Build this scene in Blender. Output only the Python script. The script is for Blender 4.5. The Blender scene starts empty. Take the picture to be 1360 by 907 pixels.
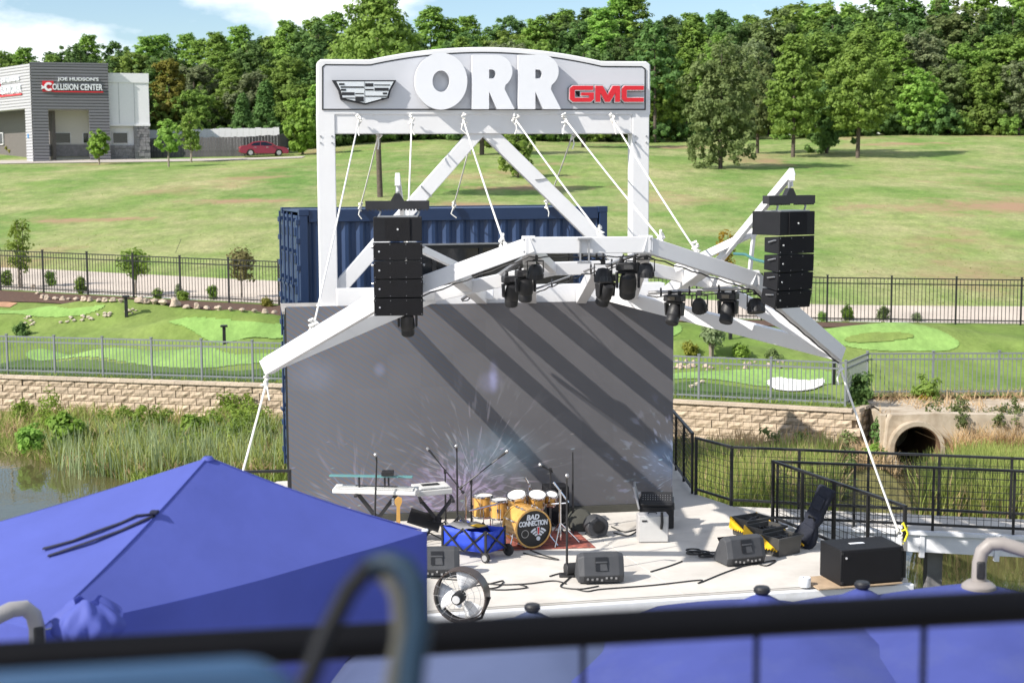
import bpy, bmesh, math, random
import numpy as np
from mathutils import Matrix, Vector

SC = bpy.context.scene
COL = SC.collection
R = math.radians
rnd = random.Random(7)

# ------------------------------------------------------------------ camera, sky, sun, exposure
CAM_H, FPX, HORIZON, ROLL = 5.1, 2040.0, 235.0, 0.005
PITCH = math.atan((453.5 - HORIZON) / FPX)
_F = Vector((0, math.cos(PITCH), -math.sin(PITCH)))
_R0, _U0 = Vector((1, 0, 0)), Vector((0, math.sin(PITCH), math.cos(PITCH)))
_RR = _R0 * math.cos(ROLL) - _U0 * math.sin(ROLL)
_UU = _R0 * math.sin(ROLL) + _U0 * math.cos(ROLL)
cam_data = bpy.data.cameras.new('camera')
cam = bpy.data.objects.new('camera', cam_data)
COL.objects.link(cam)
cam_data.sensor_width = 36.0
cam_data.lens = FPX / 1360 * 36
cam_data.clip_start, cam_data.clip_end = 0.05, 3000
cam.matrix_world = Matrix(((_RR.x, _UU.x, -_F.x, 0), (_RR.y, _UU.y, -_F.y, 0), (_RR.z, _UU.z, -_F.z, CAM_H), (0, 0, 0, 1)))
cam_data.dof.use_dof = True
cam_data.dof.focus_distance = 22.5
cam_data.dof.aperture_fstop = 3.1
SC.camera = cam

SUN_AZ, SUN_EL = 58.0, 38.0          # sun stands behind the viewer's left shoulder
SUN_DIR = Vector((-math.sin(R(SUN_AZ)) * math.cos(R(SUN_EL)), -math.cos(R(SUN_AZ)) * math.cos(R(SUN_EL)), math.sin(R(SUN_EL))))
world = bpy.data.worlds.new('World')
SC.world = world
world.use_nodes = True
wn, wl = world.node_tree.nodes, world.node_tree.links
wn.clear()
w_out = wn.new('ShaderNodeOutputWorld')
w_bg = wn.new('ShaderNodeBackground')
w_sky = wn.new('ShaderNodeTexSky')
w_sky.sky_type = 'NISHITA'
w_sky.sun_disc = False
w_sky.sun_elevation = R(SUN_EL)
w_sky.sun_rotation = R(180 + SUN_AZ)
w_sky.air_density, w_sky.dust_density, w_sky.ozone_density = 1.0, 0.3, 3.0
w_bg.inputs['Strength'].default_value = 0.105
# cumulus clouds all round the sky: noise over the view direction, flattened towards the horizon
w_tc = wn.new('ShaderNodeTexCoord')
w_map = wn.new('ShaderNodeMapping')
w_map.inputs['Scale'].default_value = (1.0, 1.0, 2.1)
w_map.inputs['Location'].default_value = (1.32, 0.4, 0.1)
w_noise = wn.new('ShaderNodeTexNoise')
w_noise.inputs['Scale'].default_value = 5.2
w_noise.inputs['Detail'].default_value = 9
w_noise.inputs['Roughness'].default_value = 0.55
w_ramp = wn.new('ShaderNodeValToRGB')
w_ramp.color_ramp.elements[0].position = 0.47
w_ramp.color_ramp.elements[1].position = 0.60
w_mix = wn.new('ShaderNodeMixRGB')
w_mix.inputs['Color2'].default_value = (9.5, 9.7, 10.0, 1)
wl.new(w_tc.outputs['Generated'], w_map.inputs['Vector'])
wl.new(w_map.outputs['Vector'], w_noise.inputs['Vector'])
wl.new(w_noise.outputs['Fac'], w_ramp.inputs['Fac'])
wl.new(w_ramp.outputs['Color'], w_mix.inputs['Fac'])
wl.new(w_sky.outputs['Color'], w_mix.inputs['Color1'])
wl.new(w_mix.outputs['Color'], w_bg.inputs['Color'])
wl.new(w_bg.outputs['Background'], w_out.inputs['Surface'])

sun_data = bpy.data.lights.new('sun', 'SUN')
sun_data.energy = 5.0
sun_data.angle = R(0.53)
sun_data.color = (1.0, 0.945, 0.86)
sun = bpy.data.objects.new('sun', sun_data)
COL.objects.link(sun)
sun.rotation_euler = SUN_DIR.to_track_quat('Z', 'Y').to_euler()
sun.location = SUN_DIR * 60

vs = SC.view_settings
vs.view_transform = 'Standard'
vs.look = 'None'
vs.exposure = 0.54
vs.gamma = 1.0
SC.cycles.max_bounces = 6
SC.cycles.transparent_max_bounces = 6

# ------------------------------------------------------------------ layout helpers: where a sight line meets a real plane
def ray(px, py):
    return (_F * FPX + _RR * (px - 680) - _UU * (py - 453.5)).normalized()
EYE = Vector((0, 0, CAM_H))
def on_z(px, py, z=0.0):
    d = ray(px, py)
    return EYE + d * ((z - CAM_H) / d.z)
def at_y(px, py, y):
    d = ray(px, py)
    return EYE + d * (y / d.y)
class Plane:
    """A vertical frame: u runs along it, z up, v away behind it."""
    def __init__(self, p0, deg):
        self.o = Vector((p0[0], p0[1], 0)); a = R(deg); self.deg = deg
        self.u = Vector((math.cos(a), math.sin(a), 0)); self.v = Vector((-math.sin(a), math.cos(a), 0))
    def pt(self, u, v, z):
        return self.o + self.u * u + self.v * v + Vector((0, 0, z))
    def hit(self, px, py, v=0.0):
        d = ray(px, py); o = self.o + self.v * v
        t = (o - EYE).dot(self.v) / d.dot(self.v)
        p = EYE + d * t
        return (p - o).dot(self.u), p.z
    def hitp(self, px, py, v=0.0):
        u, z = self.hit(px, py, v)
        return self.pt(u, v, z)
    def mat(self, u=0, v=0, z=0):
        return Matrix.Translation(self.pt(u, v, z)) @ Matrix.Rotation(R(self.deg), 4, 'Z')

# ------------------------------------------------------------------ materials
MATS = {}
def nodes_of(m):
    m.use_nodes = True
    nt = m.node_tree
    return nt, nt.nodes, nt.links, nt.nodes['Principled BSDF']
def pm(name, col, rough=0.6, metal=0.0, var=0.12, scale=6.0, bump=0.0, bscale=60.0, spec=0.5, coat=0.0, rand=0.0, dirt=None, dirt_scale=3.0, dirt_lo=0.55, dirt_hi=0.75, emit=None, estr=0.0, cloth=0.0):
    m = bpy.data.materials.new(name)
    nt, N, L, b = nodes_of(m)
    b.inputs['Roughness'].default_value = rough
    b.inputs['Metallic'].default_value = metal
    b.inputs['Specular IOR Level'].default_value = spec
    b.inputs['Coat Weight'].default_value = coat
    tc = N.new('ShaderNodeTexCoord')
    no = N.new('ShaderNodeTexNoise')
    no.inputs['Scale'].default_value = scale
    no.inputs['Detail'].default_value = 6
    no.inputs['Roughness'].default_value = 0.6
    L.new(tc.outputs['Object'], no.inputs['Vector'])
    rp = N.new('ShaderNodeValToRGB')
    rp.color_ramp.elements[0].position = 0.3
    rp.color_ramp.elements[1].position = 0.7
    rp.color_ramp.elements[0].color = tuple(c * (1 - var) for c in col) + (1,)
    rp.color_ramp.elements[1].color = tuple(min(1, c * (1 + var)) for c in col) + (1,)
    L.new(no.outputs['Fac'], rp.inputs['Fac'])
    out = rp.outputs['Color']
    if dirt:
        n2 = N.new('ShaderNodeTexNoise'); n2.inputs['Scale'].default_value = dirt_scale; n2.inputs['Detail'].default_value = 8
        n2.inputs['Roughness'].default_value = 0.65
        L.new(tc.outputs['Object'], n2.inputs['Vector'])
        r2 = N.new('ShaderNodeValToRGB'); r2.color_ramp.elements[0].position = dirt_lo; r2.color_ramp.elements[1].position = dirt_hi
        L.new(n2.outputs['Fac'], r2.inputs['Fac'])
        mx = N.new('ShaderNodeMixRGB'); mx.inputs['Color2'].default_value = tuple(dirt) + (1,)
        L.new(r2.outputs['Color'], mx.inputs['Fac']); L.new(out, mx.inputs['Color1']); out = mx.outputs['Color']
    if rand > 0:
        oi = N.new('ShaderNodeObjectInfo')
        mr = N.new('ShaderNodeMapRange'); mr.inputs['To Min'].default_value = 1 - rand; mr.inputs['To Max'].default_value = 1 + rand
        L.new(oi.outputs['Random'], mr.inputs['Value'])
        hs = N.new('ShaderNodeHueSaturation'); L.new(out, hs.inputs['Color']); L.new(mr.outputs['Result'], hs.inputs['Value']); out = hs.outputs['Color']
    L.new(out, b.inputs['Base Color'])
    rr = N.new('ShaderNodeMapRange'); rr.inputs['To Min'].default_value = max(0.02, rough - 0.1); rr.inputs['To Max'].default_value = min(1, rough + 0.1)
    L.new(no.outputs['Fac'], rr.inputs['Value']); L.new(rr.outputs['Result'], b.inputs['Roughness'])
    if bump > 0:
        n3 = N.new('ShaderNodeTexNoise'); n3.inputs['Scale'].default_value = bscale; n3.inputs['Detail'].default_value = 4
        L.new(tc.outputs['Object'], n3.inputs['Vector'])
        bp = N.new('ShaderNodeBump'); bp.inputs['Strength'].default_value = bump; bp.inputs['Distance'].default_value = 0.02
        L.new(n3.outputs['Fac'], bp.inputs['Height']); L.new(bp.outputs['Normal'], b.inputs['Normal'])
    if emit:
        b.inputs['Emission Color'].default_value = tuple(emit) + (1,)
        b.inputs['Emission Strength'].default_value = estr
    if cloth > 0:      # woven cover that lets daylight through
        tr = N.new('ShaderNodeBsdfTranslucent'); L.new(out, tr.inputs['Color'])
        ms_ = N.new('ShaderNodeMixShader'); ms_.inputs['Fac'].default_value = cloth
        L.new(b.outputs['BSDF'], ms_.inputs[1]); L.new(tr.outputs['BSDF'], ms_.inputs[2]); L.new(ms_.outputs['Shader'], N['Material Output'].inputs['Surface'])
    MATS[name] = m
    return m
def leafm(name, col, col2, rand=0.22, trans=0.48, scale=0.5):
    """Foliage: colour drifts through the crown, differs from plant to plant, and lets some light through."""
    m = bpy.data.materials.new(name)
    nt, N, L, b = nodes_of(m)
    tc = N.new('ShaderNodeTexCoord'); no = N.new('ShaderNodeTexNoise')
    no.inputs['Scale'].default_value = scale; no.inputs['Detail'].default_value = 5; no.inputs['Roughness'].default_value = 0.7
    L.new(tc.outputs['Object'], no.inputs['Vector'])
    rp = N.new('ShaderNodeValToRGB'); rp.color_ramp.elements[0].position = 0.32; rp.color_ramp.elements[1].position = 0.68
    rp.color_ramp.elements[0].color = tuple(col) + (1,); rp.color_ramp.elements[1].color = tuple(col2) + (1,)
    L.new(no.outputs['Fac'], rp.inputs['Fac'])
    oi = N.new('ShaderNodeObjectInfo')
    mr = N.new('ShaderNodeMapRange'); mr.inputs['To Min'].default_value = 1 - rand; mr.inputs['To Max'].default_value = 1 + rand
    mh = N.new('ShaderNodeMapRange'); mh.inputs['To Min'].default_value = 0.5 - rand * 0.06; mh.inputs['To Max'].default_value = 0.5 + rand * 0.05
    L.new(oi.outputs['Random'], mr.inputs['Value']); L.new(oi.outputs['Random'], mh.inputs['Value'])
    hs = N.new('ShaderNodeHueSaturation'); L.new(rp.outputs['Color'], hs.inputs['Color']); L.new(mr.outputs['Result'], hs.inputs['Value']); L.new(mh.outputs['Result'], hs.inputs['Hue'])
    L.new(hs.outputs['Color'], b.inputs['Base Color'])
    b.inputs['Roughness'].default_value = 0.65
    b.inputs['Specular IOR Level'].default_value = 0.3
    tr = N.new('ShaderNodeBsdfTranslucent'); L.new(hs.outputs['Color'], tr.inputs['Color'])
    mx = N.new('ShaderNodeMixShader'); mx.inputs['Fac'].default_value = trans
    out = N['Material Output']
    L.new(b.outputs['BSDF'], mx.inputs[1]); L.new(tr.outputs['BSDF'], mx.inputs[2]); L.new(mx.outputs['Shader'], out.inputs['Surface'])
    MATS[name] = m
    return m

pm('white_steel', (0.655, 0.655, 0.665), rough=0.42, var=0.03, scale=1.5, dirt=(0.55, 0.53, 0.5), dirt_scale=2.2, dirt_lo=0.62, dirt_hi=0.9)
pm('white_letter', (0.67, 0.68, 0.71), rough=0.35, var=0.015)
pm('sign_grey', (0.51, 0.52, 0.555), rough=0.32, var=0.03, scale=1.0, metal=0.0)
pm('sign_black', (0.015, 0.015, 0.017), rough=0.35)
pm('sign_red', (0.55, 0.012, 0.022), rough=0.3, var=0.05)
pm('silver', (0.75, 0.76, 0.78), rough=0.25, metal=0.6, var=0.03)
pm('black_metal', (0.018, 0.018, 0.02), rough=0.42, var=0.2)
pm('black_plastic', (0.012, 0.012, 0.014), rough=0.5, var=0.2, bump=0.12, bscale=160)
pm('grille_black', (0.006, 0.006, 0.008), rough=0.7, spec=0.25, var=0.25, bump=0.5, bscale=260)
pm('speaker_black', (0.0075, 0.0078, 0.010), rough=0.6, spec=0.3, var=0.2, bump=0.25, bscale=140)
pm('monitor_grey', (0.048, 0.050, 0.056), rough=0.55, var=0.12, bump=0.2, bscale=150)
pm('monitor_dark', (0.018, 0.018, 0.02), rough=0.6, var=0.2)
pm('chrome', (0.75, 0.75, 0.77), rough=0.16, metal=1.0, var=0.02)
pm('dull_metal', (0.38, 0.38, 0.39), rough=0.4, metal=0.8, var=0.08)
pm('container_blue', (0.017, 0.041, 0.108), rough=0.42, var=0.10, scale=1.2, dirt=(0.03, 0.055, 0.115), dirt_scale=1.7, dirt_lo=0.6, dirt_hi=0.85)
pm('container_blue_edge', (0.014, 0.033, 0.088), rough=0.40, var=0.08, scale=1.5)
pm('dark_glass', (0.006, 0.008, 0.012), rough=0.06, spec=0.8, var=0.1)
pm('deck_board', (0.30, 0.28, 0.26), rough=0.8, var=0.18, scale=5)
pm('concrete_stage', (0.555, 0.525, 0.485), rough=0.85, var=0.09, scale=1.1, bump=0.08, bscale=40, dirt=(0.42, 0.385, 0.345), dirt_scale=1.2, dirt_lo=0.48, dirt_hi=0.80)
pm('concrete_road', (0.49, 0.42, 0.355), rough=0.9, var=0.07, scale=0.6, dirt=(0.36, 0.31, 0.26), dirt_scale=0.25, dirt_lo=0.5, dirt_hi=0.8)
pm('concrete_culvert', (0.47, 0.40, 0.31), rough=0.9, var=0.12, scale=1.6, bump=0.15, bscale=18, dirt=(0.24, 0.18, 0.12), dirt_scale=1.4, dirt_lo=0.42, dirt_hi=0.72)
pm('culvert_inside', (0.15, 0.09, 0.05), rough=0.8, var=0.3, scale=3)
pm('wall_block', (0.42, 0.335, 0.245), rough=0.95, var=0.16, scale=5, bump=0.7, bscale=22, rand=0.14)
pm('wall_block_pale', (0.46, 0.38, 0.295), rough=0.95, var=0.14, scale=5, bump=0.7, bscale=22, rand=0.12)
pm('wall_core', (0.24, 0.185, 0.13), rough=1.0)
pm('rock', (0.40, 0.32, 0.25), rough=0.95, var=0.25, scale=4, bump=0.6, bscale=12, rand=0.2)
pm('pale_rock', (0.50, 0.43, 0.34), rough=0.95, var=0.2, scale=6, bump=0.5, bscale=15)
pm('mulch', (0.085, 0.045, 0.028), rough=1.0, var=0.5, scale=14, bump=1.0, bscale=20)
pm('bare_soil', (0.38, 0.21, 0.12), rough=1.0, var=0.2, scale=4)
pm('sand_white', (0.78, 0.76, 0.73), rough=0.95, var=0.04)
pm('patio', (0.33, 0.31, 0.29), rough=0.9, var=0.1)
pm('bark', (0.095, 0.075, 0.06), rough=0.95, var=0.35, scale=9, bump=0.7, bscale=14)
pm('bark_pale', (0.24, 0.20, 0.165), rough=0.95, var=0.3, scale=9)
pm('fence_black', (0.010, 0.010, 0.011), rough=0.45)
pm('fence_grey', (0.17, 0.185, 0.20), rough=0.5, var=0.08)
pm('white_fascia', (0.66, 0.67, 0.70), rough=0.6, var=0.05, dirt=(0.48, 0.47, 0.45), dirt_scale=2.5, dirt_lo=0.6, dirt_hi=0.85)
pm('tent_blue', (0.098, 0.128, 0.47), rough=0.72, var=0.08, scale=1.6, bump=0.22, bscale=6, cloth=0.36)
pm('umbrella_blue', (0.052, 0.070, 0.275), rough=0.75, var=0.10, scale=2, bump=0.22, bscale=6, cloth=0.22, dirt=(0.075, 0.095, 0.28), dirt_scale=2.2, dirt_lo=0.5, dirt_hi=0.8)
pm('umbrella_slate', (0.060, 0.080, 0.16), rough=0.75, var=0.06, scale=3)
pm('strap_navy', (0.006, 0.008, 0.03), rough=0.8)
pm('arm_beige', (0.25, 0.225, 0.21), rough=0.5, var=0.06)
pm('arm_grey', (0.26, 0.25, 0.25), rough=0.45, var=0.06)
pm('rail_black', (0.0038, 0.0040, 0.0055), rough=0.6, var=0.1, spec=0.08)
pm('chair_blue', (0.024, 0.066, 0.140), rough=0.45, var=0.04)
pm('chair_blue_sheen', (0.007, 0.022, 0.042), rough=0.45, var=0.2, spec=0.2)  # blue reflection on the chair tube, put into the colour
pm('chair_black', (0.006, 0.007, 0.010), rough=0.5, spec=0.12)
pm('wood_yellow', (0.62, 0.34, 0.085), rough=0.3, coat=0.6, var=0.12, scale=9)
pm('drum_head', (0.76, 0.75, 0.74), rough=0.5, var=0.03)
pm('drum_black', (0.010, 0.010, 0.012), rough=0.4)
pm('print_white', (0.72, 0.74, 0.78), rough=0.5, var=0.02)
pm('print_red', (0.62, 0.03, 0.03), rough=0.5)
pm('brass', (0.55, 0.40, 0.16), rough=0.3, metal=1.0)
pm('olive_cloth', (0.050, 0.050, 0.042), rough=0.8, var=0.2)
pm('wagon_blue', (0.016, 0.055, 0.50), rough=0.65, var=0.1, bump=0.3, bscale=12)
pm('wagon_grey', (0.17, 0.17, 0.18), rough=0.8, var=0.2)
pm('tyre', (0.022, 0.022, 0.024), rough=0.8)
pm('wheel_silver', (0.42, 0.42, 0.43), rough=0.4, metal=0.4)
pm('amp_white', (0.52, 0.515, 0.505), rough=0.7, var=0.05, bump=0.2, bscale=200)
pm('amp_case', (0.40, 0.39, 0.39), rough=0.6)
pm('tote_grey', (0.060, 0.058, 0.055), rough=0.55)
pm('tote_yellow', (0.72, 0.42, 0.012), rough=0.45, var=0.06)
pm('gig_bag', (0.010, 0.013, 0.026), rough=0.8, var=0.3, bump=0.3, bscale=40)
pm('cable_black', (0.015, 0.015, 0.016), rough=0.6)
pm('rope_white', (0.72, 0.71, 0.68), rough=0.8, var=0.08, scale=20)
pm('strap_yellow', (0.75, 0.66, 0.03), rough=0.6)
pm('plywood', (0.40, 0.29, 0.19), rough=0.8, var=0.2)
pm('key_white', (0.60, 0.60, 0.59), rough=0.35)
pm('glass_cyan', (0.11, 0.27, 0.28), rough=0.2, var=0.05)
pm('steel_panel', (0.40, 0.40, 0.42), rough=0.35, metal=0.5)
pm('siding_dark', (0.145, 0.145, 0.162), rough=0.5, var=0.04)
pm('siding_pale_sunlit', (0.40, 0.40, 0.42), rough=0.5, var=0.04)  # paler copy: sun on the corner facade put into colour; also roof, joints
pm('stucco_white', (0.68, 0.68, 0.70), rough=0.85, var=0.03)
pm('stucco_cream', (0.62, 0.60, 0.56), rough=0.85, var=0.03)
pm('stone_grey', (0.22, 0.215, 0.225), rough=0.9, var=0.3, scale=3, bump=0.6, bscale=5, rand=0.2)
pm('door_brown', (0.13, 0.115, 0.11), rough=0.5)
pm('fence_wood', (0.075, 0.072, 0.075), rough=0.9, var=0.3, scale=3, rand=0.15)
pm('metal_white', (0.58, 0.58, 0.59), rough=0.5, var=0.06)
pm('car_red', (0.20, 0.014, 0.022), rough=0.22, coat=0.6, var=0.02)
pm('tail_red', (0.6, 0.03, 0.03), rough=0.25)
pm('lamp_clear', (0.7, 0.7, 0.7), rough=0.15)
pm('asphalt', (0.40, 0.36, 0.32), rough=0.95, var=0.06, scale=0.5)
pm('plate_blue', (0.05, 0.22, 0.5), rough=0.4)
pm('lens_glass', (0.05, 0.05, 0.055), rough=0.08, spec=0.8)
pm('lens_pale', (0.35, 0.32, 0.28), rough=0.15)
pm('fan_blade', (0.80, 0.81, 0.83), rough=0.3, metal=0.0, var=0.02)
pm('fan_ring', (0.06, 0.045, 0.04), rough=0.35)

leafm('leaf_oak', (0.121, 0.200, 0.043), (0.298, 0.436, 0.088))
leafm('leaf_mid', (0.155, 0.263, 0.051), (0.360, 0.528, 0.107))
leafm('leaf_dark', (0.079, 0.151, 0.045), (0.186, 0.302, 0.083))
leafm('leaf_pine', (0.144, 0.258, 0.055), (0.337, 0.510, 0.098), scale=0.8)
leafm('leaf_olive', (0.128, 0.178, 0.058), (0.235, 0.290, 0.108))
leafm('leaf_grey', (0.173, 0.229, 0.116), (0.337, 0.401, 0.198))
leafm('leaf_light', (0.142, 0.230, 0.035), (0.290, 0.405, 0.065))
leafm('leaf_yellow', (0.19, 0.20, 0.028), (0.34, 0.33, 0.06))
leafm('leaf_gold', (0.36, 0.25, 0.02), (0.50, 0.38, 0.04))
leafm('leaf_bronze', (0.115, 0.101, 0.041), (0.230, 0.203, 0.081))
leafm('reed', (0.202, 0.270, 0.061), (0.442, 0.492, 0.146), scale=1.2, rand=0.05)
leafm('reed_blue', (0.195, 0.264, 0.134), (0.390, 0.444, 0.232), scale=1.2, rand=0.05)
leafm('reed_dry', (0.468, 0.336, 0.183), (0.728, 0.552, 0.342), scale=1.2, rand=0.05)
leafm('grass_blade', (0.135, 0.203, 0.034), (0.297, 0.365, 0.081), scale=0.8, rand=0.05)

# ------------------------------------------------------------------ geometry collector
class MB:
    """Collects shapes; build() links them as ONE mesh object."""
    def __init__(self, M=None):
        self.v = []; self.f = []; self.M = M or Matrix.Identity(4)
    def add(self, vs_, fs_, M=None):
        T = self.M @ M if M else self.M
        n = len(self.v)
        self.v.extend(tuple(T @ Vector(p)) for p in vs_)
        self.f.extend(tuple(i + n for i in f) for f in fs_)
        return self
    def box(self, c, s, M=None):
        x, y, z = c; a, b, h = s[0] / 2, s[1] / 2, s[2] / 2
        return self.add([(x - a, y - b, z - h), (x + a, y - b, z - h), (x + a, y + b, z - h), (x - a, y + b, z - h), (x - a, y - b, z + h), (x + a, y - b, z + h), (x + a, y + b, z + h), (x - a, y + b, z + h)],
                        [(0, 3, 2, 1), (4, 5, 6, 7), (0, 1, 5, 4), (1, 2, 6, 5), (2, 3, 7, 6), (3, 0, 4, 7)], M)
    def box2(self, a, b, M=None):
        return self.box([(a[i] + b[i]) / 2 for i in range(3)], [abs(b[i] - a[i]) for i in range(3)], M)
    def beam(self, p0, p1, w, h, up=(0, 0, 1), ext=0.0):
        """A square-cut bar from p0 to p1: w across, h along up."""
        p0, p1 = Vector(p0), Vector(p1)
        d = (p1 - p0); ln = d.length + 2 * ext; d.normalize()
        u = Vector(up); sx = d.cross(u)
        if sx.length < 1e-5: sx = d.cross(Vector((0, 1, 0)))
        sx.normalize(); u = sx.cross(d).normalized()
        c = (p0 + p1) / 2
        M = Matrix(((sx.x, d.x, u.x, c.x), (sx.y, d.y, u.y, c.y), (sx.z, d.z, u.z, c.z), (0, 0, 0, 1)))
        return self.box((0, 0, 0), (w, ln, h), M)
    def cyl(self, p0, p1, r0, r1=None, n=12, caps=True):
        r1 = r0 if r1 is None else r1
        return self.tube([p0, p1], [r0, r1], n, caps)
    def tube(self, pts, r, n=8, caps=True, closed=False):
        pts = [Vector(p) for p in pts]
        rs = r if isinstance(r, (list, tuple)) else [r] * len(pts)
        m = len(pts); vs_ = []; fs_ = []
        ref = None
        for i, p in enumerate(pts):
            if closed: d = pts[(i + 1) % m] - pts[i - 1]
            else: d = pts[min(i + 1, m - 1)] - pts[max(i - 1, 0)]
            d.normalize()
            if ref is None:
                a = Vector((0, 0, 1)) if abs(d.z) < 0.9 else Vector((1, 0, 0))
                ref = d.cross(a).normalized()
            else:
                ref = (ref - d * ref.dot(d)).normalized()
            b = d.cross(ref)
            for k in range(n):
                t = 2 * math.pi * k / n
                vs_.append(p + (ref * math.cos(t) + b * math.sin(t)) * rs[i])
        for i in range(m if closed else m - 1):
            j = (i + 1) % m
            for k in range(n):
                fs_.append((i * n + k, i * n + (k + 1) % n, j * n + (k + 1) % n, j * n + k))
        if caps and not closed:
            fs_.append(tuple(range(n - 1, -1, -1))); fs_.append(tuple((m - 1) * n + k for k in range(n)))
        return self.add(vs_, fs_)
    def lathe(self, prof, n=20, M=None, caps=True):
        """prof: (radius, height) pairs about z."""
        vs_ = []; fs_ = []; m = len(prof)
        for r_, z in prof:
            for k in range(n):
                t = 2 * math.pi * k / n
                vs_.append((r_ * math.cos(t), r_ * math.sin(t), z))
        for i in range(m - 1):
            for k in range(n):
                fs_.append((i * n + k, i * n + (k + 1) % n, (i + 1) * n + (k + 1) % n, (i + 1) * n + k))
        if caps:
            fs_.append(tuple(range(n - 1, -1, -1))); fs_.append(tuple((m - 1) * n + k for k in range(n)))
        return self.add(vs_, fs_, M)
    def prism(self, poly, a, b, M=None):
        """Polygon in local x,z swept along y from a to b."""
        n = len(poly)
        vs_ = [(x, a, z) for x, z in poly] + [(x, b, z) for x, z in poly]
        fs_ = [tuple(range(n)), tuple(range(2 * n - 1, n - 1, -1))] + [(i, i + n, (i + 1) % n + n, (i + 1) % n) for i in range(n)]
        return self.add(vs_, fs_, M)
    def ring(self, outer, inner, a, b, M=None):
        """Two closed outlines of equal count in x,z joined into a band, swept along y."""
        n = len(outer)
        vs_ = [(x, a, z) for x, z in outer] + [(x, a, z) for x, z in inner] + [(x, b, z) for x, z in outer] + [(x, b, z) for x, z in inner]
        fs_ = []
        for i in range(n):
            j = (i + 1) % n
            fs_ += [(i, j, n + j, n + i), (2 * n + i, 3 * n + i, 3 * n + j, 2 * n + j), (i, 2 * n + i, 2 * n + j, j), (n + i, n + j, 3 * n + j, 3 * n + i)]
        return self.add(vs_, fs_, M)
    def quad(self, a, b, c, d):
        return self.add([a, b, c, d], [(0, 1, 2, 3)])
    def sheet(self, grid, thick=0.0):
        """grid[i][j] of points as a smooth surface."""
        ni, nj = len(grid), len(grid[0])
        vs_ = [p for row in grid for p in row]
        fs_ = [(i * nj + j, i * nj + j + 1, (i + 1) * nj + j + 1, (i + 1) * nj + j) for i in range(ni - 1) for j in range(nj - 1)]
        return self.add(vs_, fs_)
    def mesh(self, name, mat, smooth=35, fix=True):
        me = bpy.data.meshes.new(name)
        me.from_pydata(self.v, [], self.f)
        if mat: me.materials.append(MATS[mat] if isinstance(mat, str) else mat)
        if fix:
            bm = bmesh.new(); bm.from_mesh(me)
            bmesh.ops.recalc_face_normals(bm, faces=bm.faces)
            bm.to_mesh(me); bm.free()
        if smooth:
            me.polygons.foreach_set('use_smooth', [True] * len(me.polygons))
            me.set_sharp_from_angle(angle=R(smooth))
        me.update()
        return me
    def build(self, name, mat, parent=None, bevel=0.0, smooth=35, fix=True, kind=None, label=None, seg=2):
        o = bpy.data.objects.new(name, self.mesh(name, mat, smooth, fix))
        COL.objects.link(o)
        if parent: o.parent = parent
        if bevel:
            md = o.modifiers.new('edge', 'BEVEL'); md.width = bevel; md.segments = seg; md.limit_method = 'ANGLE'; md.angle_limit = R(40)
        if kind: o['kind'] = kind
        if label: o['label'] = label
        return o
def thing(name, label, cat, loc=(0, 0, 0), rotz=0.0, group=None):
    o = bpy.data.objects.new(name, None)
    COL.objects.link(o)
    o.empty_display_size = 0.2
    o.location = loc; o.rotation_euler = (0, 0, rotz)
    o['label'] = label; o['category'] = cat
    if group: o['group'] = group
    return o
def tag(o, label, cat, group=None):
    o['label'] = label; o['category'] = cat
    if group: o['group'] = group
    return o
def structure(o):
    o['kind'] = 'structure'; return o
def kids(o):
    return [c for c in KIDS.get(o.name, [])]
KIDS = {}
def dup(root, loc=None, rotz=None, scale=None, label=None, group=None):
    """A copy of a thing with copies of its parts and their sub-parts, all on shared meshes."""
    r = root.copy(); COL.objects.link(r)
    if loc is not None: r.location = loc
    if rotz is not None: r.rotation_euler = (0, 0, rotz)
    if scale is not None: r.scale = scale if hasattr(scale, '__len__') else (scale,) * 3
    if label: r['label'] = label
    if group: r['group'] = group
    for ch in root.children:
        c = ch.copy(); COL.objects.link(c); c.parent = r
        for g in ch.children:
            d = g.copy(); COL.objects.link(d); d.parent = c
    return r
def text_mesh(txt, size, depth, bold=0.0, spacing=1.0, shear=0.0, width=1.0):
    """Lettering as a solid mesh in local x (along), z (up), facing -y; returns verts, faces."""
    cu = bpy.data.curves.new('lettering', 'FONT')
    cu.body = txt; cu.size = size; cu.extrude = depth / 2; cu.offset = bold; cu.space_character = spacing; cu.shear = shear
    cu.align_x = 'CENTER'; cu.align_y = 'CENTER'; cu.resolution_u = 3
    ob = bpy.data.objects.new('lettering', cu); COL.objects.link(ob)
    dg = bpy.context.evaluated_depsgraph_get()
    me = bpy.data.meshes.new_from_object(ob.evaluated_get(dg))
    vs_ = [(v.co.x * width, -v.co.z, v.co.y) for v in me.vertices]
    fs_ = [tuple(p.vertices) for p in me.polygons]
    bpy.data.objects.remove(ob); bpy.data.curves.remove(cu); bpy.data.meshes.remove(me)
    return vs_, fs_
def rope(mb, p0, p1, sag=0.0, r=0.012, n=10):
    p0, p1 = Vector(p0), Vector(p1)
    mb.tube([p0.lerp(p1, t / n) - Vector((0, 0, sag * 4 * (t / n) * (1 - t / n))) for t in range(n + 1)], r, 6)
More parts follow.
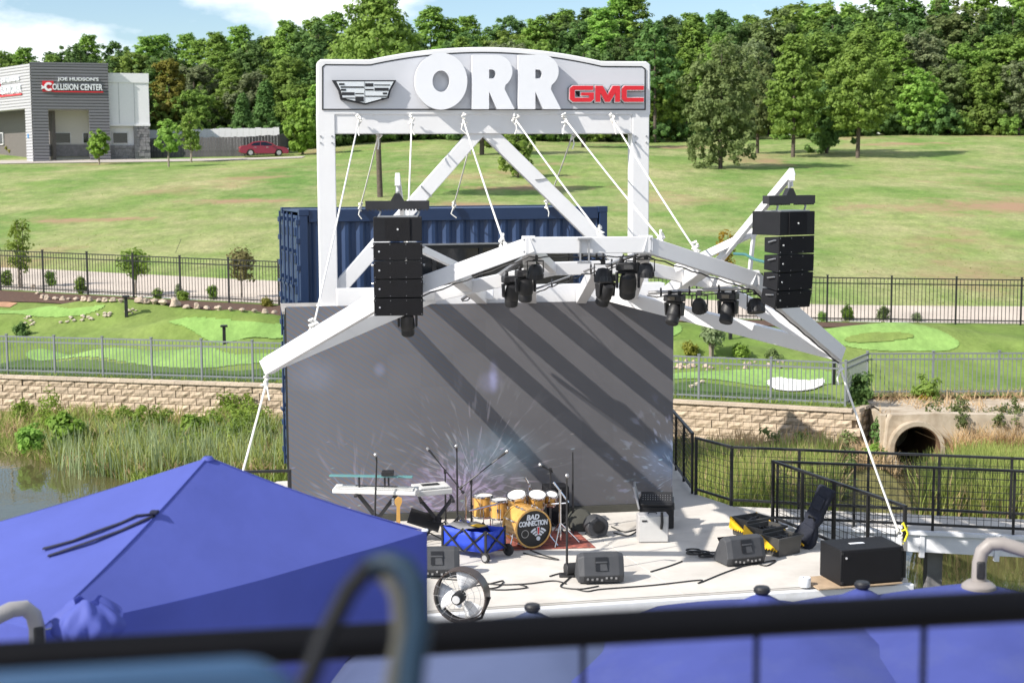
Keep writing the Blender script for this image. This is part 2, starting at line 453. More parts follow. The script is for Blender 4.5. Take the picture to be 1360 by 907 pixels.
# ------------------------------------------------------------------ the lie of the land
WALL_X = [-60, -14, -5.45, 3.93, 7.93, 8.65, 8.75, 60]
WALL_Y = [54, 42, 39.7, 37.1, 35.4, 36.4, 37.3, 37.3]
BACK_X = [-90, -19, -7.9, 10.4, 16.6, 90]
BACK_Y = [80, 57, 52, 50.5, 49.9, 44]
BACK_Z = [1.5, 1.0, 0.8, 0.27, 0.2, 0.0]
ROAD_X = [-110, -22.7, -9.2, 11.4, 110]
ROAD_Y = [105, 67, 60.3, 55.6, 50]
BUMPS = [(-13.5, 50.5, .55, 3.0, 1.1), (-9.0, 47.5, .65, 2.6, 1.0), (-16.5, 46.0, .5, 2.4, .9), (-7.2, 44.2, .5, 2.0, .9), (-11.5, 43.7, .42, 1.6, .7),
         (11.5, 45.5, .62, 3.2, 1.5), (5.0, 43.0, .5, 2.2, 1.0), (8.0, 40.6, .28, 2.0, .8), (15.5, 43.5, .4, 2.5, 1.4), (4.2, 47.5, .3, 2.0, 1.0), (-19.5, 49.5, .35, 2.0, 1.2)]
def ss(a, b, x):
    t = np.clip((x - a) / (b - a), 0, 1); return t * t * (3 - 2 * t)
def H(x, y):
    x = np.asarray(x, float); y = np.asarray(y, float)
    yw, yb, zb, yr = np.interp(x, WALL_X, WALL_Y), np.interp(x, BACK_X, BACK_Y), np.interp(x, BACK_X, BACK_Z), np.interp(x, ROAD_X, ROAD_Y)
    t = np.clip((y - yw) / (yb - yw), 0, 1)
    turf = -0.30 + (zb + 0.30) * (0.25 * t + 0.75 * t * t * (3 - 2 * t))
    for bx, by, a, sx, sy in BUMPS:
        turf = turf + a * np.exp(-((x - bx) / sx) ** 2 - ((y - by) / sy) ** 2) * np.clip(t * 6, 0, 1) * np.clip((1 - t) * 6, 0, 1)
    road = zb + 0.03 * (y - yb)
    zr = zb + 0.03 * (yr - yb)
    d = np.maximum(y - yr, 0)
    field = zr + 0.0718 * np.minimum(d, 135) + 0.02 * np.maximum(d - 135, 0) + np.clip(d / 20, 0, 1) * (0.16 * np.sin(x * .11 + y * .05) + 0.12 * np.sin(x * .05 - y * .09 + 1.3))
    return np.where(y < yb, turf, np.where(y < yr, road, field))
def gz(x, y):
    return float(H(x, y))
_YS = np.linspace(34, 320, 6000)
def on_ground(px, py):
    d = ray(px, py)
    t = _YS / d.y
    below = CAM_H + d.z * t < H(d.x * t, _YS)
    i = int(np.argmax(below)) if below.any() else len(_YS) - 1
    y = _YS[i]; x = d.x * y / d.y
    return Vector((x, y, gz(x, y)))
def strip(name, mat, xs, f0, f1, n, off=0.0, hfun=None, power=1.0):
    """A ground sheet between two lines y=f0(x), y=f1(x)."""
    mb = MB(); hf = hfun or H
    rows = []
    for i in range(n + 1):
        t = (i / n) ** power
        ys = [f0(x) * (1 - t) + f1(x) * t for x in xs]
        zs = hf(np.array(xs), np.array(ys)) + off
        rows.append([(x, y, float(z)) for x, y, z in zip(xs, ys, zs)])
    mb.sheet(rows)
    return structure(mb.build(name, mat, smooth=180, fix=False))

def grass_mat(name, cols, patch=None, bump=0.5, spots=()):
    """Ground cover: three greens and straw over several noise sizes, with bare patches."""
    m = bpy.data.materials.new(name); nt, N, L, b = nodes_of(m)
    tc = N.new('ShaderNodeTexCoord')
    def noise(scale, sx=1, sy=1, det=6, rough=.6):
        mp = N.new('ShaderNodeMapping'); mp.inputs['Scale'].default_value = (sx, sy, 1)
        L.new(tc.outputs['Object'], mp.inputs['Vector'])
        n = N.new('ShaderNodeTexNoise'); n.inputs['Scale'].default_value = scale; n.inputs['Detail'].default_value = det; n.inputs['Roughness'].default_value = rough
        L.new(mp.outputs['Vector'], n.inputs['Vector']); return n.outputs['Fac']
    def ramp(f, a, b_, ca, cb):
        r = N.new('ShaderNodeValToRGB'); r.color_ramp.elements[0].position = a; r.color_ramp.elements[1].position = b_
        r.color_ramp.elements[0].color = tuple(ca) + (1,); r.color_ramp.elements[1].color = tuple(cb) + (1,); L.new(f, r.inputs['Fac']); return r.outputs['Color']
    def mix(f, a, b_, kind='MIX'):
        x = N.new('ShaderNodeMixRGB'); x.blend_type = kind; L.new(f, x.inputs['Fac']); L.new(a, x.inputs['Color1']); L.new(b_, x.inputs['Color2']); return x.outputs['Color']
    base = ramp(noise(0.09, .8, .45), .38, .62, cols[0], cols[1])
    straw = N.new('ShaderNodeRGB'); straw.outputs[0].default_value = tuple(cols[2]) + (1,)
    f = ramp(noise(0.20, .7, .42, 8, .7), .42, .66, (0, 0, 0), (1, 1, 1))
    base = mix(f, base, straw.outputs[0])
    fine = ramp(noise(1.3, 1.0, .35, 9, .82), .28, .72, (.52, .55, .50), (1.34, 1.34, 1.3))
    mul = N.new('ShaderNodeMixRGB'); mul.blend_type = 'MULTIPLY'; mul.inputs['Fac'].default_value = 0.85
    L.new(base, mul.inputs['Color1']); L.new(fine, mul.inputs['Color2']); base = mul.outputs['Color']
    tuft = ramp(noise(7.0, 1.0, .45, 6, .8), .34, .66, (.66, .68, .64), (1.28, 1.28, 1.22))
    mul2 = N.new('ShaderNodeMixRGB'); mul2.blend_type = 'MULTIPLY'; mul2.inputs['Fac'].default_value = .75 if patch else .3
    L.new(base, mul2.inputs['Color1']); L.new(tuft, mul2.inputs['Color2']); base = mul2.outputs['Color']
    if patch:
        soil = N.new('ShaderNodeRGB'); soil.outputs[0].default_value = tuple(patch) + (1,)
        f2 = ramp(noise(0.13, .55, .40, 8, .68), .555, .70, (0, 0, 0), (.9, .9, .9))
        base = mix(f2, base, soil.outputs[0])
        for sx_, sy_, rx_, ry_ in spots:      # worn bare places on the slope
            mp = N.new('ShaderNodeMapping'); mp.inputs['Location'].default_value = (-sx_ / rx_, -sy_ / ry_, 0); mp.inputs['Scale'].default_value = (1 / rx_, 1 / ry_, 0)
            L.new(tc.outputs['Object'], mp.inputs['Vector'])
            ln = N.new('ShaderNodeVectorMath'); ln.operation = 'LENGTH'; L.new(mp.outputs['Vector'], ln.inputs[0])
            hl = N.new('ShaderNodeMath'); hl.operation = 'MULTIPLY_ADD'; L.new(ln.outputs['Value'], hl.inputs[0]); hl.inputs[1].default_value = .5; hl.inputs[2].default_value = -.42
            nn = N.new('ShaderNodeMath'); nn.operation = 'MULTIPLY_ADD'; L.new(noise(.45, .8, .4, 8, .75), nn.inputs[0]); nn.inputs[1].default_value = 1.5; L.new(hl.outputs[0], nn.inputs[2])
            base = mix(ramp(nn.outputs[0], 0.38, 0.66, (.85, .85, .85), (0, 0, 0)), base, soil.outputs[0])
    L.new(base, b.inputs['Base Color'])
    b.inputs['Roughness'].default_value = 0.95; b.inputs['Specular IOR Level'].default_value = 0.15
    bp = N.new('ShaderNodeBump'); bp.inputs['Strength'].default_value = bump; bp.inputs['Distance'].default_value = 0.25
    L.new(noise(3.0, 1, 1, 6, .8), bp.inputs['Height']); L.new(bp.outputs['Normal'], b.inputs['Normal'])
    MATS[name] = m
grass_mat('field_grass', [(.130, .230, .055), (.212, .285, .084), (.360, .345, .180)], patch=(.345, .215, .140), spots=[(*on_ground(1310, 274)[:2], 12, 9), (*on_ground(340, 267)[:2], 9, 3.2), (*on_ground(700, 250)[:2], 10, 4), (*on_ground(1180, 192)[:2], 10, 5), (*on_ground(120, 292)[:2], 7, 2.5)])
grass_mat('turf_rough', [(.130, .200, .042), (.165, .235, .054), (.205, .255, .080)], bump=.2)
grass_mat('turf_green', [(.195, .325, .090), (.210, .345, .098), (.225, .345, .105)], bump=.08)
grass_mat('turf_shaded', [(.070, .118, .036), (.085, .138, .042), (.10, .150, .05)], bump=.2)  # shade of the steeper slopes put into the turf colour
grass_mat('bank_soil', [(.13, .15, .04), (.17, .17, .06), (.25, .20, .10)], patch=(.16, .11, .06))

def _li(xs, ys): return lambda x: float(np.interp(x, xs, ys))
f_wall, f_back, f_road = _li(WALL_X, WALL_Y), _li(BACK_X, BACK_Y), _li(ROAD_X, ROAD_Y)
near_xs = [-40 + i * 0.4 for i in range(176)]
mid_xs = [-85 + i * 1.0 for i in range(171)]
far_xs = [-260 + i * 4.0 for i in range(131)]
strip('turf_ground', 'turf_rough', near_xs, lambda x: f_wall(x) + 0.08, lambda x: f_back(x) - 0.05, 48)
strip('road', 'concrete_road', mid_xs, lambda x: f_back(x) + 0.35, f_road, 8, off=0.012)
strip('road_verge', 'turf_rough', mid_xs, lambda x: f_back(x) - 0.05, lambda x: f_back(x) + 0.35, 2)
strip('field', 'field_grass', far_xs, f_road, lambda x: 420.0, 110, power=1.6)
strip('mulch_bed', 'mulch', [-34 + i * .25 for i in range(128)], lambda x: f_back(x) - 2.7 - .35 * math.sin(x * .9) - .3 * math.sin(x * .37), lambda x: f_back(x) - 0.25, 10, off=0.03)
strip('mulch_bed', 'mulch', [3.4 + i * .2 for i in range(48)], lambda x: f_back(x) - 1.55 - .25 * math.sin(x * .9), lambda x: f_back(x) - 0.25, 8, off=0.03)
strip('bare_ground', 'bare_soil', [-24 + i * .25 for i in range(28)], lambda x: f_back(x) - 3.6, lambda x: f_back(x) - 2.2 - .02 * (x + 24) ** 2 * .6, 4, off=0.018)

def inside(poly, x, y):
    c = False; n = len(poly); j = n - 1
    for i in range(n):
        xi, yi = poly[i]; xj, yj = poly[j]
        if (yi > y) != (yj > y) and x < (xj - xi) * (y - yi) / (yj - yi) + xi: c = not c
        j = i
    return c
def smooth_poly(p, it=2):
    for _ in range(it):
        q = []
        for i in range(len(p)):
            a, b = p[i], p[(i + 1) % len(p)]
            q += [(a[0] * .75 + b[0] * .25, a[1] * .75 + b[1] * .25), (a[0] * .25 + b[0] * .75, a[1] * .25 + b[1] * .75)]
        p = q
    return p
def patch(name, mat, pix, off=0.02, step=0.045):
    poly = smooth_poly([tuple(on_ground(x, y)[:2]) for x, y in pix])
    x0, x1 = min(p[0] for p in poly), max(p[0] for p in poly); y0, y1 = min(p[1] for p in poly), max(p[1] for p in poly)
    mb = MB(); nx, ny = int((x1 - x0) / step) + 2, int((y1 - y0) / (step * 1.6)) + 2
    idx = {}
    def vid(i, j):
        if (i, j) not in idx:
            x, y = x0 + i * step, y0 + j * step * 1.6
            idx[(i, j)] = len(mb.v); mb.v.append((x, y, gz(x, y) + off))
        return idx[(i, j)]
    for i in range(nx):
        for j in range(ny):
            if inside(poly, x0 + (i + .5) * step, y0 + (j + .5) * step * 1.6):
                mb.f.append((vid(i, j), vid(i + 1, j), vid(i + 1, j + 1), vid(i, j + 1)))
    return structure(mb.build(name, mat, smooth=180, fix=False))
def zz(pts, s, ox, oy): return [(ox + x / s, oy + y / s) for x, y in pts]
patch('putting_green', 'turf_green', zz([(-60, 222), (330, 220), (430, 238), (600, 210), (640, 215), (560, 255), (480, 275), (240, 290), (110, 262), (-60, 262)], 4.535, 0, 360))
patch('putting_green', 'turf_green', zz([(530, 392), (600, 375), (740, 385), (908, 398), (950, 402), (950, 456), (800, 442), (640, 417)], 2.4525, 0, 270))
patch('putting_green', 'turf_green', zz([(60, 492), (160, 470), (340, 478), (560, 470), (700, 480), (770, 500), (920, 490), (920, 520), (760, 528), (680, 540), (420, 522), (230, 508), (150, 516)], 2.4525, 0, 270))
patch('putting_green', 'turf_green', zz([(590, 290), (660, 264), (760, 256), (900, 256), (1020, 272), (1100, 310), (1125, 340), (1080, 360), (950, 358), (860, 362), (700, 350), (630, 320)], 2.833, 880, 340))
patch('rough_strip', 'turf_rough', zz([(668, 320), (740, 298), (930, 294), (955, 308), (900, 324), (720, 334)], 2.833, 880, 340), off=0.045)
patch('putting_green', 'turf_green', zz([(30, 442), (150, 435), (330, 430), (480, 432), (640, 436), (670, 470), (600, 492), (380, 497), (250, 472), (100, 462), (30, 468)], 2.833, 880, 340))
patch('putting_green', 'turf_green', zz([(20, 255), (80, 265), (62, 300), (20, 304)], 2.833, 880, 340))
patch('sand_patch', 'sand_white', zz([(388, 475), (420, 460), (480, 468), (560, 475), (612, 464), (606, 490), (560, 510), (480, 515), (410, 506)], 2.833, 880, 340), off=0.04)
patch('shaded_slope', 'turf_shaded', zz([(-20, 528), (60, 512), (110, 506), (170, 522), (230, 512), (310, 511), (420, 530), (490, 522), (570, 512), (660, 540), (760, 550), (920, 530), (920, 592), (600, 580), (-20, 560)], 2.4525, 0, 270), off=0.012)  # dark sheet: shade of the steeper slope painted as turf
patch('shaded_slope', 'turf_shaded', zz([(20, 490), (90, 470), (200, 482), (330, 500), (480, 520), (640, 520), (650, 545), (20, 535)], 2.833, 880, 340), off=0.012)  # the same painted shade on the other slope

# pond: bed, bank, water
def hb(x, y):
    yw = np.interp(x, WALL_X, WALL_Y)
    d = yw - y
    shore = np.clip((-10.0 - x) / 3.0, 0, 1) * np.clip((d - 3.2) / 1.5, 0, 1) * .5
    low = shore + np.clip((x - 8.2) / .5, 0, 1) * .42
    return -low + np.where(d < 8, -1.22 - 0.045 * d - 0.0 * x, -1.58 - (d - 8) * 0.1) + 0.05 * np.sin(x * 1.7 + y) + 0.04 * np.sin(x * 3.1 - y * 1.3)
strip('pond_bank', 'bank_soil', [-60 + i * .8 for i in range(151)], lambda x: 19.0, lambda x: f_wall(x) + .12, 30, hfun=hb)
m = bpy.data.materials.new('pond_water'); nt, N, L, b = nodes_of(m)
b.inputs['Base Color'].default_value = (0.085, 0.078, 0.034, 1); b.inputs['Roughness'].default_value = 0.04; b.inputs['Specular IOR Level'].default_value = 0.42
tc = N.new('ShaderNodeTexCoord'); mp = N.new('ShaderNodeMapping'); mp.inputs['Scale'].default_value = (1, .5, 1)
no = N.new('ShaderNodeTexNoise'); no.inputs['Scale'].default_value = 3.5; no.inputs['Detail'].default_value = 3
L.new(tc.outputs['Object'], mp.inputs['Vector']); L.new(mp.outputs['Vector'], no.inputs['Vector'])
bp = N.new('ShaderNodeBump'); bp.inputs['Strength'].default_value = 0.05; bp.inputs['Distance'].default_value = 0.1
L.new(no.outputs['Fac'], bp.inputs['Height']); L.new(bp.outputs['Normal'], b.inputs['Normal'])
MATS['pond_water'] = m
WATER_Z = -1.52
structure(MB().quad((-70, 10, WATER_Z), (60, 10, WATER_Z), (60, 46, WATER_Z), (-70, 46, WATER_Z)).build('pond_water', 'pond_water', fix=False))
structure(MB().quad((-70, -12, -2.6), (70, -12, -2.6), (70, 40, -2.6), (-70, 40, -2.6)).build('ground', 'bank_soil', fix=False))
structure(MB().box2((-14, -8, -1.1), (14, 16.4, -0.85)).build('patio', 'patio'))

# ------------------------------------------------------------------ block retaining walls
def block_mesh(seed, w, h, d):
    r = random.Random(seed); mb = MB(); nx, nz = 3, 2
    grid = []
    for k in range(nz + 1):
        row = []
        for i in range(nx + 1):
            edge = i in (0, nx) or k in (0, nz)
            row.append((-w / 2 + w * i / nx, -d / 2 + (0.028 if edge else 0) + r.uniform(-.014, .014), -h / 2 + h * k / nz))
        grid.append(row)
    mb.sheet(grid)
    b = [(-w / 2, d / 2, -h / 2), (w / 2, d / 2, -h / 2), (w / 2, d / 2, h / 2), (-w / 2, d / 2, h / 2)]
    g = grid
    mb.add([g[0][0], g[0][-1], g[-1][-1], g[-1][0]] + b, [(3, 2, 6, 7), (1, 0, 4, 5), (0, 3, 7, 4), (2, 1, 5, 6)])
    return mb.mesh('block', 'wall_block', smooth=0)
BW, BH, BD = 0.40, 0.185, 0.24
BLOCKS = [block_mesh(i, BW - .014, BH - .012, BD) for i in range(6)]
CAPS = [MB().box((0, 0, 0), (BW * 1.02 - .012, BD + .05, .075)).mesh('cap_stone', 'wall_block_pale', smooth=0) for i in range(1)]
def block_wall(label, path, top, courses):
    """Blocks laid course by course along each straight run of the path."""
    base = thing('retaining_wall', label, 'wall', (path[0][0], path[0][1], top - courses * BH))
    ox, oy, oz = base.location
    core = MB()
    r = random.Random(len(path) + courses)
    for (x0, y0), (x1, y1) in zip(path[:-1], path[1:]):
        ln = math.hypot(x1 - x0, y1 - y0); ux, uy = (x1 - x0) / ln, (y1 - y0) / ln
        ang = math.atan2(uy, ux)
        core.beam((x0 - ox - uy * .30, y0 - oy + ux * .30, courses * BH / 2), (x1 - ox - uy * .30, y1 - oy + ux * .30, courses * BH / 2), .42, courses * BH - .01)
        n = max(1, int(round(ln / BW)))
        for k in range(courses):
            for i in range(n):
                t = (i + .5 + (.5 if k % 2 else 0)) * ln / n
                if t > ln + .01: continue
                t = min(t, ln)
                o = bpy.data.objects.new('block', r.choice(BLOCKS)); COL.objects.link(o); o.parent = base
                jut = r.uniform(-.012, .012) + (courses - k) * -.008
                o.location = (x0 + ux * t - ox + uy * -jut - uy * .02, y0 + uy * t - oy + ux * jut + ux * .02, k * BH + BH / 2)
                o.rotation_euler = (0, 0, ang + r.uniform(-.025, .025))
        for i in range(n):
            t = (i + .5) * ln / n
            o = bpy.data.objects.new('cap_stone', CAPS[0]); COL.objects.link(o); o.parent = base
            o.location = (x0 + ux * t - ox, y0 + uy * t - oy, courses * BH + .036); o.rotation_euler = (0, 0, ang)
    core.build('wall_core', 'wall_core', base)
    return base
block_wall('long tan block retaining wall under the grey fence, beside the blue container', [(-16.5, f_wall(-16.5)), (-14, 42), (-5.45, 39.7), (-4.6, 39.46)], -0.33, 6)
block_wall('short tan block retaining wall with a corner beside the round culvert', [(2.6, 37.5), (3.93, 37.1), (7.93, 35.4), (8.65, 36.6)], -0.38, 6)

# ------------------------------------------------------------------ culvert
CUL_Y = 34.7
cx, cy = at_y(1215, 594, CUL_Y)[0], CUL_Y
czc = at_y(1215, 594, CUL_Y)[2]
cul = thing('culvert', 'round concrete culvert mouth opening into the pond', 'culvert', (cx, cy, -1.9))
mb = MB()
n = 40; rin = 0.54
hw = [(-.72, 0.0), (4.6, 0.0), (4.6, 1.50), (1.9, 1.54), (0.5, 1.58), (-.60, 1.54)]
def outline_r(a):
    """Distance from the pipe's centre to the headwall's edge along angle a."""
    dx, dz = math.cos(a), math.sin(a); best = 99
    c0 = czc + 1.9
    P = [(x, z - c0) for x, z in hw]
    for (ax, az), (bx, bz) in zip(P, P[1:] + P[:1]):
        ex, ez = bx - ax, bz - az; den = dx * ez - dz * ex
        if abs(den) < 1e-9: continue
        t = (ax * ez - az * ex) / den; s = (ax * dz - az * dx) / den
        if t > 0 and -1e-6 <= s <= 1 + 1e-6: best = min(best, t)
    return best
c0 = czc + 1.9
out_, inn_ = [], []
for k in range(n):
    a = 2 * math.pi * k / n; ro = outline_r(a)
    out_.append((ro * math.cos(a), c0 + ro * math.sin(a))); inn_.append((rin * 1.05 * math.cos(a), c0 + rin * 1.05 * math.sin(a)))
mb.ring(out_, inn_, 0.0, 0.35)
mb.build('headwall', 'concrete_culvert', cul, smooth=25)
MB().sheet([[(-.62 + i * .66, .34 + j * .53, (1.50 if j == 0 else 1.52) + .03 * math.sin(i * 1.7 + j)) for j in range(6)] for i in range(9)]).build('top_slab', 'concrete_culvert', cul, smooth=60)
MB().box2((-.72, .30, 0), (-.60, 2.9, 1.5)).build('flank', 'concrete_culvert', cul, smooth=0)
circ = lambda r_, nn=n: [(r_ * math.cos(2 * math.pi * k / nn), c0 + r_ * math.sin(2 * math.pi * k / nn)) for k in range(nn)]
MB().ring(circ(rin * 1.06), circ(rin * .93), -0.22, 3.2).build('pipe', 'culvert_inside', cul)
MB().ring(circ(rin * 1.16), circ(rin * .98), -0.24, 0.02).build('rim', 'concrete_culvert', cul)
MB().add([(x, 3.15, z) for x, z in circ(rin)], [tuple(range(n))]).build('pipe_end', 'culvert_inside', cul)
mb = MB(); mb.sheet([[(-1.0 + i * .25, -2.2 + j * .4, 0.30 + .05 * math.sin(i + j)) for j in range(6)] for i in range(9)])
mb.build('apron', 'bank_soil', cul)
# channel side wall between the block corner and the culvert
wing = tag(MB().prism([(0, 0), (1.5, 0), (1.5, 1.55), (0, 1.5)], 0, .25, Matrix.Translation((8.68, 37.25, -1.9)) @ Matrix.Rotation(R(0), 4, 'Z')).build('wing_wall', 'concrete_culvert'), 'plain concrete wing wall between block corner and round culvert', 'wall')

# ------------------------------------------------------------------ fences
def fence(label, path, zf, mat, height, bay, pitch, group, rails, posts_w=0.055, top_pick=0.0):
    base = thing('metal_fence', label, 'fence', (path[0][0], path[0][1], zf(*path[0])), group=group)
    o = base.location
    pk = MB(); pm_ = None
    for (x0, y0), (x1, y1) in zip(path[:-1], path[1:]):
        ln = math.hypot(x1 - x0, y1 - y0); nb = max(1, int(round(ln / bay)))
        ang = math.atan2(y1 - y0, x1 - x0)
        for i in range(nb + 1):
            if i == 0 and (x0, y0) != path[0]: continue
            t = i / nb; x, y = x0 + (x1 - x0) * t, y0 + (y1 - y0) * t; z = zf(x, y)
            if pm_ is None:
                mbp = MB(); mbp.box((0, 0, height / 2 - .1), (posts_w, posts_w, height + .26)); mbp.box((0, 0, height + .04), (posts_w + .02, posts_w + .02, .025))
                pm_ = mbp.mesh('post', mat, smooth=0)
            p = bpy.data.objects.new('post', pm_); COL.objects.link(p); p.parent = base
            p.location = (x - o.x, y - o.y, z - o.z); p.rotation_euler = (0, 0, ang)
        for i in range(nb):
            a, b_ = i / nb, (i + 1) / nb
            xa, ya, xb, yb_ = x0 + (x1 - x0) * a, y0 + (y1 - y0) * a, x0 + (x1 - x0) * b_, y0 + (y1 - y0) * b_
            za, zb_ = zf(xa, ya), zf(xb, yb_)
            for rz in rails:
                MB().beam((xa - o.x, ya - o.y, za + rz - o.z), (xb - o.x, yb_ - o.y, zb_ + rz - o.z), .03, .035).build('rail', mat, base, smooth=0)
            npk = int(round(math.hypot(xb - xa, yb_ - ya) / pitch))
            for k in range(1, npk):
                t = k / npk; x, y, z = xa + (xb - xa) * t - o.x, ya + (yb_ - ya) * t - o.y, za + (zb_ - za) * t - o.z
                pk.box((x, y, z + height / 2 + top_pick / 2), (.017, .017, height - .06 + top_pick))
    pk.build('picket', mat, base, smooth=0, kind='stuff')
    return base
zb_ = lambda x, y: float(np.interp(x, BACK_X, BACK_Z)) + .02
xs_l = [-27, -19, -12.5, -7.9, -5.5]
fence('long black picket fence along the road above the mulch bed', [(x, f_back(x)) for x in [-27, -19, -7.9, 4, 10.4, 16.6, 21]], zb_, 'fence_black', 1.5, 1.95, .125, 'metal fences', (.12, 1.28, 1.46))
zw_ = lambda x, y: -.26
fence('grey picket fence on the long block wall, by the blue container', [(x, f_wall(x) + .32) for x in (-17.3, -14, -5.45, -4.6)], zw_, 'fence_grey', 1.06, 1.52, .105, 'metal fences', (.10, .90, 1.04), .05)
fence('grey picket fence turning the corner above the round culvert', [(2.9, 37.72), (7.82, 35.72), (8.75, 37.55), (13.6, 37.5)], lambda x, y: -.31 if y < 36.8 or x < 8 else -.31, 'fence_grey', 1.06, 1.74, .105, 'metal fences', (.10, .90, 1.04), .05)
# ------------------------------------------------------------------ trees and plants
def leaf_cards(P, Nrm, size, rng, aspect=0.6):
    """One small leaf-shaped face per point."""
    n = len(P)
    a = rng.normal(size=(n, 3)); t = np.cross(Nrm, a); t /= np.linalg.norm(t, axis=1)[:, None] + 1e-9
    b = np.cross(Nrm, t); b /= np.linalg.norm(b, axis=1)[:, None] + 1e-9
    s = (size * rng.uniform(.6, 1.3, n))[:, None]
    V = np.empty((n, 4, 3))
    V[:, 0] = P - t * s; V[:, 1] = P - b * s * aspect; V[:, 2] = P + t * s; V[:, 3] = P + b * s * aspect
    return V.reshape(-1, 3)
def cards_mesh(name, V, mat):
    n = len(V) // 4
    me = bpy.data.meshes.new(name)
    me.vertices.add(n * 4); me.loops.add(n * 4); me.polygons.add(n)
    me.vertices.foreach_set('co', V.astype(np.float32).ravel())
    me.loops.foreach_set('vertex_index', np.arange(n * 4, dtype=np.int32))
    me.polygons.foreach_set('loop_start', np.arange(0, n * 4, 4, dtype=np.int32))
    me.materials.append(MATS[mat]); me.update(calc_edges=True); me.validate()
    return me
def crown_cards(seed, h, r, z0, kind, n_clump, per, leaf):
    rng = np.random.default_rng(seed)
    C, S = [], []
    if kind == 'pine':
        # whorls of flat sprays, longer low down, ragged at the top
        nw = 9
        for w in range(nw):
            f = w / (nw - 1); z = z0 + (h - z0) * (f ** .9); rr = r * (1.0 - .72 * f ** 1.6) * (0.55 + .45 * min(1, f * 4 + .35)) * rng.uniform(.82, 1.12)
            m = max(4, int(n_clump / nw * (1.15 - .5 * f)))
            for k in range(m):
                a = 2 * math.pi * k / m + rng.uniform(-.5, .5); q = rr * math.sqrt(rng.uniform(.12, 1))
                C.append((q * math.cos(a), q * math.sin(a), z + rng.uniform(-.6, .6) + .12 * q)); S.append((.50, .50, .32))
    elif kind == 'cone':
        for k in range(n_clump):
            f = rng.uniform(0, 1) ** 1.25; z = z0 + (h - z0) * f; rr = r * (1 - f) ** .75 * (.9 + .1 * math.sin(9 * f)) + .15
            a = rng.uniform(0, 6.28); q = rr * math.sqrt(rng.uniform(.3, 1))
            C.append((q * math.cos(a), q * math.sin(a), z)); S.append((.55, .55, .55))
    else:
        # several lobes, each with its own ball of clumps
        nl = 9 if kind == 'round' else 12
        lobes = []
        for k in range(nl):
            f = (k + .5) / nl; z = z0 + (h - z0) * (.10 + .78 * f)
            env = math.sin(math.pi * min(.97, max(.05, .14 + .80 * f))) ** .6
            a = k * 2.4 + rng.uniform(-.5, .5); q = r * .52 * env * rng.uniform(.6, 1.1)
            lobes.append((q * math.cos(a), q * math.sin(a), z, r * rng.uniform(.42, .64) * (.65 + .45 * env)))
        for k in range(n_clump):
            lx, ly, lz, lr = lobes[k % nl]
            d = rng.normal(size=3); d /= np.linalg.norm(d); q = lr * rng.uniform(.55, 1.05)
            C.append((lx + d[0] * q, ly + d[1] * q, lz + d[2] * q * .9)); S.append((.40, .40, .36))
    C, S = np.array(C), np.array(S) * (r / 3.2) ** .5
    idx = np.repeat(np.arange(len(C)), per)
    off = rng.normal(size=(len(idx), 3)); off /= (np.linalg.norm(off, axis=1)[:, None] + 1e-9); off *= rng.uniform(.35, 1.0, len(idx))[:, None]
    P = C[idx] + off * S[idx] * 1.05
    ctr = np.array([0, 0, (z0 + h) / 2])
    Nrm = off * .9 + (P - ctr) / (np.linalg.norm(P - ctr, axis=1)[:, None] + 1e-9) * .6 + rng.normal(size=P.shape) * .42 + np.array([0, 0, .35])
    Nrm /= np.linalg.norm(Nrm, axis=1)[:, None] + 1e-9
    return leaf_cards(P, Nrm, np.full(len(P), leaf), rng), C
def make_tree(name, label, cat, h, r, z0, kind, mat, n_clump, per, leaf, trunk_r, bark='bark', seed=1, group=None, limbs=7, stems=1, lean=0.0):
    root = thing(name, label, cat, (0, 0, 0), 0, group)
    V, C = crown_cards(seed, h, r, z0, kind, n_clump, per, leaf)
    cr = bpy.data.objects.new('crown', cards_mesh('crown', V, mat)); COL.objects.link(cr); cr.parent = root
    rr = random.Random(seed); mb = MB()
    for s in range(stems):
        a = s * 2.1; ox = .12 * r * (stems > 1)
        pts = [Vector((ox * math.cos(a), ox * math.sin(a), -.3)), Vector((ox * math.cos(a) + .02 * r, ox * math.sin(a), h * .25)), Vector((ox * 2 * math.cos(a) + lean * .5, ox * 2 * math.sin(a) + .03 * r, h * .55)), Vector((ox * 2.6 * math.cos(a) + lean, ox * 2.6 * math.sin(a), h * .9))]
        mb.tube(pts, [trunk_r * 1.15, trunk_r, trunk_r * .65, trunk_r * .15], 9)
    for k in range(limbs):
        c = C[rr.randrange(len(C))]
        z = max(z0 * .9, min(h * .8, c[2] - .25 * math.hypot(c[0], c[1]) - .3)); f = z / h
        mid = Vector((c[0] * .5, c[1] * .5, z + (c[2] - z) * .35))
        mb.tube([Vector((lean * f, 0, z)), mid, Vector(c)], [trunk_r * .42 * (1.1 - f), trunk_r * .25, trunk_r * .07], 6)
    mb.build('trunk', bark, root, smooth=60)
    return root
PARK = []
WOOD = 'trees of the wood along the far edge of the field'
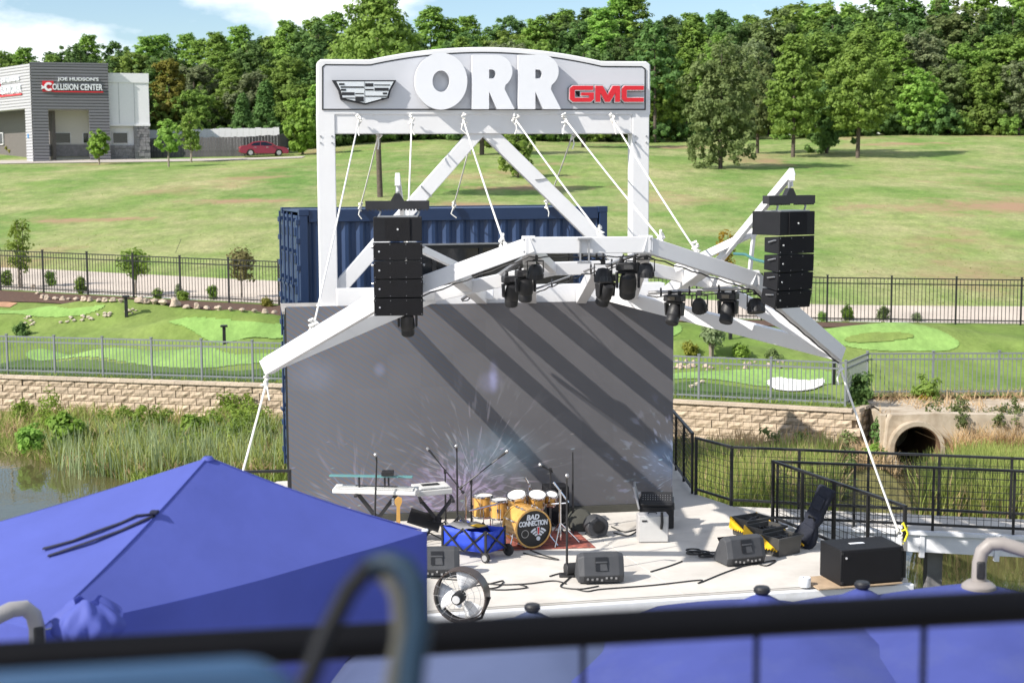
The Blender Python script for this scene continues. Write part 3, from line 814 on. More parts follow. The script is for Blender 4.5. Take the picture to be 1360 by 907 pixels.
tree_defs = [
    ('oak_tree', 'broad mid green deciduous tree in the wood behind the field', 13.5, 4.4, 2.2, 'round', 'leaf_oak', 330, 38, .20, .22),
    ('oak_tree', 'tall dark green deciduous tree in the wood behind the field', 15.0, 3.9, 2.8, 'tall', 'leaf_dark', 330, 38, .20, .22),
    ('pine_tree', 'tall pine with a ragged needle crown in the wood behind the field', 16.0, 3.5, 5.5, 'pine', 'leaf_pine', 340, 36, .185, .20),
    ('maple_tree', 'bright green leafy tree in the wood behind the field', 12.5, 3.9, 1.6, 'round', 'leaf_mid', 320, 38, .20, .18),
    ('cedar_tree', 'dense dark conical cedar in the wood behind the field', 11.0, 2.9, .6, 'cone', 'leaf_dark', 300, 38, .18, .18),
    ('elm_tree', 'olive green loose crowned tree in the wood behind the field', 14.0, 3.8, 2.4, 'tall', 'leaf_olive', 330, 38, .20, .2),
    ('willow_tree', 'grey green soft crowned tree in the wood behind the field', 13.0, 4.2, 1.4, 'round', 'leaf_grey', 330, 38, .20, .2),
    ('young_tree', 'light yellow green tree in the wood behind the field', 10.5, 3.3, 1.0, 'round', 'leaf_light', 300, 36, .19, .15),
]
PROTO = []
for i, (nm, lb, h, r, z0, kind, mat, nc, per, leaf, tr) in enumerate(tree_defs):
    PROTO.append(make_tree(nm, lb, 'tree', h, r, z0, kind, mat, nc, per, leaf, tr, seed=11 + i, group=WOOD))
used = set()
def plant_tree(i, x, y, s, rot=None, label=None, group=None, sz=None):
    z = gz(x, y) - .05
    rot = rnd.uniform(0, 6.28) if rot is None else rot
    sc = (s, s, s if sz is None else sz)
    if i not in used:
        used.add(i); t = PROTO[i]; t.location = (x, y, z); t.rotation_euler = (0, 0, rot); t.scale = sc
        t['label'] = label or tree_defs[i][1]
        return t
    return dup(PROTO[i], (x, y, z), rot, sc, label or tree_defs[i][1], group)
def wood_front(px):      # how far the wood's edge stands, by photo column
    return float(np.interp(px, [-100, 200, 420, 560, 880, 1360, 1480], [172, 170, 168, 176, 182, 186, 188]))
def top_of(px):          # photo row of the wood's top
    return float(np.interp(px, [-60, 30, 100, 190, 260, 330, 420, 520, 640, 700, 860, 940, 1040, 1130, 1240, 1420], [48, 50, 58, 52, 46, 42, 20, 22, 22, 12, 16, 14, 10, 4, 2, -4]))
heights = [d[2] for d in tree_defs]
MARKS = [(30, 'above the bright corner facade'), (75, 'above the red underlined sign'), (118, 'over the end of the grey facade'), (165, 'above the white end block'), (205, 'over the stone pier'), (245, 'above the yellowing tree'),
         (300, 'over the timber fence'), (350, 'above the red car'), (395, 'beyond the fence corner'), (440, 'at the near end of the sign'), (500, 'above the crest on the sign'), (560, 'before the letter O begins'), (615, 'above the letter O'),
         (670, 'above the first letter R'), (740, 'above the second letter R'), (800, 'above the red letters'), (860, 'over the far sign post'), (915, 'just past the sign end'), (965, 'behind the bushy olive tree'), (1015, 'behind the straggly olive tree'),
         (1070, 'behind the first pine'), (1115, 'behind the dark round tree'), (1165, 'behind the widest pine'), (1210, 'just past the widest pine'), (1255, 'over the start of the empty meadow'), (1300, 'over the middle of the empty meadow'), (1345, 'over the last of the meadow'), (9999, 'cut by the picture edge')]
KIND = ['broad green oak', 'tall dark tree', 'ragged pine', 'bright maple', 'dark conical cedar', 'olive loose elm', 'grey green willow', 'yellow green young tree']
RANK = ['front rank of the wood', 'second rank of the wood', 'third rank of the wood', 'back rank of the wood']
def mark(q): return next(m_ for lim, m_ in MARKS if q < lim)
def tree_label(i, q, row): return f'{KIND[i]}, {RANK[row]}, {mark(q)}'
for row, (dy, step, kinds) in enumerate([(0, 43, [3, 0, 4, 6, 7, 0, 3, 5]), (7, 40, [0, 1, 5, 3, 2, 6, 0, 1]), (15, 38, [1, 2, 0, 1, 2, 5]), (24, 31, [2, 1, 2, 1, 0, 2])]):
    px = -70 + row * 17; k = row * 3
    while px < 1440:
        q = px + rnd.uniform(-11, 11)
        y = wood_front(q) + dy + rnd.uniform(-2.2, 2.2); x = (q - 680) / FPX * y
        i = kinds[(k + rnd.randrange(3)) % len(kinds)]; k += 1
        want = (235 - top_of(q)) * y / FPX + CAM_H - gz(x, y)
        f = [0.52, 0.74, 0.90, 1.0][row] * rnd.uniform(.86, 1.07)
        s = want * f / heights[i]
        if not (row == 0 and 880 < q < 1180 and rnd.random() < .35):
            plant_tree(i, x, y, max(.45, s) * rnd.uniform(1.12, 1.34), sz=max(.42, s), label=tree_label(i, q, row))
        px += step
# undergrowth that closes the foot of the wood
def bush_mesh(seed, r, h, mat, n_clump, per, leaf):
    V, C = crown_cards(seed, h, r, h * .12, 'round', n_clump, per, leaf)
    return cards_mesh('foliage', V, mat)
UB = [bush_mesh(40 + i, 2.0, 2.6, m_, 70, 44, .17) for i, m_ in enumerate(['leaf_dark', 'leaf_oak', 'leaf_dark', 'leaf_mid'])]
for k_, px in enumerate(list(range(-60, 1440, 26)) + list(range(-50, 1440, 30))):
    back = k_ >= 58
    q = px + rnd.uniform(-8, 8); y = wood_front(q) + (11 if back else -2.0) + rnd.uniform(-1.5, 3); x = (q - 680) / FPX * y
    o = bpy.data.objects.new('undergrowth_shrub', UB[rnd.randrange(4)]); COL.objects.link(o)
    o.location = (x, y, gz(x, y) - .1); o.rotation_euler = (0, 0, rnd.uniform(0, 6.28)); s = rnd.uniform(.7, 1.35) * (1.9 if back else 1); o.scale = (s * 1.15, s, s)
    tag(o, ('tall dark shrub deep inside the wood, ' if back else 'low shrub at the foot of the wood, ') + mark(q), 'shrub', 'undergrowth at the foot of the wood')

# single trees standing on the field
def single(proto_kind, label, cat, px, py, h, r, z0, kind, mat, nc, per, leaf, tr, seed, bark='bark', stems=1, name='tree', y=None, limbs=8, lean=0.0):
    if y is None: p = on_ground(px, py)
    else: p = Vector(((px - 680) / FPX * y, y, 0)); p.z = gz(p.x, p.y)
    t = make_tree(name, label, cat, h, r, z0, kind, mat, nc, per, leaf, tr, bark, seed, None, limbs, stems, lean)
    t.location = (p.x, p.y, p.z - .04); t.rotation_euler = (0, 0, seed * 1.3)
    return p
def size_at(p, pxs): return pxs * p.y / FPX
# (label, foot x, foot y, top y, half width px, clear trunk fraction, kind, leaves)
P0 = on_ground(957, 224)
FT = [
    ('bushy olive tree clothed to the ground, nearest the fence on the field', 957, 224, 58, 60, .02, 'tall', 'leaf_olive', 420, 34, .17, .16, 'field_tree'),
    ('straggly olive tree between the bushy tree and the first pine', 1006, 204, 70, 34, .12, 'tall', 'leaf_olive', 190, 30, .20, .15, 'field_tree'),
    ('pine with a bare lower trunk, standing just right of the straggly olive tree', 1053, 209, 60, 40, .26, 'pine', 'leaf_pine', 380, 30, .18, .17, 'pine_tree'),
    ('widest pine on the open grass, alone on the side of the pale meadow', 1139, 210, 60, 52, .30, 'pine', 'leaf_pine', 420, 32, .18, .18, 'pine_tree'),
    ('dark round bushy tree between the two pines', 1098, 204, 110, 38, .04, 'round', 'leaf_dark', 200, 34, .22, .16, 'field_tree'),
    ('tall pine whose bare trunk rises behind the container and the sign', 505, 262, 2, 74, .50, 'pine', 'leaf_pine', 460, 34, .15, .17, 'pine_tree'),
    ('leafy shrub seen through the sign frame between its diagonal braces', 688, 236, 178, 26, .02, 'round', 'leaf_mid', 110, 30, .15, .08, 'field_shrub'),
    ('tree with a pale straight trunk beside the red lettering of the sign', 869, 190, 40, 40, .40, 'pine', 'leaf_dark', 200, 30, .24, .18, 'pine_tree'),
    ('dark leafy tree behind the upper beam of the sign', 640, 206, 70, 46, .10, 'round', 'leaf_oak', 200, 32, .26, .2, 'field_tree'),
    ('dark green tree with two low trunks behind the sign post', 775, 196, 60, 46, .12, 'round', 'leaf_dark', 200, 32, .26, .2, 'field_tree'),
    ('bright green bushy tree at the corner of the wooden fence', 402, 206, 132, 28, .02, 'round', 'leaf_light', 150, 30, .22, .12, 'field_tree'),
    ('yellowing tree rising behind the white end of the collision center', 226, 199, 74, 27, .10, 'tall', 'leaf_yellow', 260, 34, .19, .14, 'field_tree'),
]
for k, (lb, px, py, top, hw_, ct, kind, mat, nc, per, leaf, tr, nm) in enumerate(FT):
    p = on_ground(px, py); h = size_at(p, py - top); r = size_at(p, hw_)
    single(nm, lb, 'tree' if 'shrub' not in nm else 'shrub', px, py, h, r, max(.25, h * ct), kind, mat, nc, per, leaf, tr, 70 + k, name=nm)
# three small trees on the lawn by the building
for k, (lb, px, py, top, hw_, ct, mat) in enumerate([
        ('small bright sapling on the lawn before the grey entrance', 132, 219, 174, 16, .30, 'leaf_light'),
        ('slim green lawn tree before the stone pier, west of its twin', 224, 222, 160, 19, .32, 'leaf_mid'),
        ('green lawn tree beside the dark wooden fence, east of its twin', 254, 216, 150, 20, .28, 'leaf_mid')]):
    p = on_ground(px, py); h = size_at(p, py - top); r = size_at(p, hw_)
    single('lawn_tree', lb, 'tree', px, py, h, r, h * ct, 'round', mat, 80, 22, .16, .08, 95 + k, 'bark_pale', name='lawn_tree')
# young trees of the mulch bed
for k, (lb, px, py, top, hw_, ct, mat, st, dens) in enumerate([
        ('tall airy yellow green river birch in the mulch bed by the rocks', 27, 382, 284, 19, .18, 'leaf_light', 3, 70),
        ('young tree with a bright yellow green ball crown in the mulch bed', 178, 392, 330, 22, .42, 'leaf_light', 2, 70),
        ('young bronze leaved tree in the mulch bed by the blue container', 321, 396, 326, 19, .40, 'leaf_bronze', 1, 70),
        ('small multi stemmed tree on the turf under the canopy arm', 945, 475, 430, 16, .45, 'leaf_grey', 3, 46),
        ('golden autumn tree glimpsed through the canopy braces', 962, 372, 302, 15, .15, 'leaf_gold', 2, 46)]):
    p = on_ground(px, py); h = size_at(p, py - top); r = size_at(p, hw_)
    single('young_tree', lb, 'tree', px, py, h, r, h * ct, 'tall', mat, dens, 17, .065, .035, 110 + k, 'bark_pale', stems=st, name='young_tree', limbs=9)
# shrubs of the mulch bed and elsewhere: (label, x, foot y, height px, half width px, leaves)
SH = [
    ('dark green shrub in the mulch beside the river birch', 68, 380, 22, 9, 'leaf_mid'),
    ('light green shrub in the mulch between birch and ball tree', 107, 390, 24, 10, 'leaf_light'),
    ('low green shrub at the foot of the ball crowned tree', 209, 396, 11, 8, 'leaf_mid'),
    ('feathery grey green shrub in the mulch beside a boulder', 238, 398, 22, 7, 'leaf_grey'),
    ('rounded yellow green shrub in the mulch bed', 243, 400, 13, 9, 'leaf_light'),
    ('upright yellowish shrub before the bronze leaved tree', 282, 398, 20, 8, 'leaf_light'),
    ('yellow green shrub under the bronze leaved tree', 355, 408, 12, 9, 'leaf_yellow'),
    ('dark shrub at the edge of the mulch beside the white paving', 8, 380, 22, 9, 'leaf_mid'),
    ('small green shrub in the mulch under the speaker stack', 1032, 426, 14, 9, 'leaf_mid'),
    ('round green shrub in mulch directly right of the speaker stack', 1092, 426, 12, 7, 'leaf_mid'),
    ('yellow green shrub by a fence post above the putting green', 1125, 426, 21, 10, 'leaf_light'),
    ('reddish olive shrub in mulch above the putting green', 1173, 425, 16, 10, 'leaf_olive'),
    ('small grey green shrub last along the mulch', 1217, 427, 12, 7, 'leaf_grey'),
    ('round golden yellow shrub on the turf beside the LED wall', 917, 472, 16, 12, 'leaf_yellow'),
    ('dark spiky shrub by the rock bed beneath the canopy tip', 984, 474, 16, 14, 'leaf_light'),
    ('low shrub by the rock bed, under the bollard', 1026, 478, 12, 12, 'leaf_olive'),
    ('clipped round shrub on the green slope beside the stones', 28, 446, 16, 12, 'leaf_dark'),
    ('rounded golden shrub before the light entrance portal', 20, 206, 13, 16, 'leaf_yellow'),
    ('low green shrub first in the bed of the grey entrance', 74, 205, 10, 8, 'leaf_mid'),
    ('low green shrub second in the bed of the grey entrance', 88, 205, 9, 9, 'leaf_oak'),
    ('low green shrub third in the bed of the grey entrance', 108, 205, 9, 9, 'leaf_mid'),
    ('tiny dark shrub under the window beside the stone pier', 152, 205, 6, 7, 'leaf_dark'),
    ('yellow flowering shrub growing from the block wall face', 1101, 596, 20, 11, 'leaf_gold'),
    ('yellow flowering bush at the fence foot over the culvert', 1229, 523, 16, 13, 'leaf_gold'),
    ('leafy green bush at the water side of the long block wall', 85, 590, 38, 30, 'leaf_light'),
    ('bright leafy bush half way along the long block wall', 258, 580, 26, 26, 'leaf_light'),
    ('leafy bush by the wall nearest the pond corner', 40, 596, 30, 22, 'leaf_mid'),
    ('dark creeper clump filling the channel beside the culvert', 1170, 600, 52, 15, 'leaf_dark'),
    ('leafy clump at the foot of the block wall corner', 1160, 616, 24, 18, 'leaf_light'),
    ('vine bush climbing the fence corner over the culvert', 1140, 522, 50, 22, 'leaf_dark'),
    ('thin vine tangle on the fence above the culvert', 1232, 505, 34, 22, 'leaf_mid'),
]
for k, (lb, px, py, hp, wp, mat) in enumerate(SH):
    if py > 560: p = on_z(px, py, -1.3); 
    elif py > 520: p = on_z(px, py, -.35)
    elif py > 500 and px > 1100: p = on_z(px, py + 14, -.35)
    else: p = on_ground(px, py)
    if 'block wall face' in lb: p = Vector((6.9, 35.75, -1.25))
    if 'fence corner over' in lb: p = Vector((at_y(px, py, 36.2).x, 36.2, -.40))
    if 'vine tangle' in lb or 'fence foot over' in lb: p = Vector((at_y(px, py, 37.25).x, 37.25, -.42))
    h = size_at(p, hp); r = size_at(p, wp)
    thin = 'thin' in lb
    V, C = crown_cards(140 + k, h, r * .85, h * .05, 'tall', 22 if thin else 46, 34, max(.024, min(.10, r * .14)) * (1.6 if p.y > 100 else 1))
    o = bpy.data.objects.new('garden_shrub', cards_mesh('garden_shrub', V, mat)); COL.objects.link(o); o.location = (p.x, p.y, p.z - .02)
    tag(o, lb, 'shrub')

# ------------------------------------------------------------------ reeds, grasses and bank plants (nobody could count them)
def blades(name, pts, hts, mat, width, lean, seed, bend=.35):
    rng = np.random.default_rng(seed); n = len(pts)
    a = rng.uniform(0, 6.283, n); ld = rng.normal(size=(n, 2)) * lean
    V = np.empty((n, 6, 3)); w = width * rng.uniform(.6, 1.4, n)
    tx, ty = np.cos(a) * w, np.sin(a) * w
    for lvl, (f, ws) in enumerate([(0, 1.0), (.55, .8), (1.0, .12)]):
        off = ld * (f ** 1.7)[..., None] if isinstance(f, np.ndarray) else ld * (f ** 1.7)
        cxp, cyp, czp = pts[:, 0] + off[:, 0] * hts, pts[:, 1] + off[:, 1] * hts, pts[:, 2] + hts * f * (1 - .15 * f * np.hypot(ld[:, 0], ld[:, 1]))
        V[:, lvl * 2, 0], V[:, lvl * 2, 1], V[:, lvl * 2, 2] = cxp - tx * ws, cyp - ty * ws, czp
        V[:, lvl * 2 + 1, 0], V[:, lvl * 2 + 1, 1], V[:, lvl * 2 + 1, 2] = cxp + tx * ws, cyp + ty * ws, czp
    base = np.arange(n)[:, None] * 6
    F = np.concatenate([base + np.array([[0, 1, 3, 2]]), base + np.array([[2, 3, 5, 4]])], axis=1).reshape(-1)
    me = bpy.data.meshes.new(name)
    me.vertices.add(n * 6); me.loops.add(n * 8); me.polygons.add(n * 2)
    me.vertices.foreach_set('co', V.astype(np.float32).ravel()); me.loops.foreach_set('vertex_index', F.astype(np.int32))
    me.polygons.foreach_set('loop_start', np.arange(0, n * 8, 4, dtype=np.int32))
    me.materials.append(MATS[mat]); me.update(calc_edges=True)
    o = bpy.data.objects.new(name, me); COL.objects.link(o); o['kind'] = 'stuff'
    return o
def bank_points(n, x0, x1, d0, d1, seed, clump=0.0, ymax=None):
    """Points on the pond bank between d0 and d1 metres in front of the wall."""
    rng = np.random.default_rng(seed); x = rng.uniform(x0, x1, n * 2); d = rng.uniform(d0, d1, n * 2)
    if clump > 0:
        dens = .5 + .5 * np.sin(x * 1.9 + np.sin(d * 1.1) * 2) * np.sin(d * 1.5 + x * .6)
        k = rng.uniform(0, 1, n * 2) < (1 - clump) + clump * dens; x, d = x[k][:n], d[k][:n]
    else: x, d = x[:n], d[:n]
    y = np.interp(x, WALL_X, WALL_Y) - d
    return np.stack([x, y, np.maximum(hb(x, y), WATER_Z - .15)], 1)
rg = np.random.default_rng(5)
def hts(n, a, b): return rg.uniform(a, b, n)
def bank_px(n, pxa, pxb, d0, d1, seed, clump=.5):
    """Points on the bank: photo columns pxa(D)..pxb, depths d0..d1."""
    rng = np.random.default_rng(seed); D = rng.uniform(d0, d1, n * 2); px = pxa(D) + (pxb - pxa(D)) * rng.uniform(0, 1, n * 2)
    x = (px - 680) / FPX * D; yw = np.interp(x, WALL_X, WALL_Y); ok = D < yw - .35
    dens = .5 + .5 * np.sin(x * 2.3 + np.sin(D * 1.3) * 2) * np.sin(D * 1.7 + x * .8); ok &= rng.uniform(0, 1, n * 2) < (1 - clump) + clump * dens
    x, D = x[ok][:n], D[ok][:n]
    return np.stack([x, D, np.maximum(hb(x, D), WATER_Z - .15)], 1)
def by_depth(p, near, far, d0, d1):
    """Blade heights that fall off towards the wall."""
    f = np.clip((p[:, 1] - d0) / (d1 - d0), 0, 1); return (near + (far - near) * f) * rg.uniform(.55, 1.15, len(p))
K = lambda v: (lambda D: np.full_like(D, v))
SH_ = lambda D: np.maximum(-40, (37.2 - D) * 46 - 20)
p = bank_px(5200, SH_, 378, 33.6, 40.8, 1, .8); blades('reeds', p, by_depth(p, .66, .42, 33.6, 40), 'reed', .015, .34, 1)
p = bank_px(1100, K(60), 378, 33.2, 38.0, 2, 1.0); blades('reeds', p, by_depth(p, 1.05, .62, 33.2, 38), 'reed_blue', .013, .18, 2)
p = bank_px(2400, SH_, 378, 33.4, 41.0, 3, .5); blades('dry_grass', p, by_depth(p, .42, .42, 33.4, 41), 'reed_dry', .014, .6, 3)
p = bank_px(5000, SH_, 378, 33.0, 38.5, 4, .5); blades('grass', p, by_depth(p, .26, .26, 32.6, 36), 'grass_blade', .02, .5, 4)
p = bank_px(5600, K(893), 1118, 28.0, 34.0, 5, .6); blades('reeds', p, by_depth(p, 1.30, .62, 28, 34), 'reed', .013, .13, 5)
p = bank_px(3000, K(893), 1120, 28.5, 35.6, 6, .5); blades('dry_grass', p, by_depth(p, 1.1, .55, 28.5, 35), 'reed_dry', .013, .22, 6)
p = bank_px(9500, lambda D: 1222 + (D - 27.5) * 10.0, 1420, 27.5, 33.8, 7, .45); blades('reeds', p, by_depth(p, 1.45, .85, 27.5, 34), 'reed', .013, .15, 7)
p = bank_px(3400, lambda D: 1225 + (D - 27.5) * 10.0, 1420, 27.5, 34.3, 8, .5); blades('dry_grass', p, by_depth(p, 1.2, .70, 27.5, 34), 'reed_dry', .013, .30, 8)
p = bank_px(500, K(1130), 1200, 33, 35.5, 9, .5); blades('dry_grass', p, by_depth(p, .45, .45, 33, 35), 'reed_dry', .014, .5, 9)
p = bank_px(900, K(1205), 1420, 19.5, 23.0, 10, .6); p[:, 2] = WATER_Z - .1; blades('reeds', p, hts(len(p), .45, .95), 'reed', .011, .2, 10)
# leafy weeds in front of the long wall, growing through one another
VV = []
for k in range(64):
    px = rg.uniform(10, 372); D_ = f_wall((px - 680) / FPX * 39.5) - rg.uniform(.3, 4.2); x = (px - 680) / FPX * D_
    if math.sin(px * .045) + rg.uniform(-.9, .9) < -.1: continue
    h = rg.uniform(.35, .85); V, C = crown_cards(300 + k, h, rg.uniform(.22, .5), .05, 'tall', 16, 22, .045)
    VV.append(V + np.array([x, D_, float(hb(x, D_)) - .02]))
o = bpy.data.objects.new('weeds', cards_mesh('weeds', np.concatenate(VV), 'leaf_light')); COL.objects.link(o); o['kind'] = 'stuff'
VV = []
for k in range(30):
    px = rg.uniform(890, 1135); D_ = 35.6 - rg.uniform(.2, 5); x = (px - 680) / FPX * D_
    h = rg.uniform(.3, .7); V, C = crown_cards(400 + k, h, rg.uniform(.2, .4), .05, 'tall', 14, 20, .045); VV.append(V + np.array([x, D_, max(WATER_Z, float(hb(x, D_))) - .02]))
o = bpy.data.objects.new('weeds', cards_mesh('weeds', np.concatenate(VV), 'leaf_olive')); COL.objects.link(o); o['kind'] = 'stuff'
VV = []
for k in range(26):      # growth spilling over the culvert's headwall
    x = 9.6 + 4.2 * rg.uniform(0, 1) ** .8; h = rg.uniform(.18, .5); V, C = crown_cards(500 + k, h, rg.uniform(.15, .35), -.15, 'tall', 12, 20, .035)
    VV.append(V + np.array([x, 34.72 + rg.uniform(-.12, .9), -.46 if k % 3 else -.9]))
o = bpy.data.objects.new('weeds', cards_mesh('weeds', np.concatenate(VV), 'leaf_olive')); COL.objects.link(o); o['kind'] = 'stuff'
x = rg.uniform(10.0, 14, 1600); blades('dry_grass', np.stack([x, np.full(1600, 34.62) - rg.uniform(0, .25, 1600), np.full(1600, -1.35)], 1), hts(1600, .4, .95), 'reed_dry', .013, .4, 22)
# rank grass on top of the walls and along fence feet
x = rg.uniform(8.9, 14, 900); y = np.interp(x, WALL_X, WALL_Y) + rg.uniform(-.1, .5, 900); blades('dry_grass', np.stack([x, y, np.full(900, -.42)], 1), hts(900, .1, .35), 'reed_dry', .014, .6, 11)
x = rg.uniform(8.5, 14, 1500); y = 35.0 + 2.3 * rg.uniform(0, 1, 1500) ** .6; k = np.sin(x * 2.1 + y) + rg.uniform(-.9, .9, 1500) > .1; x, y = x[k], y[k]; blades('dry_grass', np.stack([x, y, np.full(len(x), -.42)], 1), hts(len(x), .06, .28), 'reed_dry', .013, .6, 21)
x = rg.uniform(-17, 8, 900); y = np.interp(x, WALL_X, WALL_Y) + rg.uniform(.05, .3, 900); blades('grass', np.stack([x, y, np.full(900, -.3)], 1), hts(900, .05, .22), 'grass_blade', .014, .5, 12)
# meadow tufts on the field: sparse, smaller with distance
n = 15000; px_ = rg.uniform(-30, 1390, n); yy = 56 + 74 * rg.uniform(0, 1, n) ** 1.5
xx = (px_ - 680) / FPX * yy; ok = yy > np.interp(xx, ROAD_X, ROAD_Y) + .3
xx, yy = xx[ok], yy[ok]; dens = np.sin(xx * .35 + np.sin(yy * .3) * 2) * np.sin(yy * .27 + xx * .1) + rg.uniform(-.8, .8, len(xx)); k = dens > .1
xx, yy = xx[k], yy[k]; blades('meadow_grass', np.stack([xx, yy, H(xx, yy) - .02], 1), hts(len(xx), .03, .09), 'grass_blade', .02, .5, 13)

# ------------------------------------------------------------------ rocks along the beds, each one its own
def rock_mesh(seed, mat):
    bm = bmesh.new(); bmesh.ops.create_icosphere(bm, subdivisions=2, radius=1)
    rr = random.Random(seed); o = [rr.uniform(0, 9) for _ in range(3)]
    for v in bm.verts:
        n = .78 + .28 * math.sin(v.co.x * 2.3 + o[0]) * math.sin(v.co.y * 2.9 + o[1]) + .16 * math.sin(v.co.z * 4 + o[2]) + rr.uniform(-.06, .06)
        v.co *= n; v.co.z *= .72
    me = bpy.data.meshes.new('rock'); bm.to_mesh(me); bm.free(); me.materials.append(MATS[mat])
    me.polygons.foreach_set('use_smooth', [False] * len(me.polygons)); return me
ROCKS = [rock_mesh(i, 'rock') for i in range(5)]; PALE = [rock_mesh(20 + i, 'pale_rock') for i in range(4)]
def rock(px, py, w, meshes, label, group):
    p = on_ground(px, py); s = size_at(p, w) / 2
    o = bpy.data.objects.new('rock', rnd.choice(meshes)); COL.objects.link(o)
    s *= 1.2; o.location = (p.x, p.y, p.z + s * .38); o.scale = (s, s * .9, s * rnd.uniform(.75, 1.05)); o.rotation_euler = (0, 0, rnd.uniform(0, 6))
    tag(o, label, 'rock', group)
bed = [(44, 384, 10), (50, 392, 8), (57, 397, 9)] + [(64 + i * 9.5 + rnd.uniform(-2, 2), 399 + i * .25, rnd.uniform(8, 12)) for i in range(11)]
for q in bed: rock(*q, ROCKS, 'edging boulder along the mulch bed above the putting greens', 'boulders edging the mulch bed')
for q in [(186, 402, 15), (194, 403, 12), (205, 404, 14), (217, 405, 15), (233, 407, 17), (248, 410, 10), (262, 410, 12), (275, 411, 9), (290, 412, 11), (306, 413, 9), (322, 414, 10), (338, 415, 9), (352, 416, 10), (364, 417, 9)]:
    rock(*q, ROCKS, 'edging boulder along the mulch bed above the putting greens', 'boulders edging the mulch bed')
for i in range(28):
    t = rnd.random(); q = (80 + t * 105 + rnd.uniform(-2, 2), 428 - t * 14 + rnd.uniform(-3.5, 3), rnd.uniform(3, 7)); rock(*q, PALE, 'pale stone of the dry stream between the putting greens', 'stones of the dry stream')
for i in range(12): rock(32 + rnd.uniform(-2, 14), 427 + rnd.uniform(-5, 6), rnd.uniform(3, 6), PALE, 'pale stone of the dry stream between the putting greens', 'stones of the dry stream')
for i in range(34): rock(895 + rnd.uniform(0, 150), 485 + rnd.uniform(-4, 7), rnd.uniform(4, 9), ROCKS, 'rust brown stone in the rock bed beside the LED wall', 'stones of the bed beside the LED wall')
for i in range(9): rock(908 + rnd.uniform(0, 16), 424 + rnd.uniform(-5, 4), rnd.uniform(4, 8), PALE, 'pale stone piled by the road fence beside the canopy', 'stones piled by the road fence')
for i in range(3): rock(918 + i * 7, 515 - i * 3, 8, PALE, 'white stone lying on the dark turf slope', 'white stones on the turf slope')

# bollard lights on the golf turf
def bollard(px, py, hp, label):
    p = on_ground(px, py); h = size_at(p, hp)
    t = thing('bollard_light', label, 'bollard', p, .2, 'bollard lights on the turf')
    w = size_at(p, 7)
    MB().box((0, 0, h * .45), (w * .62, w * .62, h * .94)).build('post', 'black_metal', t, bevel=.01)
    MB().box((0, 0, h * .96), (w * 1.35, w * 1.35, h * .1)).build('lamp_head', 'black_metal', t, bevel=.01)
bollard(168, 421, 28, 'black bollard light on the turf before the dry stream')
bollard(298, 457, 25, 'black bollard light on the putting green by the container')
bollard(970, 451, 20, 'black bollard light half hidden under the canopy arm')
bollard(1107, 511, 40, 'black bollard light behind the fence under the canopy tip')
# leaning stake in the verge
q = on_ground(233, 336)
tag(MB().tube([q, q + Vector((.28, 0, .62))], .012, 6).build('marker_stake', 'fence_black'), 'thin dark stake leaning out of the road verge', 'stake')
def poly_solid(loops, depth, bold=0.0):
    """Flat outlines (outer and holes) in x,z made solid along y from 0 to depth."""
    cu = bpy.data.curves.new('outline', 'CURVE'); cu.dimensions = '2D'; cu.fill_mode = 'BOTH'; cu.extrude = depth / 2; cu.offset = bold
    for lp in loops:
        s = cu.splines.new('POLY'); s.points.add(len(lp) - 1); s.use_cyclic_u = True
        for p_, (x, z) in zip(s.points, lp): p_.co = (x, z, 0, 1)
    ob = bpy.data.objects.new('outline', cu); COL.objects.link(ob)
    me = bpy.data.meshes.new_from_object(ob.evaluated_get(bpy.context.evaluated_depsgraph_get()))
    vs_ = [(v.co.x, depth / 2 - v.co.z, v.co.y) for v in me.vertices]; fs_ = [tuple(p_.vertices) for p_ in me.polygons]
    bpy.data.objects.remove(ob); bpy.data.curves.remove(cu); bpy.data.meshes.remove(me)
    return vs_, fs_
# ------------------------------------------------------------------ far building
BC = at_y(45, 205, 150.0)
BP = Plane((BC.x, BC.y), 17.5); LP = Plane((BC.x, BC.y), -50.0)
bz = gz(BC.x, BC.y) - .1
bld = thing('repair_shop', 'grey corrugated collision center building with corner entrance portals and white end block', 'building', (BC.x, BC.y, bz))
BM = Matrix.Translation((-BC.x, -BC.y, -bz))
def BMB(P, v=0.0): return MB(BM @ P.mat(0, v, 0))
def siding(mb, x0, x1, z0, z1, pitch=.30):
    k = int((z1 - z0) / pitch) + 1
    for i in range(k):
        a = z0 + (z1 - z0) * i / k; b_ = z0 + (z1 - z0) * (i + 1) / k
        mb.add([(x0, 0, a), (x1, 0, a), (x1, -.09, a + (b_ - a) * .25), (x0, -.09, a + (b_ - a) * .25), (x1, -.09, b_ - .03), (x0, -.09, b_ - .03), (x1, 0, b_), (x0, 0, b_)], [(0, 1, 2, 3), (3, 2, 4, 5), (5, 4, 6, 7)])
u1, zt = BP.hit(143, 86.5); _, zo = BP.hit(95, 146); uo0, _ = BP.hit(65, 180); uo1, _ = BP.hit(119, 180); zb0 = bz + .1
mb = BMB(BP)
siding(mb, 0, u1, zo, zt); siding(mb, 0, uo0, zb0, zo); siding(mb, uo1, u1, zb0, zo)
mb.build('siding', 'siding_dark', bld, smooth=0)
mb = BMB(BP); mb.box2((0, 0.01, zo), (u1, .5, zt)); mb.box2((0, .01, zb0), (uo0, .5, zo)); mb.box2((uo1, .01, zb0), (u1, .5, zo)); mb.box2((-.1, -.12, zt), (u1 + .05, .6, zt + .15))
mb.build('portal_wall', 'siding_dark', bld, smooth=0)
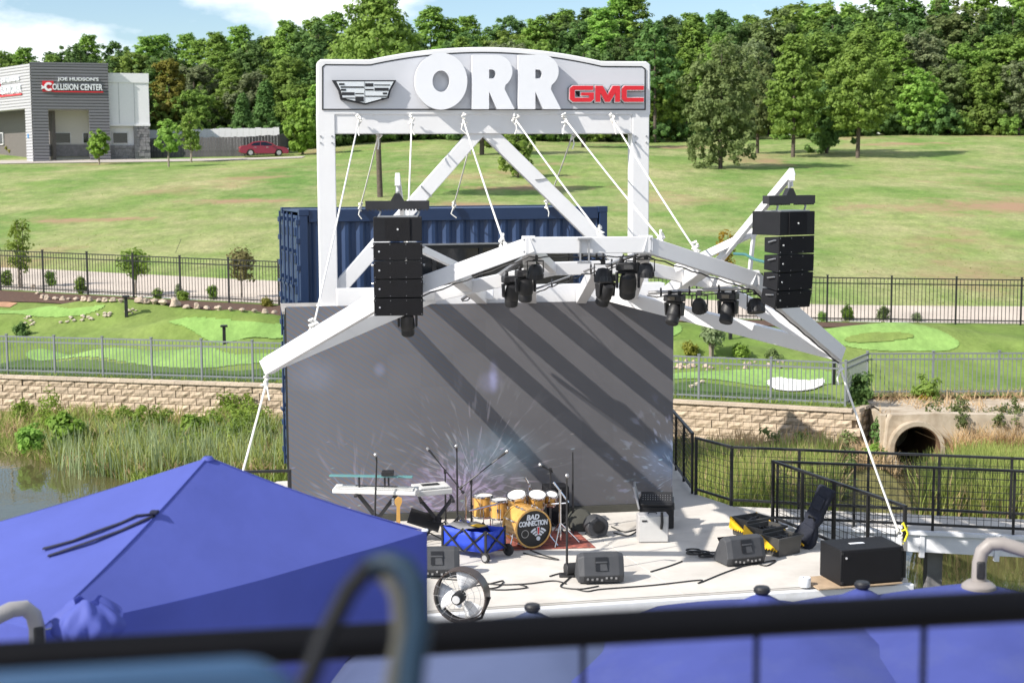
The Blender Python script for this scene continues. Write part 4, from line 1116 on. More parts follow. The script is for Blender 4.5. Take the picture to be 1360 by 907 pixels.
mb = BMB(BP); mb.box2((uo0 - .2, 3.0, zb0), (u1 + .4, 3.3, zo + .6)); mb.box2((uo1 + .02, .5, zb0), (uo1 + .3, 3.0, zo)); mb.box2((uo0 - .1, .5, zo), (u1, 3.2, zo + .2)); mb.build('entrance_wall', 'stucco_cream', bld, smooth=0)
for a, b_ in ((71, 94), (110, 118)):
    wa, wz0 = BP.hit(a, 191, 2.9); wb, wz1 = BP.hit(b_, 176, 2.9)
    w = BMB(BP, 2.9).box2((wa, 0, wz0), (wb, .12, wz1)).build('window', 'stucco_white', bld, smooth=0)
    BMB(BP, 2.87).box2((wa + .08, 0, wz0 + .08), (wb - .08, .02, wz1 - .08)).build('pane', 'dark_glass', w, smooth=0)
wa, za = BP.hit(64, 204, 2.7); wb, zb1 = BP.hit(120, 192.5, 2.7)
BMB(BP, 2.75).box2((wa, 0, za - .3), (wb, .2, zb1)).build('stone_base', 'stone_grey', bld, smooth=0)
# corner facade: its sunlit brightness is put into the siding colour
ul0 = -22.0; _, zol = LP.hit(20, 146.5); uo0l = ul0 + .4; uo1l, _ = LP.hit(35.5, 180)
mb = BMB(LP); siding(mb, ul0, 0, zol, zt); siding(mb, uo1l, 0, zb0, zol); siding(mb, ul0, uo0l, zb0, zol); mb.build('siding', 'siding_pale_sunlit', bld, smooth=0)
mb = BMB(LP); mb.box2((ul0, .01, zol), (-.02, .5, zt - .01)); mb.box2((uo1l, .01, zb0), (-.02, .5, zol)); mb.box2((ul0, .01, zb0), (uo0l, .5, zol)); mb.build('portal_wall', 'siding_pale_sunlit', bld, smooth=0)
BMB(LP).box2((ul0, 2.6, zb0), (-1.4, 2.9, zol + .5)).build('entrance_wall', 'door_brown', bld, smooth=0)
BMB(LP).box2((uo1l - .7, 1.6, zb0), (uo1l + .25, 1.9, zol + .3)).build('entrance_wall', 'stucco_cream', bld, smooth=0)
wa, wz0 = LP.hit(-6, 193, 2.5); wb, wz1 = LP.hit(4, 176, 2.5)
w = BMB(LP, 2.45).box2((wa, 0, wz0), (wb, .12, wz1)).build('window', 'stucco_white', bld, smooth=0)
BMB(LP, 2.43).box2((wa + .1, 0, wz0 + .1), (wb - .1, .02, wz1 - .1)).build('pane', 'dark_glass', w, smooth=0)
ph, pz = LP.hit(38.5, 181); BMB(LP, -.12).box2((ph - .12, 0, pz - .2), (ph + .16, .03, pz + .2)).build('sign_plate', 'plate_blue', bld, smooth=0)
BMB(BP).box2((.6, 3.5, zb0), (u1, 22, zt - 1.2)).build('roof', 'siding_pale_sunlit', bld, smooth=0); BMB(LP).box2((ul0, 3.0, zb0), (-2.6, 12, zt - 1.0)).build('roof', 'siding_pale_sunlit', bld, smooth=0)
# white end block
V1 = .9
ua, zA = BP.hit(143.5, 166, V1); ub, zB = BP.hit(196.5, 98.5, V1); um, _ = BP.hit(178, 180, V1)
mb = BMB(BP, V1); mb.box2((ua, -.25, zA), (ub, 18, zB)); mb.build('end_block', 'stucco_white', bld, smooth=0)
BMB(BP, V1).box2((ua, -.33, zB - .9), (ub + .03, 0, zB + .02)).build('cornice', 'stucco_white', bld, smooth=0); BMB(BP, V1).box2((ua, -.33, zA - .12), (ub + .05, 0, zA + .1)).build('cornice', 'stucco_white', bld, smooth=0)
for px in (157.5, 178):
    us_, _ = BP.hit(px, 130, V1); BMB(BP, V1).box2((us_ - .03, -.27, zA + .1), (us_ + .03, -.2, zB - .9)).build('panel_joint', 'siding_pale_sunlit', bld, smooth=0)
BMB(BP, V1).box2((ua, .3, zb0), (um, 17, zA)).build('lower_wall', 'stucco_white', bld, smooth=0)
wa, wz0 = BP.hit(149.5, 191.5, V1); wb, wz1 = BP.hit(170.5, 175.5, V1)
w = BMB(BP, V1).box2((wa, .2, wz0), (wb, .35, wz1)).build('window', 'metal_white', bld, smooth=0)
BMB(BP, V1).box2((wa + .1, .17, wz0 + .1), (wb - .1, .21, wz1 - .1)).build('pane', 'dark_glass', w, smooth=0)
def stones(mb, x0, x1, z0, z1, y, seed):
    r = random.Random(seed); z = z0
    while z < z1 - .05:
        h = min(r.uniform(.22, .42), z1 - z); x = x0
        while x < x1 - .05:
            wdt = min(r.uniform(.3, .75), x1 - x); mb.box((x + wdt / 2, y - r.uniform(0, .1), z + h / 2), (wdt - .03, .2, h - .03)); x += wdt
        z += h
_, zs = BP.hit(160, 192.5, V1)
mb = BMB(BP, V1); stones(mb, ua, um, zb0, zs, .25, 3); stones(mb, um, ub, zb0, zA - .12, -.1, 4); mb.box2((um, .0, zb0), (ub - .02, 6, zA - .12)); mb.build('stone_facing', 'stone_grey', bld, smooth=0, kind='stuff')
def wall_sign(P, cx_, z_top, label, v=-.11):
    t = thing('wall_sign', label, 'sign', P.pt(cx_, v, z_top - 1), R(P.deg))
    def tx(s, w, h, x, z, mat, name, shear=0):
        vs_, fs_ = text_mesh(s, 1.0, .12, .022, 1.0, shear)
        xs_ = [v_[0] for v_ in vs_]; zs_ = [v_[2] for v_ in vs_]; k = w / (max(xs_) - min(xs_)); kz = h / (max(zs_) - min(zs_))
        vs_ = [((v_[0] - (max(xs_) + min(xs_)) / 2) * k + x, v_[1] - .08, (v_[2] - (max(zs_) + min(zs_)) / 2) * kz + z) for v_ in vs_]
        MB().add(vs_, fs_).build(name, mat, t, smooth=0)
    tx("JOE HUDSON'S", 3.85, .42, 1.05, .78, 'print_white', 'upper_lettering')
    tx('OLLISION CENTER', 4.7, .60, .97, .06, 'print_white', 'lower_lettering')
    MB().box((1.0, -.05, -.39), (4.75, .1, .12)).box((-1.78, -.03, .1), (1.05, .1, 1.02)).build('red_panel', 'sign_red', t, smooth=0)
    a = [(.42 * math.cos(q), .42 * math.sin(q)) for q in np.linspace(.7, 5.6, 16)]; i_ = [(.21 * math.cos(q), .21 * math.sin(q)) for q in np.linspace(5.6, .7, 16)]
    MB().prism([(x - 1.72, z + .06) for x, z in a + i_], -.16, -.06).prism([(-2.12, .05), (-2.40, .22), (-2.36, .0), (-2.42, -.18), (-2.12, -.1)], -.15, -.06).build('wrench_letter', 'print_white', t, smooth=0)
    return t
us_, zz_ = BP.hit(94, 113)
wall_sign(BP, us_ - .35, zz_ + .72, 'white and red lettered collision center sign on the dark grey facade')
us_, zz_ = LP.hit(27, 119)
s_ = wall_sign(LP, us_ - 3.2, zz_ + 1.0, 'white and red lettered sign on the bright corner facade, cut by the picture edge'); s_.scale = (1.15, 1, 1.25)
# parking strip, walk
strip('parking_lot', 'asphalt', [-90 + i * 1.0 for i in range(71)], lambda x: 146.2 + .02 * (x + 90) , lambda x: 152.5 - max(0, (x + 34)) * .14, 4, off=0.06)
# dark timber fence and white metal fence behind it
def board_fence(name, label, pts, hgt, bw, mat):
    base = thing(name, label, 'fence', pts[0]); o = Vector(pts[0])
    meshes = [MB().box((0, 0, h_ / 2), (bw - .012, .03, h_)).mesh('board', mat, smooth=0) for h_ in (hgt, hgt * 1.02, hgt * .985)]
    r = random.Random(3)
    for a, b_ in zip(pts[:-1], pts[1:]):
        a, b_ = Vector(a), Vector(b_); ln = (b_ - a).length; k = int(ln / bw); ang = math.atan2(b_.y - a.y, b_.x - a.x)
        for i in range(k):
            q = a.lerp(b_, (i + .5) / k) - o
            d = bpy.data.objects.new('board', r.choice(meshes)); COL.objects.link(d); d.parent = base; d.location = q; d.rotation_euler = (0, 0, ang)
        MB().beam(a - o + Vector((0, .04, hgt * .3)), b_ - o + Vector((0, .04, hgt * .3)), .05, .1).build('rail', mat, base, smooth=0)
    return base
def fpt(px, y, dz=0):
    x = (px - 680) / FPX * y; return (x, y, gz(x, y) + dz)
board_fence('timber_fence', 'weathered dark timber fence behind the parked red car', [fpt(199, 156.0), fpt(327, 155.5), fpt(376, 157), fpt(392, 167)], 1.95, .30, 'fence_wood')
board_fence('metal_panel_fence', 'white ribbed metal panel fence showing above the dark timber one', [fpt(200, 160.5, .4), fpt(375, 161.5, .3)], 2.2, .62, 'metal_white')
# red saloon car
def saloon(label, loc, rotz):
    t = thing('parked_car', label, 'car', loc, rotz)
    prof = [(-2.40, .42), (-2.42, .62), (-2.36, .90), (-2.28, .98), (-1.72, 1.04), (-1.10, 1.36), (-.55, 1.45), (.15, 1.44), (.75, 1.25), (1.20, .98), (1.95, .86), (2.28, .72), (2.40, .50), (2.38, .34)]
    def arch(cx_):
        return [(cx_ + .36 * math.cos(a), .30 + .36 * math.sin(a)) for a in np.linspace(math.pi * .97, math.pi * .03, 9)]
    bottom = [(2.30, .22)] + [(1.80, .22)] + arch(1.42)[::-1] + [(1.0, .22), (-.9, .22)] + arch(-1.36)[::-1] + [(-1.8, .22), (-2.3, .26)]
    poly = prof + bottom
    mb = MB()
    secs = [(-.90, .90, .93), (-.84, 1.0, 1.0), (.84, 1.0, 1.0), (.90, .90, .93)]
    n = len(poly); vs_ = []
    for y, kx, kz in secs:
        for x, z in poly:
            tum = max(0, z - .95) * .42          # cabin leans in
            yy = y * (1 - tum) if abs(y) > .5 else y
            vs_.append((x * (kx * .02 + .98), yy, .22 + (z - .22) * (kz * .15 + .85)))
    fs_ = []
    for s in range(3):
        for i in range(n):
            j = (i + 1) % n; fs_.append((s * n + i, s * n + j, (s + 1) * n + j, (s + 1) * n + i))
    fs_ += [tuple(range(n)), tuple(range(4 * n - 1, 3 * n - 1, -1))]
    mb.add(vs_, fs_); mb.build('body', 'car_red', t, bevel=.03, smooth=40)
    for sy in (-1, 1):
        k = lambda z: sy * (.905 * (1 - max(0, z - .95) * .42) + .002)
        for nm, q in (('side_window', [(-1.35, 1.0), (-1.0, 1.28), (-.42, 1.36), (-.42, 1.0)]), ('side_window', [(-.34, 1.0), (-.34, 1.36), (.12, 1.355), (.62, 1.2), (.95, 1.0)])):
            m_ = MB(); m_.add([(x, k(z), z) for x, z in q] + [(x, k(z) - sy * .03, z) for x, z in q], [tuple(range(len(q))), tuple(range(2 * len(q) - 1, len(q) - 1, -1))] + [(i, i + len(q), (i + 1) % len(q) + len(q), (i + 1) % len(q)) for i in range(len(q))])
            m_.build(nm, 'dark_glass', t, smooth=0)
        MB().box((.82, sy * .98, 1.0), (.16, .18, .12)).build('mirror', 'car_red', t, bevel=.02)
        for x in (-.9, .28): MB().box((x, sy * .915, .84), (.2, .03, .03)).build('door_handle', 'silver', t, smooth=0)
        MB().box((-2.31, sy * .66, .80), (.16, .40, .16)).build('tail_lamp', 'tail_red', t, bevel=.02)
        MB().box((2.27, sy * .62, .68), (.22, .40, .13)).build('headlamp', 'lamp_clear', t, bevel=.02)
        for x in (-1.36, 1.42):
            w = MB(Matrix.Translation((x, sy * .80, .31)) @ Matrix.Rotation(R(90), 4, 'X')).lathe([(.20, -.1), (.30, -.1), (.32, -.05), (.32, .05), (.30, .1), (.20, .1)], 22).build('wheel', 'tyre', t)
            m_ = MB(Matrix.Translation((x, sy * .905, .31)) @ Matrix.Rotation(R(90), 4, 'X')); m_.lathe([(.02, 0.01), (.20, 0), (.215, .02)], 18)
            for a in range(5): m_.box((.1 * math.cos(a * 1.257), .1 * math.sin(a * 1.257), 0.0), (.05, .05, .05))
            m_.build('rim', 'wheel_silver', w)
    MB().add([(-1.78, -.70, 1.055), (-1.78, .70, 1.055), (-1.12, .62, 1.375), (-1.12, -.62, 1.375)], [(0, 1, 2, 3)]).build('rear_window', 'dark_glass', t, smooth=0)
    MB().add([(1.22, -.70, 1.0), (1.22, .70, 1.0), (.72, .62, 1.28), (.72, -.62, 1.28)], [(0, 1, 2, 3)]).build('windscreen', 'dark_glass', t, smooth=0)
    MB().box((-2.40, 0, .45), (.12, 1.6, .18)).build('rear_bumper', 'car_red', t, bevel=.03)
    return t
cp = on_ground(350.5, 208.2)
saloon('dark red saloon car parked before the dark timber fence', (cp.x, cp.y, cp.z + .06), R(14))

# ------------------------------------------------------------------ stage frames of reference
_bl, _br = on_z(386, 697, 0), on_z(893, 676, 0)
SP = Plane((_bl.x, _bl.y), math.degrees(math.atan2(_br.y - _bl.y, _br.x - _bl.x)))
SW = (_br - _bl).length
CP = Plane(tuple(at_y(397, 275, 28.5)[:2]), 16.5)

# stage slab
slab_poly = [(-4.6, 17.0), (5.02, 19.06), (3.84, 22.3), (3.4, 23.5), (2.95, 24.4), (2.92, 27.4), (-4.0, 25.6), (-4.9, 22.0)]
def slab(name, poly, z0, z1, mat):
    n = len(poly); mb = MB().add([(x, y, z0) for x, y in poly] + [(x, y, z1) for x, y in poly], [tuple(range(n - 1, -1, -1)), tuple(range(n, 2 * n))] + [(i, (i + 1) % n, (i + 1) % n + n, i + n) for i in range(n)])
    return mb.build(name, mat, smooth=0, bevel=.012)
# slab with tooled joints: three strips side by side
def cut(poly, a, b_, c):      # half plane a*x+b*y<=c
    out = []
    for p_, q_ in zip(poly, poly[1:] + poly[:1]):
        dp, dq = a * p_[0] + b_ * p_[1] - c, a * q_[0] + b_ * q_[1] - c
        if dp <= 0: out.append(p_)
        if (dp < 0) != (dq < 0):
            t = dp / (dp - dq); out.append((p_[0] + (q_[0] - p_[0]) * t, p_[1] + (q_[1] - p_[1]) * t))
    return out
structure(slab('stage_floor', [(x, y) for x, y in slab_poly], -.55, -.012, 'concrete_stage'))
for (lo, hi) in ((-9, -1.6), (-1.594, 1.75), (1.756, 9)):
    for (l2, h2) in ((10, 20.1), (20.106, 30)):
        pl = cut(cut(slab_poly, .96, .28, hi + 5.4), -.96, -.28, -lo - 5.4); pl = cut(cut(pl, -.28, .96, h2), .28, -.96, -l2)
        if len(pl) > 2: structure(slab('stage_floor', pl, -.0118, 0.0, 'concrete_stage'))
mb = MB(); mb.beam((-4.6, 16.92, -.13), (5.05, 18.99, -.13), .10, .2); structure(mb.build('stage_edge', 'white_fascia', smooth=0, bevel=.01))
MB().beam((-4.6, 16.99, -.6), (5.05, 19.06, -.6), .12, .70).build('stage_edge', 'stone_grey', smooth=0)['kind'] = 'structure'
structure(slab('container_pad', [(-3.75, 28.2), (2.3, 29.9), (1.5, 33), (-4.4, 31)], -1.2, -.66, 'concrete_road'))

# ------------------------------------------------------------------ containers
def container(label, z0, windows):
    t = thing('shipping_container', label, 'container', CP.pt(0, 0, z0), R(CP.deg), 'stacked shipping containers')
    L_, W_, H_ = 6.06, 2.44, 2.585
    for x in (0, L_ - .16):
        for y in (0, W_ - .16): MB().box2((x, y, .12), (x + .16, y + .16, H_ - .12)).build('corner_post', 'container_blue_edge', t, smooth=0, bevel=.01)
    for x in (0, L_ - .18):
        for y in (0, W_ - .16):
            for z in (0, H_ - .12): MB().box2((x - .004, y - .004, z), (x + .184, y + .164, z + .12)).build('corner_casting', 'container_blue_edge', t, smooth=0, bevel=.008)
    for y in (0.02, W_ - .10):
        MB().box2((.18, y, H_ - .24), (L_ - .18, y + .08, H_ - .005)).build('top_rail', 'container_blue_edge', t, smooth=0, bevel=.01)
        MB().box2((.18, y, .01), (L_ - .18, y + .08, .16)).build('bottom_rail', 'container_blue_edge', t, smooth=0, bevel=.01)
    def corr(x0, x1, z0_, z1_, y0, dep, name):
        mb = MB(); xs_ = []; x = x0; p = .278
        while x < x1 - 1e-6:
            for dx, dy in ((0, dep), (.075, dep), (.143, 0), (.21, 0)):
                if x + dx < x1: xs_.append((x + dx, y0 + dy))
            x += p
        xs_.append((x1, y0 + dep))
        mb.sheet([[(x, y, z0_) for x, y in xs_], [(x, y, z1_) for x, y in xs_]])
        mb.build(name, 'container_blue', t, smooth=0)
    if windows:
        wx0, wx1, wz0, wz1 = windows
        corr(.16, L_ - .16, wz1, H_ - .24, .045, .05, 'side_panel')
        corr(.16, wx0, .16, wz1, .045, .05, 'side_panel'); corr(wx1, L_ - .16, .16, wz1, .045, .05, 'side_panel')
        if wz0 > .17: corr(wx0, wx1, .16, wz0, .045, .05, 'side_panel')
        f = MB(); f.box2((wx0, .02, wz1 - .07), (wx1, .12, wz1)).box2((wx0, .02, wz0), (wx1, .12, wz0 + .06))
        k = 4
        for i in range(k + 1):
            x = wx0 + (wx1 - wx0 - .07) * i / k; f.box2((x, .022, wz0 + .06), (x + .07, .118, wz1 - .07))
        fr = f.build('window', 'black_metal', t, smooth=0)
        for i in range(k):
            xa = wx0 + (wx1 - wx0 - .07) * i / k + .07; xb = wx0 + (wx1 - wx0 - .07) * (i + 1) / k
            MB().box2((xa, .07, wz0 + .06), (xb, .078, wz1 - .07)).build('pane', 'dark_glass', fr, smooth=0)
        MB().box2((wx0 - .05, -.03, wz1), (wx1 + .05, .1, wz1 + .03)).build('window_head', 'dull_metal', t, smooth=0)
    else: corr(.16, L_ - .16, .16, H_ - .24, .045, .05, 'side_panel')
    corr(.16, L_ - .16, .16, H_ - .24, W_ - .09, .05, 'back_panel')
    MB().box2((.02, .05, H_ - .06), (L_ - .02, W_ - .05, H_ - .03)).build('roof', 'container_blue', t, smooth=0)
    MB().box2((L_ - .05, .16, .12), (L_ - .01, W_ - .16, H_ - .1)).build('end_panel', 'container_blue', t, smooth=0)
    for y0 in (.17, W_ / 2 + .01):                       # two door leaves at the near end
        d = MB().box2((-.02, y0, .12), (.04, y0 + W_ / 2 - .19, H_ - .12)).build('door', 'container_blue', t, smooth=0, bevel=.008)
        m_ = MB()
        for f_ in (.22, .44, .66, .86): m_.box2((-.05, y0 + .08, H_ * f_ - .14), (-.015, y0 + W_ / 2 - .28, H_ * f_ + .02))
        m_.build('door_rib', 'container_blue_edge', d, smooth=0, bevel=.01)
        for q in (.22, .78):
            y = y0 + (W_ / 2 - .19) * q
            m_ = MB(); m_.cyl((-.075, y, .06), (-.075, y, H_ - .06), .019, n=8)
            for z in (.2, .8, 1.25, 1.8, H_ - .2): m_.box((-.055, y, z), (.06, .11, .07))
            m_.box((-.09, y + .12, 1.15), (.03, .30, .05))
            m_.build('lock_rod', 'container_blue_edge', d)
        for z in (.3, .85, 1.5, 2.0, 2.35):
            yy = .06 if y0 < 1 else W_ - .06
            MB().box((-.03, yy, z), (.07, .13, .10)).build('hinge', 'container_blue_edge', d, smooth=0, bevel=.008)
    return t
zt_c = CP.hit(397, 278.5)[1]
z_up = zt_c - 2.585; z_lo = z_up - 2.59
wu0, wzt = CP.hit(512, 323.5); wu1, _ = CP.hit(762, 322)
container('upper blue shipping container with a dark glazed window strip', z_up, (wu0, wu1, .25, wzt - z_up - .05))
container('lower blue shipping container, mostly hidden by the LED wall', z_lo, None)

# ------------------------------------------------------------------ LED wall
def led_material():
    m = bpy.data.materials.new('led_face'); nt, N, L, b = nodes_of(m)
    b.inputs['Roughness'].default_value = .55; b.inputs['Specular IOR Level'].default_value = .25
    tc = N.new('ShaderNodeTexCoord'); sep = N.new('ShaderNodeSeparateXYZ'); L.new(tc.outputs['Object'], sep.inputs['Vector'])
    def M(op, a, b_=None, c=None):
        n = N.new('ShaderNodeMath'); n.operation = op
        for i, q in enumerate((a, b_, c)):
            if q is None: continue
            if isinstance(q, (int, float)): n.inputs[i].default_value = q
            else: L.new(q, n.inputs[i])
        return n.outputs[0]
    def vec(a, b_, c=0.0):
        n = N.new('ShaderNodeCombineXYZ')
        for i, q in enumerate((a, b_, c)):
            if isinstance(q, (int, float)): n.inputs[i].default_value = q
            else: L.new(q, n.inputs[i])
        return n.outputs[0]
    def noise(v, s, det=2, col=False, rough=.5):
        n = N.new('ShaderNodeTexNoise'); n.inputs['Scale'].default_value = s; n.inputs['Detail'].default_value = det; n.inputs['Roughness'].default_value = rough
        L.new(v, n.inputs['Vector']); return n.outputs['Color'] if col else n.outputs['Fac']
    def smooth(x, a, b_):
        n = N.new('ShaderNodeMapRange'); n.interpolation_type = 'SMOOTHSTEP'; n.inputs['From Min'].default_value = a; n.inputs['From Max'].default_value = b_
        L.new(x, n.inputs['Value']); return n.outputs['Result']
    x, z = sep.outputs['X'], sep.outputs['Z']
    rp = N.new('ShaderNodeValToRGB'); rp.color_ramp.elements[0].color = (.088, .086, .094, 1); rp.color_ramp.elements[1].color = (.120, .117, .125, 1)
    L.new(noise(tc.outputs['Object'], 1.3, 5), rp.inputs['Fac']); # each half-metre module is a touch lighter or darker than its neighbour
    wn_ = N.new('ShaderNodeTexWhiteNoise'); wn_.noise_dimensions = '2D'; L.new(vec(M('FLOOR', M('MULTIPLY', x, 2.044)), M('FLOOR', M('MULTIPLY', z, 2.0))), wn_.inputs['Vector'])
    hv = N.new('ShaderNodeHueSaturation'); L.new(rp.outputs['Color'], hv.inputs['Color']); L.new(M('ADD', M('MULTIPLY', wn_.outputs['Value'], .09), .955), hv.inputs['Value']); L.new(hv.outputs['Color'], b.inputs['Base Color'])
    # what the screen shows: a burst of coloured sparks low in the middle, and stray confetti
    total = None
    def burst(cx_, cz_, rad, fa, fr, hi, tint, gain, seed):
        nonlocal total
        dx, dz = M('SUBTRACT', x, cx_), M('SUBTRACT', z, cz_)
        r_ = M('SQRT', M('ADD', M('MULTIPLY', dx, dx), M('MULTIPLY', dz, dz))); a = M('ARCTAN2', dz, dx)
        n_ = noise(vec(M('MULTIPLY', a, fa), M('MULTIPLY', r_, fr), seed), 1.0, 2)
        s = M('MULTIPLY', smooth(n_, hi, hi + .14), M('MULTIPLY', smooth(r_, rad, rad * .15), smooth(r_, .02, .25)))
        c = noise(vec(M('MULTIPLY', a, 3.0), M('MULTIPLY', r_, 2.5), seed + 3), 1.6, 2, True)
        mix = N.new('ShaderNodeMixRGB'); mix.inputs['Fac'].default_value = .55; L.new(c, mix.inputs['Color1']); mix.inputs['Color2'].default_value = tint + (1,)
        sc = N.new('ShaderNodeVectorMath'); sc.operation = 'SCALE'; L.new(mix.outputs['Color'], sc.inputs[0]); L.new(M('MULTIPLY', s, gain), sc.inputs['Scale'])
        if total is None: total = sc.outputs[0]
        else:
            ad = N.new('ShaderNodeVectorMath'); ad.operation = 'ADD'; L.new(total, ad.inputs[0]); L.new(sc.outputs[0], ad.inputs[1]); total = ad.outputs[0]
    burst(2.75, .55, 1.9, 16, 2.2, .55, (.80, .78, .95), .17, 1)
    burst(2.55, .25, 1.15, 8, 5.0, .47, (.55, .36, .80), .26, 9)
    burst(1.0, .2, 1.5, 9, 1.2, .55, (.75, .6, .9), .16, 17)
    burst(5.9, .55, 1.5, 11, 5.0, .56, (.35, .55, .95), .24, 25)
    def soft(cx_, cz_, rx, rz, col, gain):
        nonlocal total
        dx, dz = M('DIVIDE', M('SUBTRACT', x, cx_), rx), M('DIVIDE', M('SUBTRACT', z, cz_), rz)
        r_ = M('SQRT', M('ADD', M('MULTIPLY', dx, dx), M('MULTIPLY', dz, dz)))
        s = M('MULTIPLY', smooth(r_, 1.0, 0.1), M('MULTIPLY', noise(tc.outputs['Object'], 5, 4), gain))
        sc = N.new('ShaderNodeVectorMath'); sc.operation = 'SCALE'; sc.inputs[0].default_value = col; L.new(s, sc.inputs['Scale'])
        ad = N.new('ShaderNodeVectorMath'); ad.operation = 'ADD'; L.new(total, ad.inputs[0]); L.new(sc.outputs[0], ad.inputs[1]); total = ad.outputs[0]
    soft(3.05, .95, .95, .55, (.25, .45, .62), .26); soft(3.05, 2.12, .10, .32, (.45, .48, .95), .30); soft(3.0, 2.05, .24, .22, (.40, .40, .75), .22); soft(1.35, 2.28, .12, .14, (.42, .5, .9), .20)
    soft(.40, 2.22, .5, .35, (.30, .38, .60), .13); soft(2.3, .45, 1.1, .5, (.50, .28, .62), .20); soft(5.75, .75, .6, .5, (.2, .4, .8), .22); soft(1.15, .35, .7, .5, (.45, .30, .5), .12)
    # confetti flecks over the lower half
    v = N.new('ShaderNodeTexVoronoi'); v.feature = 'F1'; v.inputs['Scale'].default_value = 5.5; v.inputs['Randomness'].default_value = 1
    L.new(vec(M('ADD', M('MULTIPLY', x, .55), M('MULTIPLY', z, .25)), M('SUBTRACT', M('MULTIPLY', z, 2.0), M('MULTIPLY', x, .35))), v.inputs['Vector'])
    fl = M('MULTIPLY', smooth(v.outputs['Distance'], .15, .06), M('MULTIPLY', smooth(z, 1.75, .4), smooth(noise(tc.outputs['Object'], 1.1, 2), .42, .62)))
    hs = N.new('ShaderNodeMixRGB'); hs.inputs['Fac'].default_value = .5; L.new(v.outputs['Color'], hs.inputs['Color1']); hs.inputs['Color2'].default_value = (.8, .85, .95, 1)
    sc = N.new('ShaderNodeVectorMath'); sc.operation = 'SCALE'; L.new(hs.outputs['Color'], sc.inputs[0]); L.new(M('MULTIPLY', fl, .30), sc.inputs['Scale'])
    ad = N.new('ShaderNodeVectorMath'); ad.operation = 'ADD'; L.new(total, ad.inputs[0]); L.new(sc.outputs[0], ad.inputs[1]); total = ad.outputs[0]
    # slow colour ripple of the running panels
    w = N.new('ShaderNodeTexWave'); w.inputs['Scale'].default_value = 3.2; w.inputs['Distortion'].default_value = 1.5; w.inputs['Detail'].default_value = 2; w.inputs['Detail Scale'].default_value = 2
    L.new(vec(M('ADD', M('MULTIPLY', x, .9), M('MULTIPLY', z, 1.25)), 0.0, 0.0), w.inputs['Vector'])
    cr = N.new('ShaderNodeValToRGB'); e = cr.color_ramp.elements; e[0].color = (.070, .026, .030, 1); e[1].color = (.020, .028, .095, 1); k = e.new(.5); k.color = (.016, .058, .030, 1)
    L.new(w.outputs['Fac'], cr.inputs['Fac'])
    sc = N.new('ShaderNodeVectorMath'); sc.operation = 'SCALE'; L.new(cr.outputs['Color'], sc.inputs[0]); L.new(M('ADD', M('MULTIPLY', smooth(x, 3.4, .3), .85), .06), sc.inputs['Scale'])
    ad = N.new('ShaderNodeVectorMath'); ad.operation = 'ADD'; L.new(total, ad.inputs[0]); L.new(sc.outputs[0], ad.inputs[1]); total = ad.outputs[0]
    L.new(total, b.inputs['Emission Color']); b.inputs['Emission Strength'].default_value = 1.0
    MATS['led_face'] = m
led_material()
zled = SP.hit(386, 408)[1]
led = thing('led_wall', 'large dark grey LED video wall showing a burst of coloured sparks', 'LED screen', SP.pt(0, 0, 0), R(SP.deg))
MB().box2((0, 0, .11), (SW, .10, zled)).build('display', 'led_face', led, smooth=0)
MB().box2((-.015, .105, .02), (SW + .015, .30, zled - .03)).build('housing', 'black_metal', led, smooth=0)
MB().box2((-.02, -.05, 0.004), (SW + .02, .35, .105)).build('plinth', 'olive_cloth', led, smooth=0)
mb = MB()
for i in range(7):
    mb.box2((SW * i / 6 - .03 if i else .02, .35, .01), (SW * i / 6 + .03 if i else .08, .41, zled - .1)); 
for z in (.8, 1.8, 2.7): mb.box2((.02, .42, z), (SW, .47, z + .05))
mb.build('support_frame', 'dull_metal', led, smooth=0)

# ------------------------------------------------------------------ sign gantry
SV = 1.05
gb = SP.pt(2.6, SV, 0); zd = SP.hit(430, 408, SV)[1]
deck = thing('roof_deck', 'grey board deck behind the top of the LED wall', 'deck', SP.pt(0, 0, zd - .2), R(SP.deg))
for i in range(11):
    MB().box2((-.05, .5 + i * .142, .15), (SW + .1, .5 + i * .142 + .135, .19)).build('plank', 'deck_board', deck, smooth=0)
mb = MB()
for x in (.0, 1.5, 3.0, 4.5, SW - .05): mb.box2((x, .52, -zd + .2), (x + .09, .62, .145)); mb.box2((x, 1.9, -zd + .2), (x + .09, 2.0, .145))
mb.build('deck_post', 'black_metal', deck, smooth=0)
gan = thing('sign_gantry', 'white steel gantry of two posts, a beam and diagonal braces carrying the dealer sign', 'gantry', gb, R(SP.deg))
def gl(px, py, v=SV):
    u, z = SP.hit(px, py, v); return Vector((u - 2.6, v - SV, z))
def gx(px, py): return gl(px, py)
for (a, b_) in ((421, 445), (839.5, 862)):
    q0, q1 = gl(a, 170), gl(b_, 170); w = q1.x - q0.x
    m_ = MB().box2((q0.x, -.02, zd), (q1.x, .28, gl(a, 150).z))
    m_.build('post', 'white_steel', gan, smooth=0, bevel=.012)
    MB().box2((q0.x - .05, -.08, zd - .005), (q1.x + .05, .34, zd + .02)).build('base_plate', 'white_steel', gan, smooth=0)
q0, q1 = gl(445, 178), gl(839.5, 154)
MB().box2((q0.x, 0, q0.z), (q1.x, .26, q1.z + .02)).build('cross_beam', 'white_steel', gan, smooth=0, bevel=.01)
top = gl(642, 166)
for fx, fy in ((449, 386), (830, 352)):
    MB().beam(top + Vector((0, .13, -.02)), gl(fx, fy) + Vector((0, .13, 0)), .18, .22, up=(1, 0, 0)).build('brace', 'white_steel', gan, smooth=0, bevel=.01)
